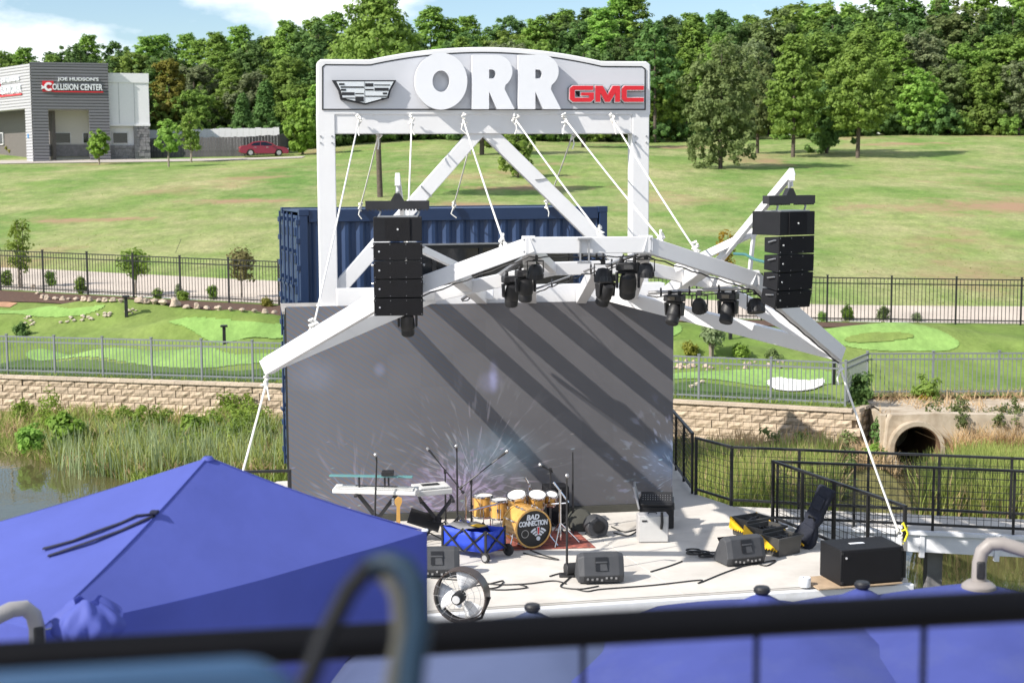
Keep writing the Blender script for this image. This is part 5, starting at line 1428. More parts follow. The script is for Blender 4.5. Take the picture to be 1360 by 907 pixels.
for fx, fy in ((567, 255), (718, 246)):
    q = gl(fx, fy); MB().beam(q + Vector((-.10, .035, .10)) * .8, q + Vector((.10, .035, -.10)) * .8 if fx < 642 else q + Vector((.1, .035, .1)), .02, .012).build('splice_plate', 'dull_metal', gan, smooth=0)

sgn = thing('dealer_sign', 'wide white framed grey sign with an arched top reading ORR, a crest and red lettering', 'sign', SP.pt(2.6, SV, 0), R(SP.deg))
def top_y(x): return 79.0 + (x - 421) * .0068 - (17.5 * (1 - ((x - 645) / 154) ** 2) if 491 < x < 799 else 0)
def board_outline(d, rad):
    x0, x1, yb_ = 421 + d, 863.5 - d, 153.2 - d
    pts = [(x0, yb_), (x1, yb_)]
    xs_ = [x1] + [x for x in range(858, 425, -6) if x0 < x < x1] + [x0]
    for k, x in enumerate(xs_):
        y = top_y(x) + d
        if x > x1 - rad: y += rad * (1 - math.sqrt(max(0, 1 - ((x - x1 + rad) / rad) ** 2)))
        if x < x0 + rad: y += rad * (1 - math.sqrt(max(0, 1 - ((x0 + rad - x) / rad) ** 2)))
        pts.append((x, y))
    return [(gx(x, y).x, gx(x, y).z) for x, y in pts]
MB().prism(board_outline(0, 4), -.02, .34).build('frame', 'white_steel', sgn, smooth=0, bevel=.02)
MB().ring(board_outline(6.6, 3.4), board_outline(8.2, 3), -.035, -.02).build('black_line', 'sign_black', sgn, smooth=0)
MB().prism(board_outline(8.2, 3), -.03, -.021).build('face', 'sign_grey', sgn, smooth=0)
def P2(pts, s, ox, oy): return [(gx(ox + x / s, oy + y / s).x, gx(ox + x / s, oy + y / s).z) for x, y in pts]
def el(cx_, cy_, rx, ry, n=36): return [(gx(cx_ + rx * math.cos(t), cy_ + ry * math.sin(t)).x, gx(cx_ + rx * math.cos(t), cy_ + ry * math.sin(t)).z) for t in np.linspace(0, 2 * math.pi, n, endpoint=False)]
FR = Matrix.Translation((0, -.185, 0))
vs_, fs_ = poly_solid([el(583.9, 109.2, 34.6, 37.4, 44), el(583.9, 109.2, 11.4, 14, 30)[::-1]], .12)
MB(FR).add(vs_, fs_).build('letter_o', 'white_letter', sgn, smooth=30, bevel=.006)
def letter_r(dx):
    o = [(272, 508), (272, 85)] + [(455 + 130 * math.sin(t), 85 + 132 * (1 - math.cos(t)) * .98) for t in np.linspace(0, math.pi * .80, 16)] + [(523, 352), (603, 508), (465, 508), (403, 372), (403, 508)]
    h = [(403, 200)] + [(425 + 30 * math.sin(t), 235 - 35 * math.cos(t)) for t in np.linspace(0, math.pi, 10)] + [(403, 270)]
    vs_, fs_ = poly_solid([P2(o, 5.913, 640 + dx, 60), P2(h, 5.913, 640 + dx, 60)[::-1]], .12)
    MB(FR).add(vs_, fs_).build('letter_r', 'white_letter', sgn, smooth=30, bevel=.006)
letter_r(0); letter_r(-61)
GMC = [[(860, 325), (702, 325), (680, 345), (680, 430), (702, 450), (842, 450), (865, 430), (865, 377), (768, 377), (768, 400), (830, 400), (830, 418), (716, 418), (716, 357), (860, 357)],
       [(880, 450), (880, 325), (934, 325), (975, 398), (1016, 325), (1070, 325), (1070, 450), (1034, 450), (1034, 378), (992, 450), (958, 450), (916, 378), (916, 450)],
       [(1255, 325), (1108, 325), (1085, 348), (1085, 427), (1108, 450), (1255, 450), (1255, 418), (1122, 418), (1122, 357), (1255, 357)]]
for nm, lp in zip('gmc', GMC):
    vs_, fs_ = poly_solid([P2(lp, 5.913, 640, 60)], .07); MB(Matrix.Translation((0, -.135, 0))).add(vs_, fs_).build('letter_' + nm, 'sign_red', sgn, smooth=0)
    vs_, fs_ = poly_solid([P2(lp, 5.913, 640, 60)], .05, .014); MB(Matrix.Translation((0, -.095, 0))).add(vs_, fs_).build('letter_edge', 'silver', sgn, smooth=0)
    vs_, fs_ = poly_solid([P2(lp, 5.913, 640, 60)], .03, .02); MB(Matrix.Translation((0, -.062, 0))).add(vs_, fs_).build('letter_back', 'sign_black', sgn, smooth=0)
CR = [(126, 294), (652, 294), (606, 378), (590, 442), (400, 494), (196, 452), (178, 380)]
CRS = [(162, 306), (628, 306), (590, 376), (574, 434), (400, 481), (214, 440), (197, 376)]
vs_, fs_ = poly_solid([P2(CR, 6.18, 420, 60)], .09); MB(Matrix.Translation((0, -.125, 0))).add(vs_, fs_).build('crest', 'sign_black', sgn, smooth=0)
vs_, fs_ = poly_solid([P2(CRS, 6.18, 420, 60)], .02); MB(Matrix.Translation((0, -.145, 0))).add(vs_, fs_).build('crest_field', 'silver', sgn, smooth=0)
mb = MB()
for x0, y0, x1, y1 in [(182, 320, 228, 335), (195, 345, 385, 358), (197, 366, 240, 382), (205, 393, 310, 418), (315, 400, 385, 409), (209, 436, 312, 445), (315, 428, 385, 470), (396, 320, 463, 347), (470, 330, 600, 339), (396, 366, 465, 379), (472, 357, 588, 382), (540, 395, 576, 411), (396, 421, 576, 431), (527, 438, 566, 447), (388, 306, 393, 478)]:
    (ax, az), (bx, bz_) = P2([(x0, y0), (x1, y1)], 6.18, 420, 60); mb.box2((ax, -.152, bz_), (bx, -.14, az))
mb.build('crest_bars', 'sign_black', sgn, smooth=0)

# ------------------------------------------------------------------ canopy frame over the stage
def cn(px, py, v): return SP.hitp(px, py, v)
FL, FR_ = cn(356, 486, -3.65), cn(1113, 468, -3.65)
F0, F1, F2, F3 = cn(508, 397, -4.6), cn(702, 326, -5.0), cn(858, 325, -5.0), cn(1000, 371, -4.6)
I0, I1, I2, I3 = cn(575, 392, -2.9), cn(735, 357, -3.1), cn(850, 354, -3.1), cn(945, 376, -2.9)
cb = SP.pt(3.3, -1.5, 0)
can = thing('stage_canopy', 'white steel canopy frame of fanning beams reaching out over the stage', 'canopy frame', cb)
def cbeam(name, a, b_, w=.12, h=.18, ext=.0, bev=.008): return MB(Matrix.Translation(-cb)).beam(a, b_, w, h, ext=ext).build(name, 'white_steel', can, smooth=0, bevel=bev)
for a, b_ in ((FL, F0), (F0, F1), (F1, F2), (F2, F3), (F3, FR_)): cbeam('front_beam', a, b_, .13, .19, .05)
for a, b_ in ((FL, I0), (I0, I1), (I1, I2), (I2, I3), (I3, FR_)): cbeam('inner_beam', a, b_, .13, .17, .02)
WL, WR = cn(452, 394, .05), cn(872, 386, .05)
cbeam('wall_beam', cn(447, 397, .22), cn(880, 388, .22), .26, .30)
cbeam('side_beam', FL, cn(505, 393, .05), .13, .20); cbeam('side_beam', FR_, cn(806, 390, .05), .13, .20)
fronts = [F0, F0.lerp(F1, .5), F1, F1.lerp(F2, .5), F2, F2.lerp(F3, .55)]
walls = [572, 640, 706, 772, 838, 880]
fronts[3] = I1.lerp(I2, .5)
for f_, wx in zip(fronts, walls): cbeam('rafter', f_ - Vector((0, 0, .02)), cn(wx, 395, .05), .15, .19)
for a, b_ in ((F1, I1), (F2, I2), (F0, I0), (F3, I3)): cbeam('strut', a, b_, .09, .12)
for n_ in (F0, F1, F2, F3): MB(Matrix.Translation(n_ - cb)).box((0, .02, .0), (.16, .14, .215)).build('joint_plate', 'white_steel', can, smooth=0, bevel=.01)
for a_, b_, f_ in ((FL, F0, .42), (FL, F0, .72)):
    q = FL.lerp(F0, f_) - cb; MB().beam(q + Vector((0, .1, .05)), q + Vector((.35, .35, .22)), .02, .12).build('bracket', 'white_steel', can, smooth=0)
for px in (470, 884):    # steel posts that carry the wall beam
    q = cn(px, 396, .45) - cb; MB().box2((q.x - .06, q.y - .06, -cb.z), (q.x + .06, q.y + .06, q.z)).build('column', 'white_steel', can, smooth=0)

# ------------------------------------------------------------------ ropes
def guy(label, a, b_, r=.0125, group='ropes holding the canopy and sign', knots=True, sag=.02):
    a, b_ = Vector(a), Vector(b_)
    t = thing('guy_rope', label, 'rope', b_, 0, group)
    mb = MB(Matrix.Translation(-b_)); rope(mb, a, b_, sag, r); mb.build('rope', 'rope_white', t, smooth=60)
    if knots:
        d = (b_ - a).normalized()
        for c in (a + d * .08, b_ - d * .10):
            m_ = MB(Matrix.Translation(c - b_)); rr = random.Random(int(c.x * 100))
            for k in range(5): m_.tube([Vector((rr.uniform(-.035, .035), rr.uniform(-.035, .035), -.07 + .03 * k)), Vector((rr.uniform(-.06, .06), rr.uniform(-.05, .0), -.04 + .03 * k)), Vector((rr.uniform(-.035, .035), rr.uniform(-.035, .035), -.02 + .03 * k))], .018, 6)
            m_.tube([Vector((.0, -.02, -.02)), Vector((rr.uniform(-.05, .05), -.05, -.14)), Vector((rr.uniform(-.06, .06), -.05, -.22))], .012, 6)
            m_.build('knot', 'rope_white', t, smooth=60)
    return t
def sgp(px, py, v=SV - .06): return SP.hitp(px, py, v)
names = ['first of six sign ropes counting from the crest end, tied to the canopy arm', 'second of six sign ropes from the crest end, falling behind the hung speakers', 'third of six sign ropes from the crest end, tied to the front beam corner',
         'fourth of six sign ropes from the crest end, crossing a diagonal brace', 'fifth of six sign ropes from the crest end, passing the far post', 'sixth of six sign ropes from the crest end, longest slant across the far post']
ends = [FL.lerp(F0, .40) + Vector((0, 0, .1)), F0.lerp(F1, .16) + Vector((0, 0, .1)), F0.lerp(F1, .84) + Vector((0, 0, .1)), F1.lerp(F2, .62) + Vector((0, 0, .1)), F2.lerp(F3, .15) + Vector((0, 0, .1)), F2.lerp(F3, .47) + Vector((0, 0, .1))]
for (px, e, nm) in zip((477, 547, 615, 684, 750, 813), ends, names): guy('white ' + nm, sgp(px, 158), e)
for (p0, p1, v1, nm) in (((503, 178), (478, 274), 'a', 'white back rope from sign to container, nearest the crest'), ((626, 185), (602, 272), 'b', 'white back rope to the container below the letter O'), ((761, 178), (726, 270), 'c', 'white back rope to the container below the red lettering')):
    u, z = CP.hit(p1[0], p1[1] + 3, .08); guy(nm, SP.hitp(p0[0], p0[1], SV + .27), CP.pt(u, .08, zt_c + .01), .012)
guy('long white guy rope from the canopy tip down behind the blue tent', FL + Vector((0, 0, -.12)), Vector((-3.62, 17.3, -.05)), .015)
q = Vector((4.96, 19.2, .45))
guy('long white guy rope from the canopy tip down to the subwoofer corner', FR_ + Vector((0, 0, -.12)), q, .015)

# bolted plates, zip-tied cables and weld seams on the white steel
m_ = MB(Matrix.Translation(-cb)); rr = random.Random(12)
for a, b_ in ((F0, F1), (F1, F2), (F2, F3), (F3, FR_)):
    a, b_ = a + Vector((0, -.05, -.115)), b_ + Vector((0, -.05, -.115))
    m_.tube([a.lerp(b_, k / 12) - Vector((0, 0, .018 * abs(math.sin(k * 1.6)) + .01)) for k in range(13)], .009, 6)
m_.build('tied_cable', 'cable_black', can)
for n_ in (F0, F1, F2, F3):
    for dx in (-.05, .05):
        for dz in (-.07, .07): MB(Matrix.Translation(n_ - cb)).cyl((dx, -.052, dz), (dx, -.068, dz), .012, n=6).build('bolt', 'dull_metal', can)
for (a, b_) in ((421, 445), (839.5, 862)):
    q0, q1 = gl(a, 170), gl(b_, 170)
    for dz in (.06, .16):
        for dx in (.05, q1.x - q0.x - .05): MB().cyl((q0.x + dx, -.02, gl(a, 176).z - dz), (q0.x + dx, -.036, gl(a, 176).z - dz), .014, n=6).build('bolt', 'dull_metal', gan)
# ------------------------------------------------------------------ hung loudspeakers
def aim(deg): return R(deg)
def line_array(label, loc, rotz):
    """Hang point is the origin; a flat-fronted top cabinet and four slimmer ones that curve down."""
    t = thing('line_array', label, 'speaker stack', loc, rotz, 'hung line array speakers')
    W_ = .615
    m_ = MB().box((0, .12, -.165), (.80, .12, .105)); m_.prism([(-.09, -.12), (.09, -.12), (.03, -.02), (-.03, -.02)], .08, .16)
    for i in range(9): m_.box((-.37 + i * .04, .07, -.225), (.022, .02, .02)); m_.box((.05 + i * .04, .07, -.225), (.022, .02, .02))
    m_.build('fly_bar', 'black_metal', t, smooth=0)
    m_ = MB()
    for x in (-.24, .24): m_.tube([(x, .12, -.2), (x + .03, .1, -.25), (x, .1, -.32)], .014, 6)
    m_.tube([(0, .12, .06), (0, .12, -.06)], .022, 8); m_.build('shackle', 'dull_metal', t)
    z = -.315
    c = MB().box((0, .22, z - .15), (W_ - .01, .52, .30)).build('top_cabinet', 'speaker_black', t, bevel=.008, smooth=0)
    MB().box((0, -.046, z - .15), (.30, .02, .285)).build('grille', 'grille_black', c, smooth=0)
    MB().lathe([(0, 0), (.014, 0), (.012, .006)], 12, Matrix.Translation((0, -.057, z - .15)) @ Matrix.Rotation(R(90), 4, 'X')).build('badge', 'silver', c)
    MB().box((0, .15, z + .006), (.5, .3, .016)).build('rigging_bar', 'dull_metal', c, smooth=0)
    z -= .312; y0 = -.03; h = .226
    for i, tilt in enumerate((0.0, 2.0, 5.0, 10.0)):
        A = Matrix.Translation((0, y0, z)) @ Matrix.Rotation(R(-tilt) * -1, 4, 'X')
        m_ = MB(A)
        m_.add([(-W_ / 2, 0, 0), (W_ / 2, 0, 0), (W_ / 2 - .03, .30, -.02), (-W_ / 2 + .03, .30, -.02), (-W_ / 2, 0, -h), (W_ / 2, 0, -h), (W_ / 2 - .03, .30, -h + .02), (-W_ / 2 + .03, .30, -h + .02)],
               [(0, 1, 2, 3), (7, 6, 5, 4), (0, 4, 5, 1), (1, 5, 6, 2), (2, 6, 7, 3), (3, 7, 4, 0)])
        c = m_.build('cabinet', 'speaker_black', t, bevel=.006, smooth=0)
        m_ = MB(A); m_.box((0, -.004, -h / 2), (W_ - .02, .01, h - .016)); m_.build('grille', 'grille_black', c, smooth=0)
        MB(A).lathe([(0, 0), (.013, 0), (.011, .006)], 12, Matrix.Translation((-.235, -.009, -h / 2)) @ Matrix.Rotation(R(90), 4, 'X')).build('badge', 'silver', c)
        for sx in (-1, 1): MB(A).tube([(sx * W_ / 2, .05, -.05), (sx * (W_ / 2 + .022), .06, -.05), (sx * (W_ / 2 + .018), .17, -.075), (sx * (W_ / 2 - .01), .19, -.075)], .009, 6).build('handle', 'dull_metal', c)
        m_ = MB(A)
        for x in (-.29, -.10, .10, .29):
            for zz__ in (-.025, -h + .025): m_.box((x, -.011, zz__), (.009, .006, .009))
        m_.build('screw', 'dull_metal', c, smooth=0, kind='stuff')
        z -= h * math.cos(R(tilt)) + .009; y0 += h * math.sin(R(tilt))
    return t
pL = at_y(527.5, 255, 17.6); pR = at_y(1057.0, 248, 18.0)
la = line_array('straight hung black speaker stack in front of the container windows', pL, R(4)); la.scale = (.915,) * 3
la = line_array('hung black speaker stack turned outward at the far canopy corner', pR, R(33)); la.scale = (.915,) * 3
def boom(label, segs, extra=None):
    o = Vector(segs[0][0]); t = thing('speaker_boom', label, 'boom', o, 0, 'booms for the hung speakers')
    for a, b_, w, h in segs: MB(Matrix.Translation(-o)).beam(a, b_, w, h, ext=.03).build('boom_beam', 'white_steel', t, smooth=0, bevel=.008)
    tip = Vector(segs[0][1]); m_ = MB(Matrix.Translation(-o)); m_.tube([tip - Vector((0, 0, .02)), tip - Vector((0, 0, .16))], .02, 8); m_.box(tip - Vector((0, 0, .04)), (.06, .1, .1)); m_.build('hook', 'white_steel', t)
    return t
tl, tr = pL + Vector((0, .10, .16)), pR + Vector((-.03, .12, .16))
boom('white boom that holds the straight speaker stack before the windows', [(at_y(541, 330, 20.4), tl, .055, .10), (at_y(608, 354, 21.6), at_y(541, 322, 20.3), .08, .10)])
boom('white boom rising to the outward turned speaker stack', [(at_y(950, 352, 19.9), tr, .06, .10), (at_y(900, 356, 20.0), at_y(1000, 309, 19.3), .07, .10), (at_y(995, 368, 19.3), at_y(1001, 312, 19.2), .045, .05)])
mb = MB(); mb.tube([at_y(975, 337, 19.5), at_y(990, 338, 19.3), at_y(1003, 345, 19.0), at_y(1024, 350, 18.4)], .018, 8)
tag(mb.build('cable_snake', pm('cable_teal', (.05, .16, .16), .5)), 'dark teal cable running from the boom to the turned speaker stack', 'cable')

# ------------------------------------------------------------------ stage lights on their pipes
def pipe(label, pts, r=.025):
    o = Vector(pts[0]); m_ = MB(Matrix.Translation(-o)); m_.tube(pts, r, 10)
    t = thing('lighting_pipe', label, 'pipe', o, 0, 'pipes the stage lights hang from')
    m_.build('pipe', 'dull_metal', t)
    m_ = MB(Matrix.Translation(-o))
    for a, b_ in zip(pts[:-1], pts[1:]):
        for f in (.12, .4, .68, .95):
            q = Vector(a).lerp(Vector(b_), f); m_.tube([q + Vector((0, 0, .05)), q + Vector((0, -.04, 0)), q - Vector((0, 0, .05)), q + Vector((0, .04, 0))], .012, 6, closed=True)
    m_.build('clamp', 'black_metal', t)
    rr = random.Random(int(o.x * 50)); m_ = MB(Matrix.Translation(-o)); a, b_ = Vector(pts[0]), Vector(pts[-1])
    m_.tube([a.lerp(b_, k / 14) + Vector((rr.uniform(-.03, .03), -.03, -.03 - .03 * abs(math.sin(k * 1.3)))) for k in range(15)], .009, 6)
    m_.build('cable', 'cable_black', t)
    return t
pipe('grey pipe climbing along the canopy beam beside the straight speaker stack', [cn(614, 397, -.6), cn(706, 336, -4.7)])
pipe('short grey pipe clamped under the middle of the front beam', [cn(769, 338, -4.9), cn(803, 340, -4.75)])
pipe('grey pipe below the corner of the middle front beam', [cn(806, 353, -4.1), cn(862, 331, -4.9)])
pipe('long level grey pipe below the sloping far beam', [cn(862, 389, -3.2), cn(1001, 382, -4.55)])
pipe('thin grey pipe slanting from the LED wall to the middle lights', [cn(700, 388, -.5), cn(790, 355, -3.6)], .014)
tb = cn(776, 327, -5.02)
m_ = MB()
for dx in (-.05, .05): m_.box((dx, -.075, -.05), (.02, .02, .30))
m_.box((0, -.06, .09), (.16, .10, .02)); m_.box((0, -.03, -.19), (.16, .10, .02))
tb_ = m_.build('pipe_bracket', 'dull_metal', smooth=0); tb_.location = tb; tag(tb_, 'two legged steel bracket clamped round the middle front beam', 'bracket')
def moving_head(label, loc, rotz, tilt, s=1.0):
    t = thing('moving_head_light', label, 'stage light', loc, rotz, 'moving head stage lights'); t.scale = (s, s, s)
    m_ = MB().box((0, 0, -.095), (.25, .15, .085)); m_.box((-.07, 0, -.03), (.04, .05, .06)); m_.box((.07, 0, -.03), (.04, .05, .06)); m_.build('base', 'black_plastic', t, bevel=.012)
    m_ = MB(); m_.box((0, 0, -.155), (.21, .09, .03))
    for sx in (-1, 1): m_.add([(sx * .10, -.05, -.15), (sx * .13, -.05, -.15), (sx * .13, .05, -.15), (sx * .10, .05, -.15), (sx * .10, -.035, -.32), (sx * .125, -.035, -.32), (sx * .125, .035, -.32), (sx * .10, .035, -.32)], [(0, 1, 2, 3), (7, 6, 5, 4), (0, 4, 5, 1), (1, 5, 6, 2), (2, 6, 7, 3), (3, 7, 4, 0)])
    m_.build('yoke', 'black_plastic', t, bevel=.01)
    A = Matrix.Translation((0, 0, -.275)) @ Matrix.Rotation(R(tilt), 4, 'X')
    hd = MB(A).lathe([(.03, .13), (.075, .11), (.09, .05), (.092, -.06), (.082, -.075), (.086, -.085), (.086, -.15), (.074, -.165), (.060, -.160)], 20).build('head', 'black_plastic', t)
    MB(A).lathe([(.0, -.150), (.066, -.152)], 20, caps=False).build('lens', 'lens_pale', hd)
    MB().box((0, -.08, -.095), (.10, .012, .045)).build('display', 'lens_glass', t, smooth=0)
    return t
def par_can(label, loc, rotz, tilt, s=1.0):
    t = thing('par_light', label, 'stage light', loc, rotz, 'round can stage lights'); t.scale = (s, s, s)
    m_ = MB(); m_.tube([(-.10, 0, -.20), (-.10, 0, -.06), (.10, 0, -.06), (.10, 0, -.20)], .009, 6); m_.box((0, 0, -.03), (.05, .05, .07)); m_.build('bracket', 'black_metal', t)
    A = Matrix.Translation((0, 0, -.19)) @ Matrix.Rotation(R(tilt), 4, 'X')
    b_ = MB(A).lathe([(.02, .09), (.06, .08), (.085, .04), (.092, -.01), (.095, -.02), (.095, -.075), (.085, -.075)], 20).build('can', 'black_plastic', t)
    m_ = MB(A)
    for k in range(14): a = k * 2 * math.pi / 14; m_.box((.094 * math.cos(a), .094 * math.sin(a), -.045), (.012, .012, .06))
    m_.build('fin', 'black_metal', b_, smooth=0, kind='stuff')
    MB(A).lathe([(0, -.068), (.085, -.07)], 20, caps=False).build('lens', 'lens_glass', b_)
    return t
def hang(px, py, v): return cn(px, py, v)
moving_head('lowest moving head light on the pipe by the straight stack', hang(680, 361, -3.5), R(15), 20)
moving_head('moving head light with a silver face, between its neighbour and a can light', hang(698, 353, -4.1), R(10), 14)
par_can('can light at the top end of the pipe by the straight stack', hang(711, 340, -4.7), R(20), 12)
par_can('can light above a hanging moving head, under the short pipe', hang(801, 344, -4.75), R(-10), -8, 1.05)
moving_head('moving head light hanging low under the short middle pipe', hang(804, 359, -4.3), R(35), 28)
moving_head('big moving head light with a pale round lens in the middle of the front beam', hang(834, 342, -4.6), R(0), 34, 1.15)
par_can('caged can light below the beam corner beside the big moving head', hang(858, 338, -4.9), R(0), 6)
moving_head('first moving head on the long level pipe, beside the LED wall edge', hang(896, 386, -3.6), R(-35), -30)
par_can('first can light on the long level pipe, between two moving heads', hang(929, 386, -3.9), R(-20), 30)
moving_head('second moving head on the long level pipe, before the road fence', hang(967, 383, -4.2), R(-30), -26)
par_can('last can light at the end of the long level pipe', hang(1004, 384, -4.5), R(10), -18, 1.1)
moving_head('black moving head light peeping out beneath the straight speaker stack', hang(541, 401, -3.0), R(0), 20)
ap = cn(648, 388, -.06); o = MB().box((0, 0, 0), (.17, .08, .21)).build('box', 'white_letter', bevel=.012); o.name = 'access_point'; o.location = ap; tag(o, 'white wireless access box with stub aerials fixed above the LED wall', 'wifi box')
m_ = MB().cyl((-.05, 0, .1), (-.05, 0, .2), .012).cyl((.05, 0, .1), (.05, 0, .2), .012).build('aerial', 'white_letter', o)

# ------------------------------------------------------------------ railings and footbridge
def rail_run(label, path, h=.92, bay=1.05, grid=.10, zf=lambda x, y: 0.0, mesh=True, bottom=.09):
    base = thing('guard_rail', label, 'railing', (path[0][0], path[0][1], zf(*path[0])), 0, 'black guard railings of the stage')
    o = base.location; w = MB(); pmesh = MB().box((0, 0, h / 2), (.038, .038, h)).mesh('post', 'fence_black', smooth=0)
    for s, ((x0, y0), (x1, y1)) in enumerate(zip(path[:-1], path[1:])):
        ln = math.hypot(x1 - x0, y1 - y0); n = max(1, round(ln / bay)); ang = math.atan2(y1 - y0, x1 - x0)
        for i in range(n + 1):
            if i == 0 and s > 0: continue
            t = i / n; x, y = x0 + (x1 - x0) * t, y0 + (y1 - y0) * t
            p_ = bpy.data.objects.new('post', pmesh); COL.objects.link(p_); p_.parent = base; p_.location = (x - o.x, y - o.y, zf(x, y) - o.z); p_.rotation_euler = (0, 0, ang)
        z0, z1 = zf(x0, y0) - o.z, zf(x1, y1) - o.z
        MB().beam((x0 - o.x, y0 - o.y, z0 + h), (x1 - o.x, y1 - o.y, z1 + h), .045, .035, ext=.02).build('top_rail', 'fence_black', base, smooth=0)
        MB().beam((x0 - o.x, y0 - o.y, z0 + bottom), (x1 - o.x, y1 - o.y, z1 + bottom), .035, .035).build('bottom_rail', 'fence_black', base, smooth=0)
        if mesh:
            k = int(ln / grid)
            for i in range(1, k):
                t = i / k; x, y, z = x0 + (x1 - x0) * t - o.x, y0 + (y1 - y0) * t - o.y, z0 + (z1 - z0) * t; w.box((x, y, z + (h + bottom) / 2), (.006, .006, h - bottom))
            for j in range(1, int((h - bottom) / grid)): w.beam((x0 - o.x, y0 - o.y, z0 + bottom + j * grid), (x1 - o.x, y1 - o.y, z1 + bottom + j * grid), .006, .006)
    if mesh: w.build('wire_grid', 'fence_black', base, smooth=0, kind='stuff')
    return base
G0, G1 = (3.84, 22.3), (4.98, 19.16)
far_e = lambda x: 23.4 - (x - 3.4) * .24
near_e = lambda x: 22.3 - (x - 3.84) * .25
rail_run('black guard rail along the far side of the footbridge', [(2.95, 24.35), (3.4, 23.5), (7.4, far_e(7.4)), (12.5, far_e(12.5))])
rail_run('black guard rail along the near side of the footbridge', [(3.9, near_e(3.9) - .02), (12.5, near_e(12.5))])
rail_run('black guard rail with wire grid along the stage side by the subwoofer', [G0, G1], bay=.85)
rail_run('black picket rail running back beside the LED wall', [(2.90, 24.42), (2.82, 27.4)], h=.98, bay=1.0, grid=.085)
rail_run('short black rail between the blue tent and the container', [(-4.75, 21.6), (-3.2, 21.75)], bay=1.5, mesh=False)
bw = thing('footbridge', 'pale footbridge with white panelled side leading off the stage over the pond', 'footbridge', (4.0, 22.5, -.3))
def rel(o, pts): return [(x - o[0], y - o[1]) for x, y in pts]
poly = rel((4.0, 22.5), [(3.86, near_e(3.86)), (13, near_e(13)), (13, far_e(13)), (3.42, far_e(3.42))])
n = 4
MB().add([(x, y, .14) for x, y in poly] + [(x, y, .31) for x, y in poly], [(3, 2, 1, 0), (4, 5, 6, 7)] + [(i, (i + 1) % n, (i + 1) % n + n, i + n) for i in range(n)]).build('deck', 'concrete_stage', bw, smooth=0)
for i in range(9):
    xa, xb = 3.9 + i * 1.0, 3.9 + (i + 1) * 1.0
    MB().beam((xa + .03 - 4, near_e(xa) - .04 - 22.5, .12), (xb - .03 - 4, near_e(xb) - .04 - 22.5, .12), .05, .27).build('side_panel', 'white_fascia', bw, smooth=0, bevel=.006)
    MB().box((xa - 4, near_e(xa) - .05 - 22.5, .09), (.07, .09, .36)).build('batten', 'white_fascia', bw, smooth=0, bevel=.006)
MB().beam((3.9 - 4, near_e(3.9) - .06 - 22.5, .275), (13 - 4, near_e(13) - .06 - 22.5, .275), .12, .05).build('cap_board', 'white_fascia', bw, smooth=0)
for x in (6.2, 9.4, 12.2): MB().box((x - 4, near_e(x) + .5 - 22.5, -.9), (.22, .22, 2.1)).build('pile', 'stone_grey', bw, smooth=0)

# ------------------------------------------------------------------ things on the stage
def fl(px, py, z=0.0): return on_z(px, py, z)
def mic(mb, p, d, r=.022): 
    d = Vector(d).normalized(); mb.cyl(p, Vector(p) + d * .15, .012, .016, 8)
def mic_stand(label, foot, h, boom=None, base='tripod', metal='black_metal', head=True, lean=(0, 0)):
    t = thing('microphone_stand', label, 'mic stand', foot, 0, 'microphone stands on the stage')
    m_ = MB()
    if base == 'tripod':
        for k in range(3):
            a = k * 2.094 + foot[0] * 3; MB().tube([(0, 0, .16), (.26 * math.cos(a), .26 * math.sin(a), .012)], .011, 6).build('leg', metal, t)
    else:
        m_.box((0, 0, .015), (.20, .16, .03)); m_.build('base', 'black_metal', t, bevel=.008)
    top = Vector((lean[0], lean[1], h))
    MB().tube([(0, 0, .02), Vector((0, 0, .02)).lerp(top, .55), top], [.016, .014, .010], 8).build('pole', metal, t)
    q = top; d = Vector((0, -.6, .5))
    if boom:
        a, b_ = Vector(boom[0]) - Vector(foot), Vector(boom[1]) - Vector(foot)
        MB().tube([a, b_], .009, 6).cyl(a, a.lerp(b_, .07), .022, n=8).build('boom_arm', metal, t); q = b_; d = (b_ - a)
        MB().box(top, (.04, .04, .06)).build('clutch', 'black_metal', t)
    if head:
        d = d.normalized(); k = MB().cyl(q, q + d * .15, .012, .018, 10).build('microphone', 'black_metal', t)
        A = Matrix.Translation(q + d * .17) @ d.to_track_quat('Z', 'Y').to_matrix().to_4x4()
        MB(A).lathe([(.004, -.03), (.022, -.02), (.026, 0), (.022, .02), (.004, .028)], 12).build('mic_grille', 'dull_metal', k)
    return t
def boompts(p0, p1, D0, D1): return (at_y(p0[0], p0[1], D0), at_y(p1[0], p1[1], D1))
def stand_px(label, px, ytop, D, **k):
    f = Vector(((px - 680) / FPX * D, D, 0)); top = at_y(px, ytop, D); return mic_stand(label, f, top.z, **k)
stand_px('black boom stand whose arm droops towards the drums, beside the keyboards', 589, 626, 21.8, boom=boompts((616, 655), (578, 608), 21.7, 21.8))
stand_px('tall straight black microphone stand behind the wagon', 605, 600, 22.0)
stand_px('black boom stand with its arm raised towards the drum kit', 624, 640, 21.6, boom=boompts((610, 649), (661, 609), 21.6, 21.5))
stand_px('short chrome stand among the boom stands by the wagon', 616, 655, 21.9, metal='chrome', head=False)
stand_px('straight black vocal microphone stand on a square foot, in front of the drums', 753, 640, 19.3, base='plate')
stand_px('tall black stand behind the chrome cymbal hardware', 761, 600, 21.9, head=False)
stand_px('black overhead microphone stand above the small toms', 731, 624, 21.7, boom=boompts((733, 626), (726, 622), 21.7, 21.6))
stand_px('leaning black vocal stand by the keyboards', 491, 612, 20.6, lean=(.06, 0))

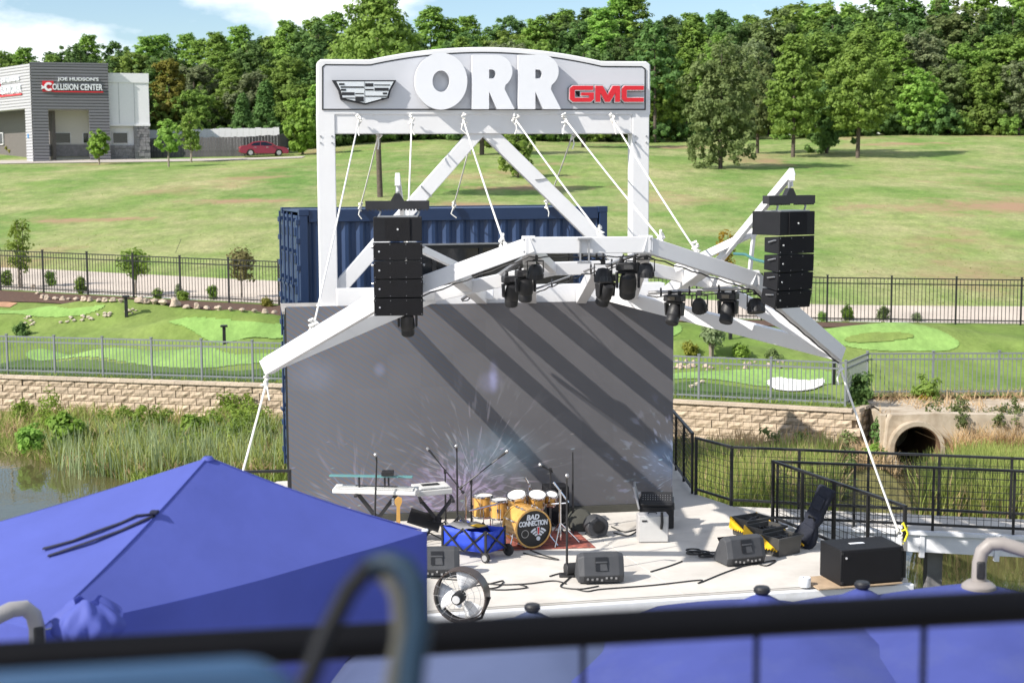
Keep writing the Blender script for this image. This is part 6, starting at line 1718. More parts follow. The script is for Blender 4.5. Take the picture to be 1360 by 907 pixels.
# keyboards
kf = Vector((-1.92, 20.9, 0))
def keyboard(label, a, b_, dep, th, mat, tilt=0.0):
    a, b_ = Vector(a), Vector(b_); L_ = (b_ - a).length; t = thing('keyboard', label, 'keyboard', a, math.atan2(b_.y - a.y, b_.x - a.x))
    c = MB().add([(0, 0, -.0), (L_, 0, -.0), (L_, dep, 0), (0, dep, 0), (0, 0, th * .8), (L_, 0, th * .8), (L_, dep, th * 1.3), (0, dep, th * 1.3)], [(3, 2, 1, 0), (4, 5, 6, 7), (0, 1, 5, 4), (1, 2, 6, 5), (2, 3, 7, 6), (3, 0, 4, 7)]).build('case', mat, t, bevel=.012, smooth=0)
    m_ = MB(); n = int(L_ / .03)
    for i in range(n): m_.box((.04 + i * (L_ - .08) / n + .012, .08, th * .93 + .01), (.024, .13, .02))
    m_.build('key', 'key_white', t, smooth=0, kind='stuff')
    MB().box((L_ * .5, dep * .72, th * 1.18), (L_ * .5, dep * .3, .012)).build('control_panel', 'black_plastic', t, smooth=0)
    return t
keyboard('long white keyboard on an X stand in front of the LED wall', at_y(441, 655, 20.9), at_y(552, 659, 20.7), .22, .07, 'key_white')
kb = keyboard('grey keyboard tipped up on the second stand beside the mixer', at_y(556, 660, 21.1), at_y(601, 651, 21.3), .32, .10, 'amp_white')
def xstand(label, c, w, h, rz):
    t = thing('keyboard_stand', label, 'keyboard stand', c, rz, 'keyboard stands')
    for s in (-1, 1):
        MB().beam((-w / 2 * s, 0, .03), (w / 2 * s, 0, h), .04, .05).build('leg', 'black_metal', t, smooth=0)
        MB().beam((-w / 2 * s, -.22, .02), (-w / 2 * s, .22, .02), .04, .03).build('foot', 'black_metal', t, smooth=0)
        MB().beam((w / 2 * s, -.2, h), (w / 2 * s, .2, h), .04, .03).build('arm', 'black_metal', t, smooth=0)
    return t
zk = at_y(441, 655, 20.9).z
xstand('black X stand under the long white keyboard', (-1.88, 20.97, 0), .55, zk - .02, R(-3))
xstand('black X stand under the tipped grey keyboard', (-1.08, 21.3, 0), .45, at_y(575, 662, 21.2).z - .03, R(8))
ts = thing('glass_shelf', 'narrow teal glass shelf on posts above the white keyboard', 'shelf', at_y(438, 631, 20.95))
o = ts.location; e = at_y(548, 633, 20.8)
MB(Matrix.Translation(-o)).beam(o, e, .09, .020).build('shelf_board', 'glass_cyan', ts, smooth=0)
for px in (477, 511, 516): q = at_y(px, 631, 20.9); MB(Matrix.Translation(-o)).box2((q.x - .012, q.y - .012, zk + .08), (q.x + .012, q.y + .012, q.z)).build('post', 'black_metal', ts, smooth=0)
MB(Matrix.Translation(-o)).box(at_y(515, 630, 20.85) + Vector((0, 0, .02)), (.16, .2, .05)).build('tablet', 'black_plastic', ts, smooth=0)
# bass guitar on a floor stand
gp = Vector(((524 - 680) / FPX * 20.3, 20.3, 0)); hz = at_y(522, 657, 20.3).z
bg = thing('bass_guitar', 'bass guitar with pale maple neck standing beside the tent corner', 'guitar', gp, R(10))
m_ = MB(Matrix.Rotation(R(8), 4, 'X'))
body = [(.0, .02), (.13, .04), (.17, .14), (.13, .24), (.15, .36), (.12, .44), (.05, .40), (.0, .38), (-.05, .40), (-.12, .46), (-.15, .36), (-.12, .24), (-.17, .14), (-.13, .04)]
m_.prism(body, -.02, .02); m_.build('body', 'drum_black', bg, bevel=.008)
MB(Matrix.Rotation(R(8), 4, 'X')).prism([(-.03, .30), (.03, .30), (.022, hz - .12), (-.022, hz - .12)], -.035, -.015).build('neck', 'wood_yellow', bg)
hd = MB(Matrix.Rotation(R(8), 4, 'X')).prism([(-.024, hz - .12), (.024, hz - .12), (.05, hz - .06), (.045, hz), (.0, hz + .02), (-.05, hz - .02), (-.05, hz - .07)], -.035, -.018).build('headstock', 'wood_yellow', bg)
m_ = MB(Matrix.Rotation(R(8), 4, 'X'))
for i in range(4): m_.cyl((-.06, -.027, hz - .085 + i * .026), (-.09, -.027, hz - .085 + i * .026), .008, n=8)
m_.build('tuner', 'chrome', hd)
gs = thing('guitar_stand', 'small black stand holding the bass guitar', 'guitar stand', gp + Vector((0, .12, 0)))
m_ = MB(); 
for k in range(3): m_.tube([(0, 0, .25), (.2 * math.cos(k * 2.1 + .5), .2 * math.sin(k * 2.1 + .5), .01)], .010, 6)
m_.tube([(0, 0, .2), (0, .0, .62)], .01, 6); m_.build('frame', 'black_metal', gs)
ms = thing('music_stand', 'black sheet music stand tipped flat, between keyboards and wagon', 'music stand', (fl(570, 718)))
MB(Matrix.Translation((-.06, 0, .30)) @ Matrix.Rotation(R(18), 4, 'Y') @ Matrix.Rotation(R(25), 4, 'X')).box((0, 0, 0), (.46, .34, .012)).build('desk', 'black_metal', ms, smooth=0, bevel=.004)
m_ = MB(); m_.tube([(0, 0, .1), (0, 0, .3)], .012, 8)
for k in range(3): m_.tube([(0, 0, .12), (.2 * math.cos(k * 2.1), .2 * math.sin(k * 2.1), .01)], .010, 6)
m_.build('stem', 'black_metal', ms)
# rug
m = pm('rug_red', (.30, .085, .06), .95, var=.55, scale=9, dirt=(.12, .05, .05), dirt_scale=7, dirt_lo=.5, dirt_hi=.6)
rq = [fl(640, 732), fl(791, 727.5), fl(766, 706), fl(650, 704)]
rug = MB(); rug.add([(q.x, q.y, .004) for q in rq] + [(q.x, q.y, .012) for q in rq], [(3, 2, 1, 0), (4, 5, 6, 7)] + [(i, (i + 1) % 4, (i + 1) % 4 + 4, i + 4) for i in range(4)])
tag(rug.build('rug', 'rug_red', smooth=0), 'worn red patterned rug under the drum kit', 'rug')
# bass drum
bd_f = fl(708, 729.5); ang = R(25)
bd = thing('bass_drum', 'honey wood bass drum whose black head reads BAD CONNECTION with a signal emblem', 'drum', (bd_f.x, bd_f.y, 0.012), ang, 'drums of the drum kit')
RX = Matrix.Rotation(R(90), 4, 'X'); rb = .272; A = Matrix.Translation((0, 0, rb + .012))
MB(A @ RX).lathe([(rb - .012, -.40), (rb - .012, -.02)], 40, caps=False).build('shell', 'wood_yellow', bd)
for y in (0.0, -.40):
    MB(A @ RX).lathe([(rb - .022, y - .022), (rb, y - .022), (rb + .003, y), (rb, y + .018), (rb - .022, y + .018)], 40, caps=False).build('hoop', 'wood_yellow', bd)
hd = MB(A @ RX).lathe([(0, .002), (rb - .018, .002)], 40, caps=False).build('front_head', 'drum_black', bd)
def onhead(vs_, fs_, name, mat, dx, dz, y=-.006): MB(A @ Matrix.Translation((dx, y, dz))).add(vs_, fs_).build(name, mat, hd, smooth=0)
vs_, fs_ = text_mesh('BAD', .098, .004, .004, 1.0, .18); onhead(vs_, fs_, 'lettering', 'print_white', -.006, .155)
vs_, fs_ = text_mesh('CONNECTION', .098, .004, .004, .92, .12, .70); onhead(vs_, fs_, 'lettering', 'print_white', 0.0, .070)
m_ = MB(A)
ox, oz = .078, -.145
for r0 in (.062, .102, .142):
    for s in (-1, 1):
        aa = np.linspace(R(16), R(50), 8)
        m_.prism([(ox + s * (r0 - .012) * math.sin(q), oz + (r0 - .012) * math.cos(q)) for q in aa] + [(ox + s * (r0 + .014) * math.sin(q), oz + (r0 + .014) * math.cos(q)) for q in aa[::-1]], -.009, -.004)
m_.prism([(ox + .03 * math.cos(q), oz + .03 * math.sin(q)) for q in np.linspace(0, 6.28, 16, endpoint=False)], -.009, -.004)
m_.prism([(ox - .022, oz + .165), (ox + .022, oz + .165), (ox + .016, oz + .052), (ox - .016, oz + .052)], -.0085, -.004)
m_.build('signal_emblem', 'print_white', hd, smooth=0)
MB(A).prism([(ox - .014, oz + .157), (ox + .014, oz + .157), (ox + .009, oz + .06), (ox - .009, oz + .06)], -.012, -.0088).build('exclamation_mark', 'print_red', hd, smooth=0)
MB(A @ Matrix.Translation((-.125, 0, -.065)) @ RX).lathe([(.048, .004), (.056, .004), (.056, .010), (.048, .010)], 20, caps=False).build('port_ring', 'dull_metal', hd)
for s in (-1, 1): MB().tube([(s * rb * .93, .10, rb * .75), (s * (rb + .10), -.02, .01)], .010, 8).build('spur', 'chrome', bd)
m_ = MB()
for k in range(8):
    a = k * math.pi / 4 + .39; c, s = math.cos(a) * (rb + .006), math.sin(a) * (rb + .006)
    m_.tube([(c, -.01, s + rb + .012), (c, .40, s + rb + .012)], .006, 6); m_.box((c, .12, s + rb + .012), (.025, .06, .025)); m_.box((c, .28, s + rb + .012), (.025, .06, .025))
m_.build('lug', 'chrome', bd)
def tom(label, c, r, h, tiltx=0.0, tilty=0.0, legs=0.0):
    t = thing('tom_drum', label, 'drum', c, 0, 'drums of the drum kit'); B = Matrix.Rotation(R(tilty), 4, 'Y') @ Matrix.Rotation(R(tiltx), 4, 'X')
    MB(B).lathe([(r - .008, 0), (r - .008, h)], 32, caps=False).build('shell', 'wood_yellow', t)
    for z in (0, h): MB(B).lathe([(r - .01, z - .014), (r + .004, z - .014), (r + .006, z), (r + .004, z + .014), (r - .01, z + .014)], 32, caps=False).build('rim', 'chrome', t)
    MB(B).lathe([(0, h + .004), (r - .006, h + .004)], 32, caps=False).build('head', 'drum_head', t)
    m_ = MB(B)
    for k in range(6):
        a = k * math.pi / 3 + .3; x, y = (r + .01) * math.cos(a), (r + .01) * math.sin(a); m_.tube([(x, y, 0), (x, y, h)], .005, 6); m_.box((x, y, h * .5), (.022, .022, .05))
    m_.build('lug', 'chrome', t)
    if legs:
        for k in range(3):
            a = k * 2.094 + .6; x, y = (r + .015) * math.cos(a), (r + .015) * math.sin(a); MB().tube([(x, y, h * .6), (x, y, -legs + .01)], .008, 6).build('leg', 'chrome', t)
    return t
q = at_y(641.5, 685, 22.0); tom('larger floor tom at the outer end of the drum kit', q, .150, .30, legs=q.z)
q = at_y(664, 687, 21.7); tom('smaller floor tom beside the bass drum', q, .138, .26, legs=q.z)
tom('first rack tom above the bass drum, next to the floor toms', at_y(688, 673, 21.3), .140, .20, 20, -8)
tom('second rack tom in the middle above the bass drum', at_y(712, 671, 21.35), .130, .18, 22, 4)
tom('smallest rack tom farthest along the drum kit', at_y(730, 668, 21.4), .090, .15, 22, 10)
rk = thing('drum_rack', 'chrome tripod rack and arms behind the bass drum', 'drum rack', fl(744, 722)); m_ = MB()
o = rk.location
m_.tube([(0, 0, .05), (0, 0, at_y(744, 650, o.y).z)], .018, 8); m_.tube([at_y(735, 640, o.y) - o, at_y(755, 667, o.y) - o], .013, 8)
m_.tube([at_y(680, 672, 21.6) - o, at_y(752, 668, o.y + .1) - o], .014, 8); m_.build('tube', 'chrome', rk)
for k in range(3): a = k * 2.1 + .2; MB().tube([(0, 0, .30), (.27 * math.cos(a), .27 * math.sin(a), .012)], .011, 8).build('leg', 'chrome', rk)
rk2 = dup(rk, (o.x - .42, o.y + .42, 0), R(50), None, 'second chrome tripod behind the rack toms')
cab = thing('guitar_cabinet', 'upright black speaker cabinet behind the small toms', 'speaker', fl(741, 699), R(12))
MB().box((0, .15, .30), (.34, .32, .58)).build('box', 'speaker_black', cab, bevel=.012); MB().box((0, -.015, .28), (.30, .012, .46)).build('grille', 'grille_black', cab, smooth=0)
# cymbal bag and blower
cbg = thing('cymbal_bag', 'dark olive round cymbal bag leaning behind the blower', 'bag', fl(770, 704), R(-25))
MB(Matrix.Translation((0, 0, .14)) @ Matrix.Rotation(R(38), 4, 'Y') @ Matrix.Rotation(R(55), 4, 'X')).lathe([(.02, -.03), (.16, -.035), (.19, 0), (.16, .035), (.02, .05)], 28).build('bag', 'olive_cloth', cbg)
bl = thing('blower', 'black snail shaped blower fan on the stage beside the amplifier', 'blower', fl(792, 711), R(15))
m_ = MB(); sn = [(.15 * math.cos(q) * (1 + .25 * q / 6.28) , .15 + .14 * math.sin(q) * (1 + .12 * q / 6.28)) for q in np.linspace(-.3, 5.4, 18)]; m_.prism(sn, -.12, .12); m_.box((.0, 0, .015), (.26, .27, .03)); m_.build('housing', 'monitor_grey', bl, bevel=.012)
k = MB(Matrix.Translation((0, -.122, .15)) @ RX).lathe([(.075, -.01), (.095, -.01), (.095, .014), (.075, .014)], 24, caps=False).build('inlet_ring', 'black_plastic', bl)
MB(Matrix.Translation((0, -.124, .15)) @ RX).lathe([(0, 0), (.08, 0)], 24, caps=False).build('inlet', 'drum_black', bl)
# amplifier and rack case
am = thing('guitar_amplifier', 'white fronted guitar amplifier standing before the open rack case', 'amplifier', fl(868, 720.5), R(3))
MB().box((0, .12, .195), (.425, .24, .385)).build('cabinet', 'amp_case', am, bevel=.012)
MB().box((0, -.004, .195), (.395, .014, .35)).build('grille_cloth', 'amp_white', am, smooth=0)
MB().box((-.13, -.015, .315), (.07, .01, .022)).build('badge', 'black_metal', am, smooth=0)
MB().tube([(-.06, .12, .385), (-.05, .12, .41), (.05, .12, .41), (.06, .12, .385)], .01, 6).build('handle', 'black_metal', am)
MB().tube([(.11, -.03, .44), (.115, -.035, .30), (.105, -.03, .20)], .02, 8).build('hung_microphone', 'black_metal', am)
rc = thing('rack_case', 'black rack case standing open with its lid upright behind the amplifier', 'equipment case', fl(872, 702), R(-6))
MB().box((0, .22, .20), (.50, .44, .38)).build('case', 'black_plastic', rc, bevel=.01)
f = MB(Matrix.Translation((0, .12, .41)) @ Matrix.Rotation(R(28), 4, 'X')).box((0, 0, 0), (.46, .30, .05)).build('mixer_panel', 'monitor_dark', rc, bevel=.008)
m_ = MB(Matrix.Translation((0, .12, .41)) @ Matrix.Rotation(R(28), 4, 'X')); rr = random.Random(4)
for i in range(12):
    for j in range(3): m_.cyl((-.2 + i * .036, -.04 + j * .05, .02), (-.2 + i * .036, -.04 + j * .05, .034), .007, n=8)
m_.build('knob', 'dull_metal', f)
MB().box((.0, -.012, .24), (.40, .02, .15)).build('rack_opening', 'drum_black', rc, smooth=0)
MB(Matrix.Translation((-.27, .16, .36)) @ Matrix.Rotation(R(-14), 4, 'Y')).box((0, 0, .10), (.03, .42, .34)).build('lid', 'steel_panel', rc, bevel=.006)
# floor monitors
def wedge(label, loc, rotz):
    t = thing('floor_monitor', label, 'floor monitor', loc, rotz, 'wedge floor monitors')
    secs = [(-.29, .86), (-.22, 1.0), (.22, 1.0), (.29, .86)]
    prof = [(-.17, .02), (-.21, .12), (-.14, .355), (-.05, .385), (.03, .36), (.24, .06), (.20, .02)]
    vs_ = []; n = len(prof)
    for x, k in secs: vs_ += [(x, y * k, .02 + (z - .02) * (k * .5 + .5)) for y, z in prof]
    fs_ = [tuple(range(n)), tuple(range(4 * n - 1, 3 * n - 1, -1))] + [(s * n + i, s * n + (i + 1) % n, (s + 1) * n + (i + 1) % n, (s + 1) * n + i) for s in range(3) for i in range(n)]
    MB().add(vs_, fs_).build('housing', 'monitor_grey', t, bevel=.010, smooth=0)
    B = Matrix.Translation((0, -.176, .25)) @ Matrix.Rotation(R(-16.5), 4, 'X')
    MB(B).box((0, .0, .01), (.155, .02, .17)).build('recess_shade', 'drum_black', t, smooth=0)  # near-black box set proud, its colour standing in for the pocket's shade
    m_ = MB(B); m_.box((.0, -.006, .03), (.15, .03, .022)); m_.add([(-.02, -.011, -.075), (.075, -.011, -.075), (.06, -.011, .01), (-.02, -.011, .01), (-.02, .01, .01), (.06, .01, .01)], [(0, 1, 2, 3), (3, 2, 5, 4)]); m_.build('handle', 'monitor_grey', t, smooth=0, bevel=.004)
    m_ = MB(); m_.box((0, -.194, .075), (.46, .02, .075)); m_.build('connector_panel', 'monitor_dark', t, smooth=0)
    rr = random.Random(int(loc[0] * 10))
    for i in range(7): MB().box((-.18 + i * .06, -.207, .075 + rr.uniform(-.02, .02)), (.025, .02, .025)).build('connector', 'dull_metal', t, smooth=0)
    MB(Matrix.Translation((0, .12, .225)) @ Matrix.Rotation(R(-55), 4, 'X')).box((0, 0, 0), (.42, .012, .28)).build('grille', 'grille_black', t, smooth=0)
    return t
def wpos(px, py): 
    p_ = fl(px, py); return (p_.x, p_.y + .17, 0)
wedge('grey wedge monitor half hidden by the blue tent', wpos(580, 767), R(2))
wedge('grey wedge monitor beside the square footed microphone stand', wpos(797, 775.5), R(6))
wedge('grey wedge monitor turned sideways in front of the yellow totes', wpos(985, 751), R(22))
bx = thing('stage_box', 'small dark cable box tucked beside the middle floor monitor', 'stage box', fl(757, 765)); MB().cyl((-.06, 0, .085), (.10, .05, .085), .085, n=20).build('drum', 'monitor_dark', bx, bevel=.008)
# wagon
wg = thing('folding_wagon', 'blue folding wagon with crossed black frame parked beside the drums', 'wagon', (fl(588, 736).x, fl(588, 736).y, 0), 0)
wv = Vector((fl(642, 746).x - fl(588, 736).x, fl(642, 746).y - fl(588, 736).y, 0)); wl_ = wv.length + .04; wg.rotation_euler = (0, 0, math.atan2(wv.y, wv.x)); wd = .42
m_ = MB(); zlo, zhi = .12, .40
for (a, b_) in (((0, 0), (wl_, 0)), ((wl_, 0), (wl_, wd)), ((wl_, wd), (0, wd)), ((0, wd), (0, 0))):
    a, b_ = Vector(a), Vector(b_); rows = []
    for j in range(4):
        rows.append([(*(a.lerp(b_, i / 10) + (b_ - a).normalized().orthogonal() * (.012 * math.sin(i * 2.2 + j))), zlo + (zhi - zlo) * j / 3 - (.015 * math.sin(math.pi * i / 10) if j == 3 else 0)) for i in range(11)])
    m_.sheet(rows)
m_.sheet([[(0, 0, zlo), (wl_, 0, zlo)], [(0, wd, zlo), (wl_, wd, zlo)]])
c = m_.build('fabric', 'wagon_blue', wg, smooth=60); c.modifiers.new('cloth', 'SOLIDIFY').thickness = .006
m_ = MB()
for y in (-.012, wd + .012):
    for i in range(2):
        x0, x1 = wl_ * i / 2, wl_ * (i + 1) / 2; m_.beam((x0, y, zlo - .02), (x1, y, zhi + .01), .016, .022).beam((x0, y - .018, zhi + .01), (x1, y - .018, zlo - .02), .016, .022)
for x in (-.012, wl_ + .012): m_.beam((x, 0, zlo), (x, wd, zhi), .016, .022).beam((x + .018, 0, zhi), (x + .018, wd, zlo), .016, .022)
for x, y in ((0, 0), (wl_, 0), (wl_, wd), (0, wd)): m_.box((x, y, .24), (.026, .026, .36))
m_.build('frame', 'black_metal', wg, smooth=0)
for x, y, r_, mt in ((0.0, -.03, .058, 'wheel_silver'), (wl_ + .02, -.03, .068, 'wheel_silver'), (wl_ + .02, wd + .05, .085, 'monitor_dark'), (0.0, wd + .05, .07, 'monitor_dark')):
    B = Matrix.Translation((x, y, r_)) @ Matrix.Rotation(R(90), 4, 'X') 
    w = MB(B).lathe([(r_ * .55, -.022), (r_ * .9, -.022), (r_, -.012), (r_, .012), (r_ * .9, .022), (r_ * .55, .022)], 22).build('wheel', 'tyre', wg)
    MB(B).lathe([(.0, .026), (r_ * .62, .026), (r_ * .62, -.026), (0, -.026)], 18).build('hub', mt, w)
m_ = MB(); m_.sheet([[(.03 + i * (wl_ * .62) / 6, y, zhi + .005 + .02 * math.sin(i * 1.3 + y * 9)) for i in range(7)] for y in (.03, wd / 2, wd - .03)]); c = m_.build('cover', 'wagon_grey', wg, smooth=60); c.modifiers.new('cloth', 'SOLIDIFY').thickness = .008
MB().tube([(.02, wd / 2, zhi), (.12, wd / 2, zhi + .12), (.34, wd / 2 - .06, zhi + .03), (.50, wd / 2 - .05, zhi + .01)], .014, 8).build('handle', 'black_metal', wg)
MB().sheet([[(.40, .1, zhi + .035), (.55, .1, zhi + .03)], [(.42, .24, zhi + .04), (.58, .24, zhi + .035)]]).build('yellow_label', 'tote_yellow', wg, smooth=0)
# totes
def tote(label, loc, rotz, w=.46, d=.34, h=.26):
    t = thing('storage_tote', label, 'storage tote', loc, rotz, 'yellow lidded storage totes')
    m_ = MB(); k = .90
    for s_ in range(4):
        a = [(-w / 2, -d / 2), (w / 2, -d / 2), (w / 2, d / 2), (-w / 2, d / 2)]; p_, q_ = a[s_], a[(s_ + 1) % 4]
        m_.sheet([[(p_[0] * k, p_[1] * k, 0), (q_[0] * k, q_[1] * k, 0)], [(p_[0], p_[1], h), (q_[0], q_[1], h)]])
    m_.add([(-w / 2 * k, -d / 2 * k, .012), (w / 2 * k, -d / 2 * k, .012), (w / 2 * k, d / 2 * k, .012), (-w / 2 * k, d / 2 * k, .012)], [(0, 1, 2, 3)])
    c = m_.build('bin', 'tote_grey', t, smooth=0); c.modifiers.new('wall', 'SOLIDIFY').thickness = .008
    MB().box((0, -d / 2 - .008, h - .02), (w + .03, .02, .035)).box((0, d / 2 + .008, h - .02), (w + .03, .02, .035)).build('rim', 'tote_grey', t, smooth=0)
    for s_ in (-1, 1):
        teeth = []; nT = 7
        for i in range(nT):
            y0, y1 = -d / 2 + d * i / nT, -d / 2 + d * (i + .5) / nT; teeth += [(y0, .165), (y0 + d / nT * .12, .185), (y1 - d / nT * .05, .185), (y1, .165)]
        out = [(-d / 2, 0), (-d / 2, .165)] + teeth + [(d / 2, .165), (d / 2, 0)]
        B = Matrix.Translation((s_ * (w / 2 + .012), 0, h + .008)) @ Matrix.Rotation(R(90), 4, 'Z') @ Matrix.Rotation(R(180 - s_ * 9), 4, 'X')
        MB(B).prism(out[1:], -.006, .006).build('lid_flap', 'tote_yellow', t, smooth=0)
    rr = random.Random(int(loc[0] * 33)); m_ = MB()
    for i in range(6): m_.tube([(rr.uniform(-.18, .18), rr.uniform(-.12, .12), h * .8), (rr.uniform(-.18, .18), rr.uniform(-.12, .12), h * .92), (rr.uniform(-.18, .18), rr.uniform(-.12, .12), h * .8)], .018, 6)
    m_.build('cable', 'cable_black', t)
    return t
def tp(px, py, dy=.16): p_ = fl(px, py); return (p_.x, p_.y + dy, 0)
tote('open storage tote with yellow flaps standing nearest the drums side', tp(1000, 713), R(33))
tote('middle one of three open totes with yellow flaps', tp(1019, 725), R(36))
tote('open tote with a broad yellow flap beside the black gig bag', tp(1040, 738), R(38))
# gig bag
gbg = thing('gig_bag', 'black padded gig bag leaning against the railing behind the totes', 'instrument bag', fl(1066, 727), R(-40))
ol = [(-.13, 0), (.13, 0), (.17, .10), (.15, .24), (.10, .34), (.13, .44), (.11, .52), (.12, .90), (-.12, .90), (-.11, .52), (-.13, .44), (-.10, .34), (-.15, .24), (-.17, .10)]
B = Matrix.Translation((-.02, 0, .02)) @ Matrix.Rotation(R(20), 4, 'Y') @ Matrix.Rotation(R(-10), 4, 'X')
MB(B).prism(ol, -.06, .06).build('bag', 'gig_bag', gbg, bevel=.025, smooth=50, seg=3)
MB(B).box((0, -.075, .20), (.22, .03, .24)).build('pocket', 'gig_bag', gbg, bevel=.012); MB(B).box((0, -.07, .66), (.15, .03, .2)).build('pocket', 'gig_bag', gbg, bevel=.012)
MB(B).tube([(-.05, -.07, .42), (-.03, -.11, .46), (.03, -.11, .46), (.05, -.07, .42)], .012, 6).build('handle', 'cable_black', gbg)
# subwoofer on its board
p0, p1 = fl(1116, 778.5, .02), fl(1199, 772, .02); sv = p1 - p0; sa = math.atan2(sv.y, sv.x); sw = sv.length; sd, sh = .58, .455
MBp = thing('plywood_sheet', 'thin plywood sheet lying under the subwoofer', 'board', (p0.x, p0.y, 0), sa)
MB().box2((-.30, -.03, .003), (sw - .02, .55, .018)).build('sheet', 'plywood', MBp, smooth=0)
sb = thing('subwoofer', 'large black subwoofer box with grille front on the stage corner', 'subwoofer', (p0.x, p0.y, .02), sa)
MB().box2((0, 0, .0), (sw, sd, sh)).build('cabinet', 'speaker_black', sb, bevel=.012)
MB().box2((.03, -.012, .03), (sw - .03, .004, sh - .03)).build('grille', 'grille_black', sb, smooth=0)
MB().lathe([(0, 0), (.016, 0), (.014, .006)], 12, Matrix.Translation((.07, -.016, sh - .10)) @ RX).build('badge', 'silver', sb)
MB().box((sw * .42, sd * .5, sh + .004), (.20, .06, .004)).build('paper_slip', 'print_white', sb, smooth=0)
m_ = MB()
for z in (.04, sh - .04):
    for x in (.02, sw - .02): m_.box((x, -.006, z), (.03, .02, .03))
m_.build('corner_guard', 'black_metal', sb, smooth=0)
rl = fl(1069, 778.5); tag(MB(Matrix.Translation((rl.x, rl.y, .002))).lathe([(.035, 0), (.07, 0), (.073, .01), (.073, .105), (.07, .115), (.035, .115), (.035, 0)], 24, caps=False).build('tape_roll', 'print_white'), 'white roll of tape standing on the stage beside the subwoofer', 'tape roll')
st = thing('ratchet_strap', 'yellow ratchet strap wound round the last railing post', 'strap', (G1[0], G1[1], 0))
m_ = MB(); m_.tube([(-.03, -.035, .72), (.03, -.04, .58), (-.02, -.035, .44)], .014, 6); m_.tube([(.032 * math.cos(k * .7), .032 * math.sin(k * .7), .56 + .010 * k) for k in range(14)], .011, 6); m_.build('webbing', 'strap_yellow', st)
MB().box((.0, -.05, .42), (.05, .03, .12)).build('buckle', 'dull_metal', st, smooth=0)
# cables on the floor
def cable(label, pix, r=.009, group='cables lying on the stage'):
    P_ = [Vector((q.x, q.y, r + .002)) for q in (fl(x, y) for x, y in pix)]
    out = []
    for i in range(len(P_) - 1):
        a, b_, c, d = P_[max(i - 1, 0)], P_[i], P_[i + 1], P_[min(i + 2, len(P_) - 1)]
        for k in range(6):
            t = k / 6; out.append(.5 * ((2 * b_) + (c - a) * t + (2 * a - 5 * b_ + 4 * c - d) * t * t + (3 * b_ - a - 3 * c + d) * t ** 3))
    out.append(P_[-1]); tag(MB().tube(out, r, 6).build('cable', 'cable_black'), label, 'cable', group)
cable('black cable from the middle monitor across the floor to the turned monitor', [(765, 783), (780, 786), (800, 783), (866, 778), (930, 771), (928, 775), (960, 762), (985, 753)])
cable('black cable from the coil heap towards the stage middle', [(906, 746), (890, 752), (864, 760)])
cable('black cable lying from the tent edge to the microphone stand', [(572, 768), (620, 772), (660, 777), (700, 776), (735, 772), (752, 776)])
cable('tangled black cable loops beside the drum fan', [(620, 780), (650, 776), (668, 772), (662, 780), (648, 783), (672, 784), (700, 781), (690, 777)])
cable('black cable looping round the middle floor monitor', [(730, 766), (745, 762), (760, 763), (752, 772), (745, 780), (770, 783), (795, 779)])
cable('long thin black cable along the back of the open floor', [(695, 735), (720, 741), (742, 744), (722, 738), (704, 731)])
cable('black cable trailing behind the amplifier', [(812, 700), (830, 707), (848, 703), (835, 712), (815, 708)])
cable('black cable at the foot of the turned monitor', [(985, 753), (1010, 748), (1030, 745), (1018, 752), (1005, 749)])
rr = random.Random(8); cc = fl(931, 738); m_ = MB()
for k in range(6):
    ox_, oy_, r_ = rr.uniform(-.16, .16), rr.uniform(-.12, .12), rr.uniform(.06, .13)
    m_.tube([(cc.x + ox_ + r_ * math.cos(a) * 1.4, cc.y + oy_ + r_ * math.sin(a), .015 + .012 * k) for a in np.linspace(0, 6.28, 14, endpoint=False)], .011, 6, closed=True)
tag(m_.build('cable_coil', 'cable_black'), 'heap of coiled black cable behind the turned floor monitor', 'cable coil')
# ------------------------------------------------------------------ drum fan in front of the stage
fc = at_y(612, 791, 16.1); fr_ = 37 / FPX * 16.1
fan = thing('drum_fan', 'round floor fan with bare metal blades standing before the stage edge', 'fan', (fc.x, fc.y, -.85), R(-16))
hz = fc.z + .85; B = Matrix.Translation((0, 0, hz)) @ Matrix.Rotation(R(90), 4, 'X')
MB(B).lathe([(fr_ - .012, -.13), (fr_, -.13), (fr_, .05), (fr_ - .012, .05)], 48, caps=False).build('drum', 'fan_ring', fan)
m_ = MB(B)
for r_ in (.10, .17, .24): m_.tube([(r_ * math.cos(a), r_ * math.sin(a), .055) for a in np.linspace(0, 6.283, 40, endpoint=False)], .0022, 4, closed=True)
for k in range(16): a = k * math.pi / 8; m_.tube([(.05 * math.cos(a), .05 * math.sin(a), .07), (fr_ * math.cos(a), fr_ * math.sin(a), .05)], .0022, 4)
m_.build('guard', 'dull_metal', fan, kind='stuff')
for k, a0 in enumerate((1.2, 3.25, 5.35)):
    g = []
    for i in range(7):
        r_ = .05 + (fr_ - .075) * i / 6; w = .25 + .62 * min(1, i / 2.5); row = []
        for j in range(5):
            a = a0 + (j / 4 - .5) * w * (1.5 if i < 3 else 1.25); row.append((r_ * math.cos(a), r_ * math.sin(a), -.03 + (j / 4 - .5) * .09))
        g.append(row)
    b_ = MB(B).sheet(g).build('blade', 'fan_blade', fan, smooth=80); b_.modifiers.new('plate', 'SOLIDIFY').thickness = .003
mo = MB(B).lathe([(.02, .17), (.055, .165), (.065, .14), (.065, .0), (.05, -.02)], 22).build('motor', 'black_plastic', fan)
MB(B).lathe([(0, .176), (.042, .175), (.045, .168)], 20, caps=False).build('end_cap', 'silver', mo)
MB(B).box((.0, -.07, .08), (.05, .06, .06)).build('switch_box', 'print_white', mo, smooth=0)
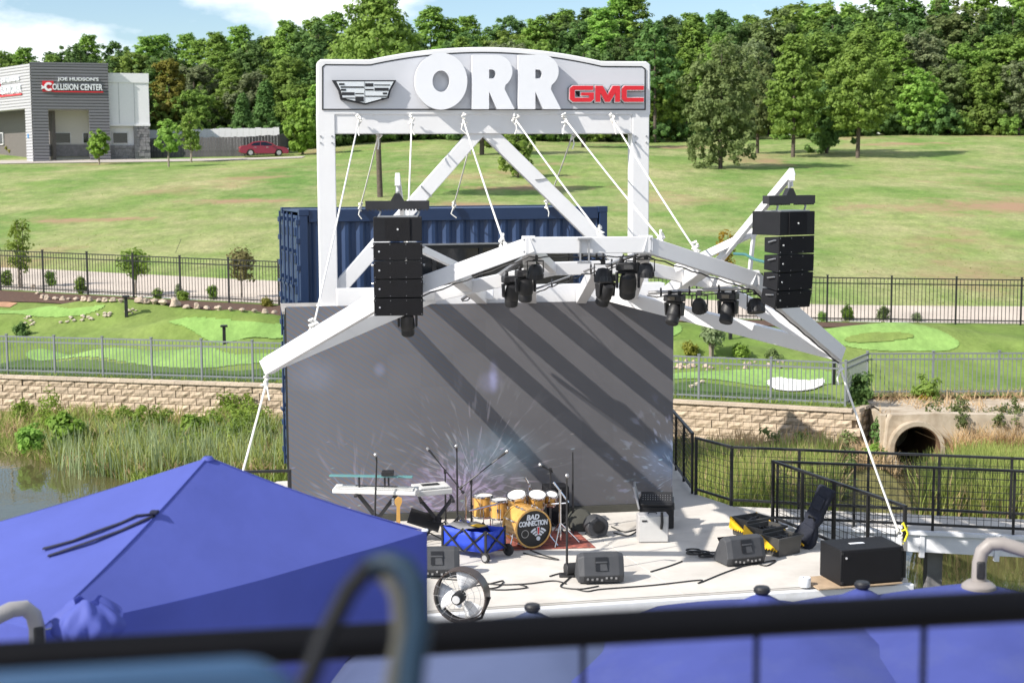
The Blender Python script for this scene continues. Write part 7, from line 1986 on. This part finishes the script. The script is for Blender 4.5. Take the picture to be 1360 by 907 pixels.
m_ = MB(); m_.beam((0, .04, .03), (0, .04, hz - fr_), .06, .05); m_.box((0, .04, .03), (.5, .36, .05))
m_.tube([(-fr_ - .02, .04, hz), (-fr_ * .75, .04, hz - fr_ * .8), (0, .04, hz - fr_ - .03), (fr_ * .75, .04, hz - fr_ * .8), (fr_ + .02, .04, hz)], .016, 8); m_.build('stand', 'black_metal', fan)

# ------------------------------------------------------------------ blue canopy tent
ZE = 2.62
C1, C2 = on_z(567, 706, ZE), on_z(52, 838, ZE)
dv = (C2 - C1).normalized(); pv = Vector((dv.y, -dv.x, 0)); pv = pv if pv.x < 0 else -pv
C4, C3 = C2 + pv * 2.35, C1 + pv * 2.35
AP = at_y(276, 607.5, 10.15)
tc_ = Vector(((C1 + C3).x / 2, (C1 + C3).y / 2, -.85))
tent = thing('canopy_tent', 'large royal blue peaked canopy tent with hanging side, in front of the stage', 'tent', tc_)
cs = [C1, C2, C4, C3]
def facet(a, b_, sag, n=14):
    rows = []
    for i in range(n + 1):
        s = i / n; row = []
        for j in range(n + 1):
            t = j / n; base = a.lerp(b_, t); p_ = AP.lerp(base, s)
            p_ = p_ - Vector((0, 0, sag * math.sin(math.pi * s) * (1 - .35 * math.sin(math.pi * t)) + .035 * s * s * math.sin(math.pi * t)))
            p_ += Vector((0, 0, .006 * math.sin(9 * t + 5 * s) * s))
            row.append(p_ - tc_)
        rows.append(row)
    return MB().sheet(rows)
for i in range(4):
    a, b_ = cs[i], cs[(i + 1) % 4]
    facet(a, b_, .03).build('roof_panel', 'tent_blue', tent, smooth=60)
def wall(a, b_, z1, n=24, name='side_wall'):
    rows = []
    out = Vector(((b_ - a).y, -(b_ - a).x, 0)).normalized()
    for j in range(9):
        f = j / 8; row = []
        for i in range(n + 1):
            t = i / n; p_ = a.lerp(b_, t) - Vector((0, 0, .035 * math.sin(math.pi * t) * (1 - f))); p_.z = p_.z * (1 - f) + z1 * f
            p_ += out * (.012 * math.sin(t * 23) * f + .02 * math.sin(t * 7 + 1) * f); row.append(p_ - tc_)
        rows.append(row)
    return MB().sheet(rows).build(name, 'tent_blue', tent, smooth=60)
wall(C1, C2, -.2); wall(C2, C4, 2.2, name='valance'); wall(C4, C3, 2.2, name='valance'); wall(C3, C1, 1.0)
for c in cs:
    c = c + (Vector((tc_.x, tc_.y, c.z)) - c).normalized() * .14
    MB(Matrix.Translation(-tc_)).box2((c.x - .02, c.y - .02, -.85), (c.x + .02, c.y + .02, c.z - .06)).build('leg', 'dull_metal', tent, smooth=0)
for c in (C1, C2):
    MB(Matrix.Translation(-tc_)).tube([AP.lerp(c, k / 14) - Vector((0, 0, .03 * math.sin(math.pi * k / 14) - .002)) for k in range(15)], .006, 6).build('seam', 'tent_blue', tent)
MB(Matrix.Translation(AP - tc_)).lathe([(.0, .012), (.03, .006), (.045, -.015)], 16, caps=False).build('peak_cap', 'tent_blue', tent)
MB(Matrix.Translation(C1 - tc_)).box((-.015, 0, .01), (.05, .04, .02)).build('corner_patch', 'print_white', tent, bevel=.01)
# straps lying on the roof panel: on the plane of apex, C2, C4
def on_tri(px, py, a, b_, c, off=.03):
    nrm = (b_ - a).cross(c - a).normalized(); d = ray(px, py); t = (a - EYE).dot(nrm) / d.dot(nrm); p_ = EYE + d * t
    nrm = nrm if nrm.z > 0 else -nrm; return p_ + nrm * off
m_ = MB(Matrix.Translation(-tc_))
for pix in ([(207, 678), (180, 682), (160, 690), (130, 702), (95, 714), (56, 726)], [(204, 681), (190, 688), (160, 700), (120, 716), (62, 734)]):
    rows = []
    P_ = [on_tri(x, y, AP, C2, C4, -.017 + .008 * (k % 2)) for k, (x, y) in enumerate(pix)]
    for k, p_ in enumerate(P_):
        d = (P_[min(k + 1, len(P_) - 1)] - P_[max(k - 1, 0)]).normalized(); s_ = d.cross(Vector((0, 0, 1))).normalized() * .019
        rows.append([p_ - s_, p_ + s_])
    m_.sheet(rows)
c = m_.build('tie_strap', 'strap_navy', tent, smooth=60); c.modifiers.new('web', 'SOLIDIFY').thickness = .006
MB(Matrix.Translation(-tc_)).box(on_tri(205, 680, AP, C2, C4, .0), (.05, .06, .02)).build('strap_patch', 'strap_navy', tent, bevel=.005)

# ------------------------------------------------------------------ parasols
def canopy(mb, r, drop, n, sag=.05, dip=.05):
    m_ = 10; rows = []
    for i in range(m_ + 1):
        f = i / m_; row = []
        for k in range(n * 6 + 1):
            a = 2 * math.pi * k / (n * 6); e = abs(math.sin(n * a / 2)); rr_ = r * f * (1 - .055 * e * f); row.append((rr_ * math.cos(a), rr_ * math.sin(a), -drop * (f ** 1.12) - sag * e * f * f * .8))
        rows.append(row)
    mb.sheet(rows); return mb
def market(label, px, py, D, mat, r=1.35, rot=0.0, n=8, drop=.42):
    p_ = at_y(px, py, D); t = thing('market_umbrella', label, 'umbrella', (p_.x, p_.y, -.85), rot, 'parasols before the stage'); h = p_.z + .85
    c = canopy(MB(Matrix.Translation((0, 0, h - .05))), r, drop, n).build('canopy', mat, t, smooth=28); c.modifiers.new('cloth', 'SOLIDIFY').thickness = .004
    v = canopy(MB(Matrix.Translation((0, 0, h - .0))), .19, .10, n, .012).build('vent_cap', mat, t, smooth=40); v.modifiers.new('cloth', 'SOLIDIFY').thickness = .004
    MB(Matrix.Translation((0, 0, h))).lathe([(.0, .035), (.04, .034), (.05, .022), (.05, .004), (.04, -.008), (.0, -.01)], 22).build('finial', 'black_plastic', t)
    MB().cyl((0, 0, .04), (0, 0, h - .06), .024, n=12).build('pole', 'arm_grey', t); MB().lathe([(.25, 0), (.25, .05), (.05, .08), (.05, .25)], 24).build('base', 'black_metal', t)
    for k in range(n):
        a = 2 * math.pi * k / n; MB().tube([(0.03 * math.cos(a), .03 * math.sin(a), h - .08), (r * .97 * math.cos(a), r * .97 * math.sin(a), h - drop - .08)], .008, 6).build('rib', 'arm_grey', t)
    return t
market('slate blue parasol with black cap, closest to the drum fan', 707, 809, 9.2, 'umbrella_slate', rot=.25)
market('royal blue parasol with black cap, between the slate one and the subwoofer', 1012, 786, 9.0, 'umbrella_blue', rot=.35, r=1.45)
market('royal blue parasol whose black cap stands before the subwoofer', 1145, 779, 9.6, 'umbrella_blue', rot=.1)
def cantilever(label, px, py, D, mat, side, armmat, rot, r=1.5):
    """Canopy hung from a bent arm that comes over from a pole at its side."""
    p_ = at_y(px, py, D); t = thing('cantilever_umbrella', label, 'umbrella', (p_.x, p_.y, -.85), rot, 'arm hung parasols'); h = p_.z + .85
    c = canopy(MB(Matrix.Translation((0, 0, h - .03))), r, .50, 8).build('canopy', mat, t, smooth=28); c.modifiers.new('cloth', 'SOLIDIFY').thickness = .004
    MB(Matrix.Translation((0, 0, h - .04))).lathe([(.105, -.03), (.10, .0), (.07, .025), (.045, .03)], 24).build('hub', armmat, t)
    s = side
    pts = [(0, 0, h - .02), (0, 0, h + .10), (.015 * s, 0, h + .17), (.06 * s, 0, h + .215), (.13 * s, 0, h + .22), (.30 * s, 0, h + .17), (.8 * s, 0, h - .02), (1.45 * s, 0, h - .20), (1.75 * s, 0, h - .34)]
    MB().tube(pts, [.045, .042, .042, .042, .042, .042, .042, .042, .042], 14).build('arm', armmat, t)
    MB().box((.005 * s, -.03, h + .06), (.05, .045, .11)).build('joint_cover', 'black_plastic', t, bevel=.01)
    MB().cyl((1.75 * s, 0, .02), (1.75 * s, 0, h - .3), .05, n=14).build('pole', armmat, t); MB().box((1.75 * s, 0, .04), (.9, .9, .08)).build('base', 'black_metal', t)
    return t
cantilever('royal blue arm hung parasol with beige curved arm by the pond', 1300, 768, 9.1, 'umbrella_blue', 1, 'arm_beige', R(-8))
cantilever('royal blue arm hung parasol with grey curved arm beside the tent', 50, 858, 7.8, 'umbrella_blue', -1, 'arm_grey', R(38), 1.1)
# bunched blue cover beside that arm
bc = at_y(118, 846, 7.9); rows = []
for i in range(15):
    f = i / 14; row = []
    for k in range(41):
        a = 2 * math.pi * k / 40; r_ = (.18 * math.sin(math.pi * (.08 + .84 * f)) ** .7) * (1 + .10 * math.sin(a * 7 + f * 5) + .06 * math.sin(a * 12 - f * 9)); row.append((r_ * math.cos(a), r_ * .8 * math.sin(a), -.05 + .25 * f * (1 + .08 * math.sin(a * 3))))
    rows.append(row)
o = MB().sheet(rows).build('folded_cover', 'tent_blue', smooth=80); o.location = bc; tag(o, 'bunched glossy blue cover lying on the parasol top beside the grey arm', 'cover')

# ------------------------------------------------------------------ balcony rail and chairs close to the viewer
ZR = 4.42
A0, A1 = on_z(0, 876.5, ZR), on_z(1360, 804, ZR)
dr = (A1 - A0).normalized(); S0, S1 = A0 - dr * 1.6, A1 + dr * 1.6
balc_z = ZR - 1.08
br = thing('balcony_rail', 'thick black balcony handrail blurred across the bottom of the view', 'railing', (0, 2.3, balc_z)); o = br.location
MB(Matrix.Translation(-o)).tube([S0, S1], .0262, 16).build('handrail', 'rail_black', br)
for k in range(-6, 7):
    f = (k * .27 + .105 - A0.x) / (A1.x - A0.x); q = A0.lerp(A1, f)
    MB(Matrix.Translation(-o)).box2((q.x - .004, q.y - .004, balc_z + .02), (q.x + .004, q.y + .004, ZR - .02)).build('baluster', 'rail_black', br, smooth=0)
for q in (S0, S1): MB(Matrix.Translation(-o)).box2((q.x - .03, q.y - .03, balc_z), (q.x + .03, q.y + .03, ZR)).build('post', 'rail_black', br, smooth=0)
structure(MB().box2((-3.2, -3, balc_z - .22), (3.2, 2.75, balc_z)).build('balcony_floor', 'patio', smooth=0))
# chair with a bent tube arm
tp_ = [at_y(x, y, D) for x, y, D in ((384, 960, 1.30), (408, 905, 1.32), (432, 845, 1.34), (462, 785, 1.36), (490, 752, 1.37), (515, 744, 1.37), (537, 752, 1.36), (553, 778, 1.34), (557, 830, 1.31), (548, 880, 1.28), (540, 960, 1.24))]
ch = thing('bar_chair', 'bar chair with a dark curved tube arm blurred close to the viewer', 'chair', (tp_[0].x, 1.2, balc_z), 0, 'chairs on the balcony'); o = ch.location
m_ = MB(Matrix.Translation(-o)); m_.tube(tp_[:6], .0095, 12); m_.build('arm_tube', 'chair_black', ch)
MB(Matrix.Translation(-o)).tube(tp_[4:], [.0095, .010, .011, .0115, .0115, .0115, .0115], 12).build('arm_blue_sheen', 'chair_blue_sheen', ch)  # light blue reflection on the tube, painted as a teal length
MB(Matrix.Translation(-o)).tube([p_ + Vector((-.017, .01, -.012)) for p_ in tp_[5:]], .007, 10).build('arm_green_sheen', 'olive_cloth', ch)  # green reflection inside the arm, added as an olive tube
seat_z = balc_z + .78 - o.z; x0, y0 = tp_[1].x - o.x, 0
MB().box((x0 + .06, -.28, seat_z), (.40, .40, .04)).build('seat', 'chair_blue', ch, bevel=.015)
for sx in (-.13, .25):
    for sy in (-.46, -.10): MB().cyl((x0 + sx, sy, .0), (x0 + sx, sy, seat_z), .012, n=8).build('leg', 'chair_black', ch)
for p_ in (tp_[0], tp_[-1]): MB().tube([p_ - o, Vector((p_.x - o.x, -.2, seat_z))], .009, 8).build('arm_support', 'chair_black', ch)
# blue chair back low in the view
q0, q1 = at_y(-260, 930, 1.15), at_y(402, 918, 1.22)
cb2 = thing('bar_chair', 'bar chair with a wide light blue back panel blurred close to the viewer', 'chair', (q0.lerp(q1, .5).x, 1.2, balc_z), 0, 'chairs on the balcony'); o = cb2.location
u_ = (q1 - q0).normalized(); L_ = (q1 - q0).length; h_ = .36
ol = []
for cx_, cz_, a0 in ((L_ - .05, -.05, 90), (L_ - .05, -h_ + .05, 0), (.05, -h_ + .05, -90), (.05, -.05, -180)):
    for k in range(6): a = R(a0 - k * 18); ol.append((cx_ + .05 * math.cos(a), cz_ + .05 * math.sin(a)))
MM = Matrix.Translation(q0 - o + Vector((0, 0, .008))) @ Matrix.Rotation(math.atan2(u_.y, u_.x), 4, 'Z')
MB(MM).prism(ol, 0, .025).build('back_panel', 'chair_blue', cb2, bevel=.008)
MB().box((0, -.30, balc_z + .76 - o.z), (.44, .42, .04)).build('seat', 'chair_blue', cb2, bevel=.015)
for sx in (-.19, .19):
    for sy in (-.48, -.04): MB().cyl((sx, sy, 0), (sx, sy, balc_z + .76 - o.z), .012, n=8).build('leg', 'chair_black', cb2)
    MB().cyl((sx, -.04, balc_z + .74 - o.z), (sx, .01, q0.z - .2 - o.z), .012, n=8).build('back_support', 'chair_black', cb2)
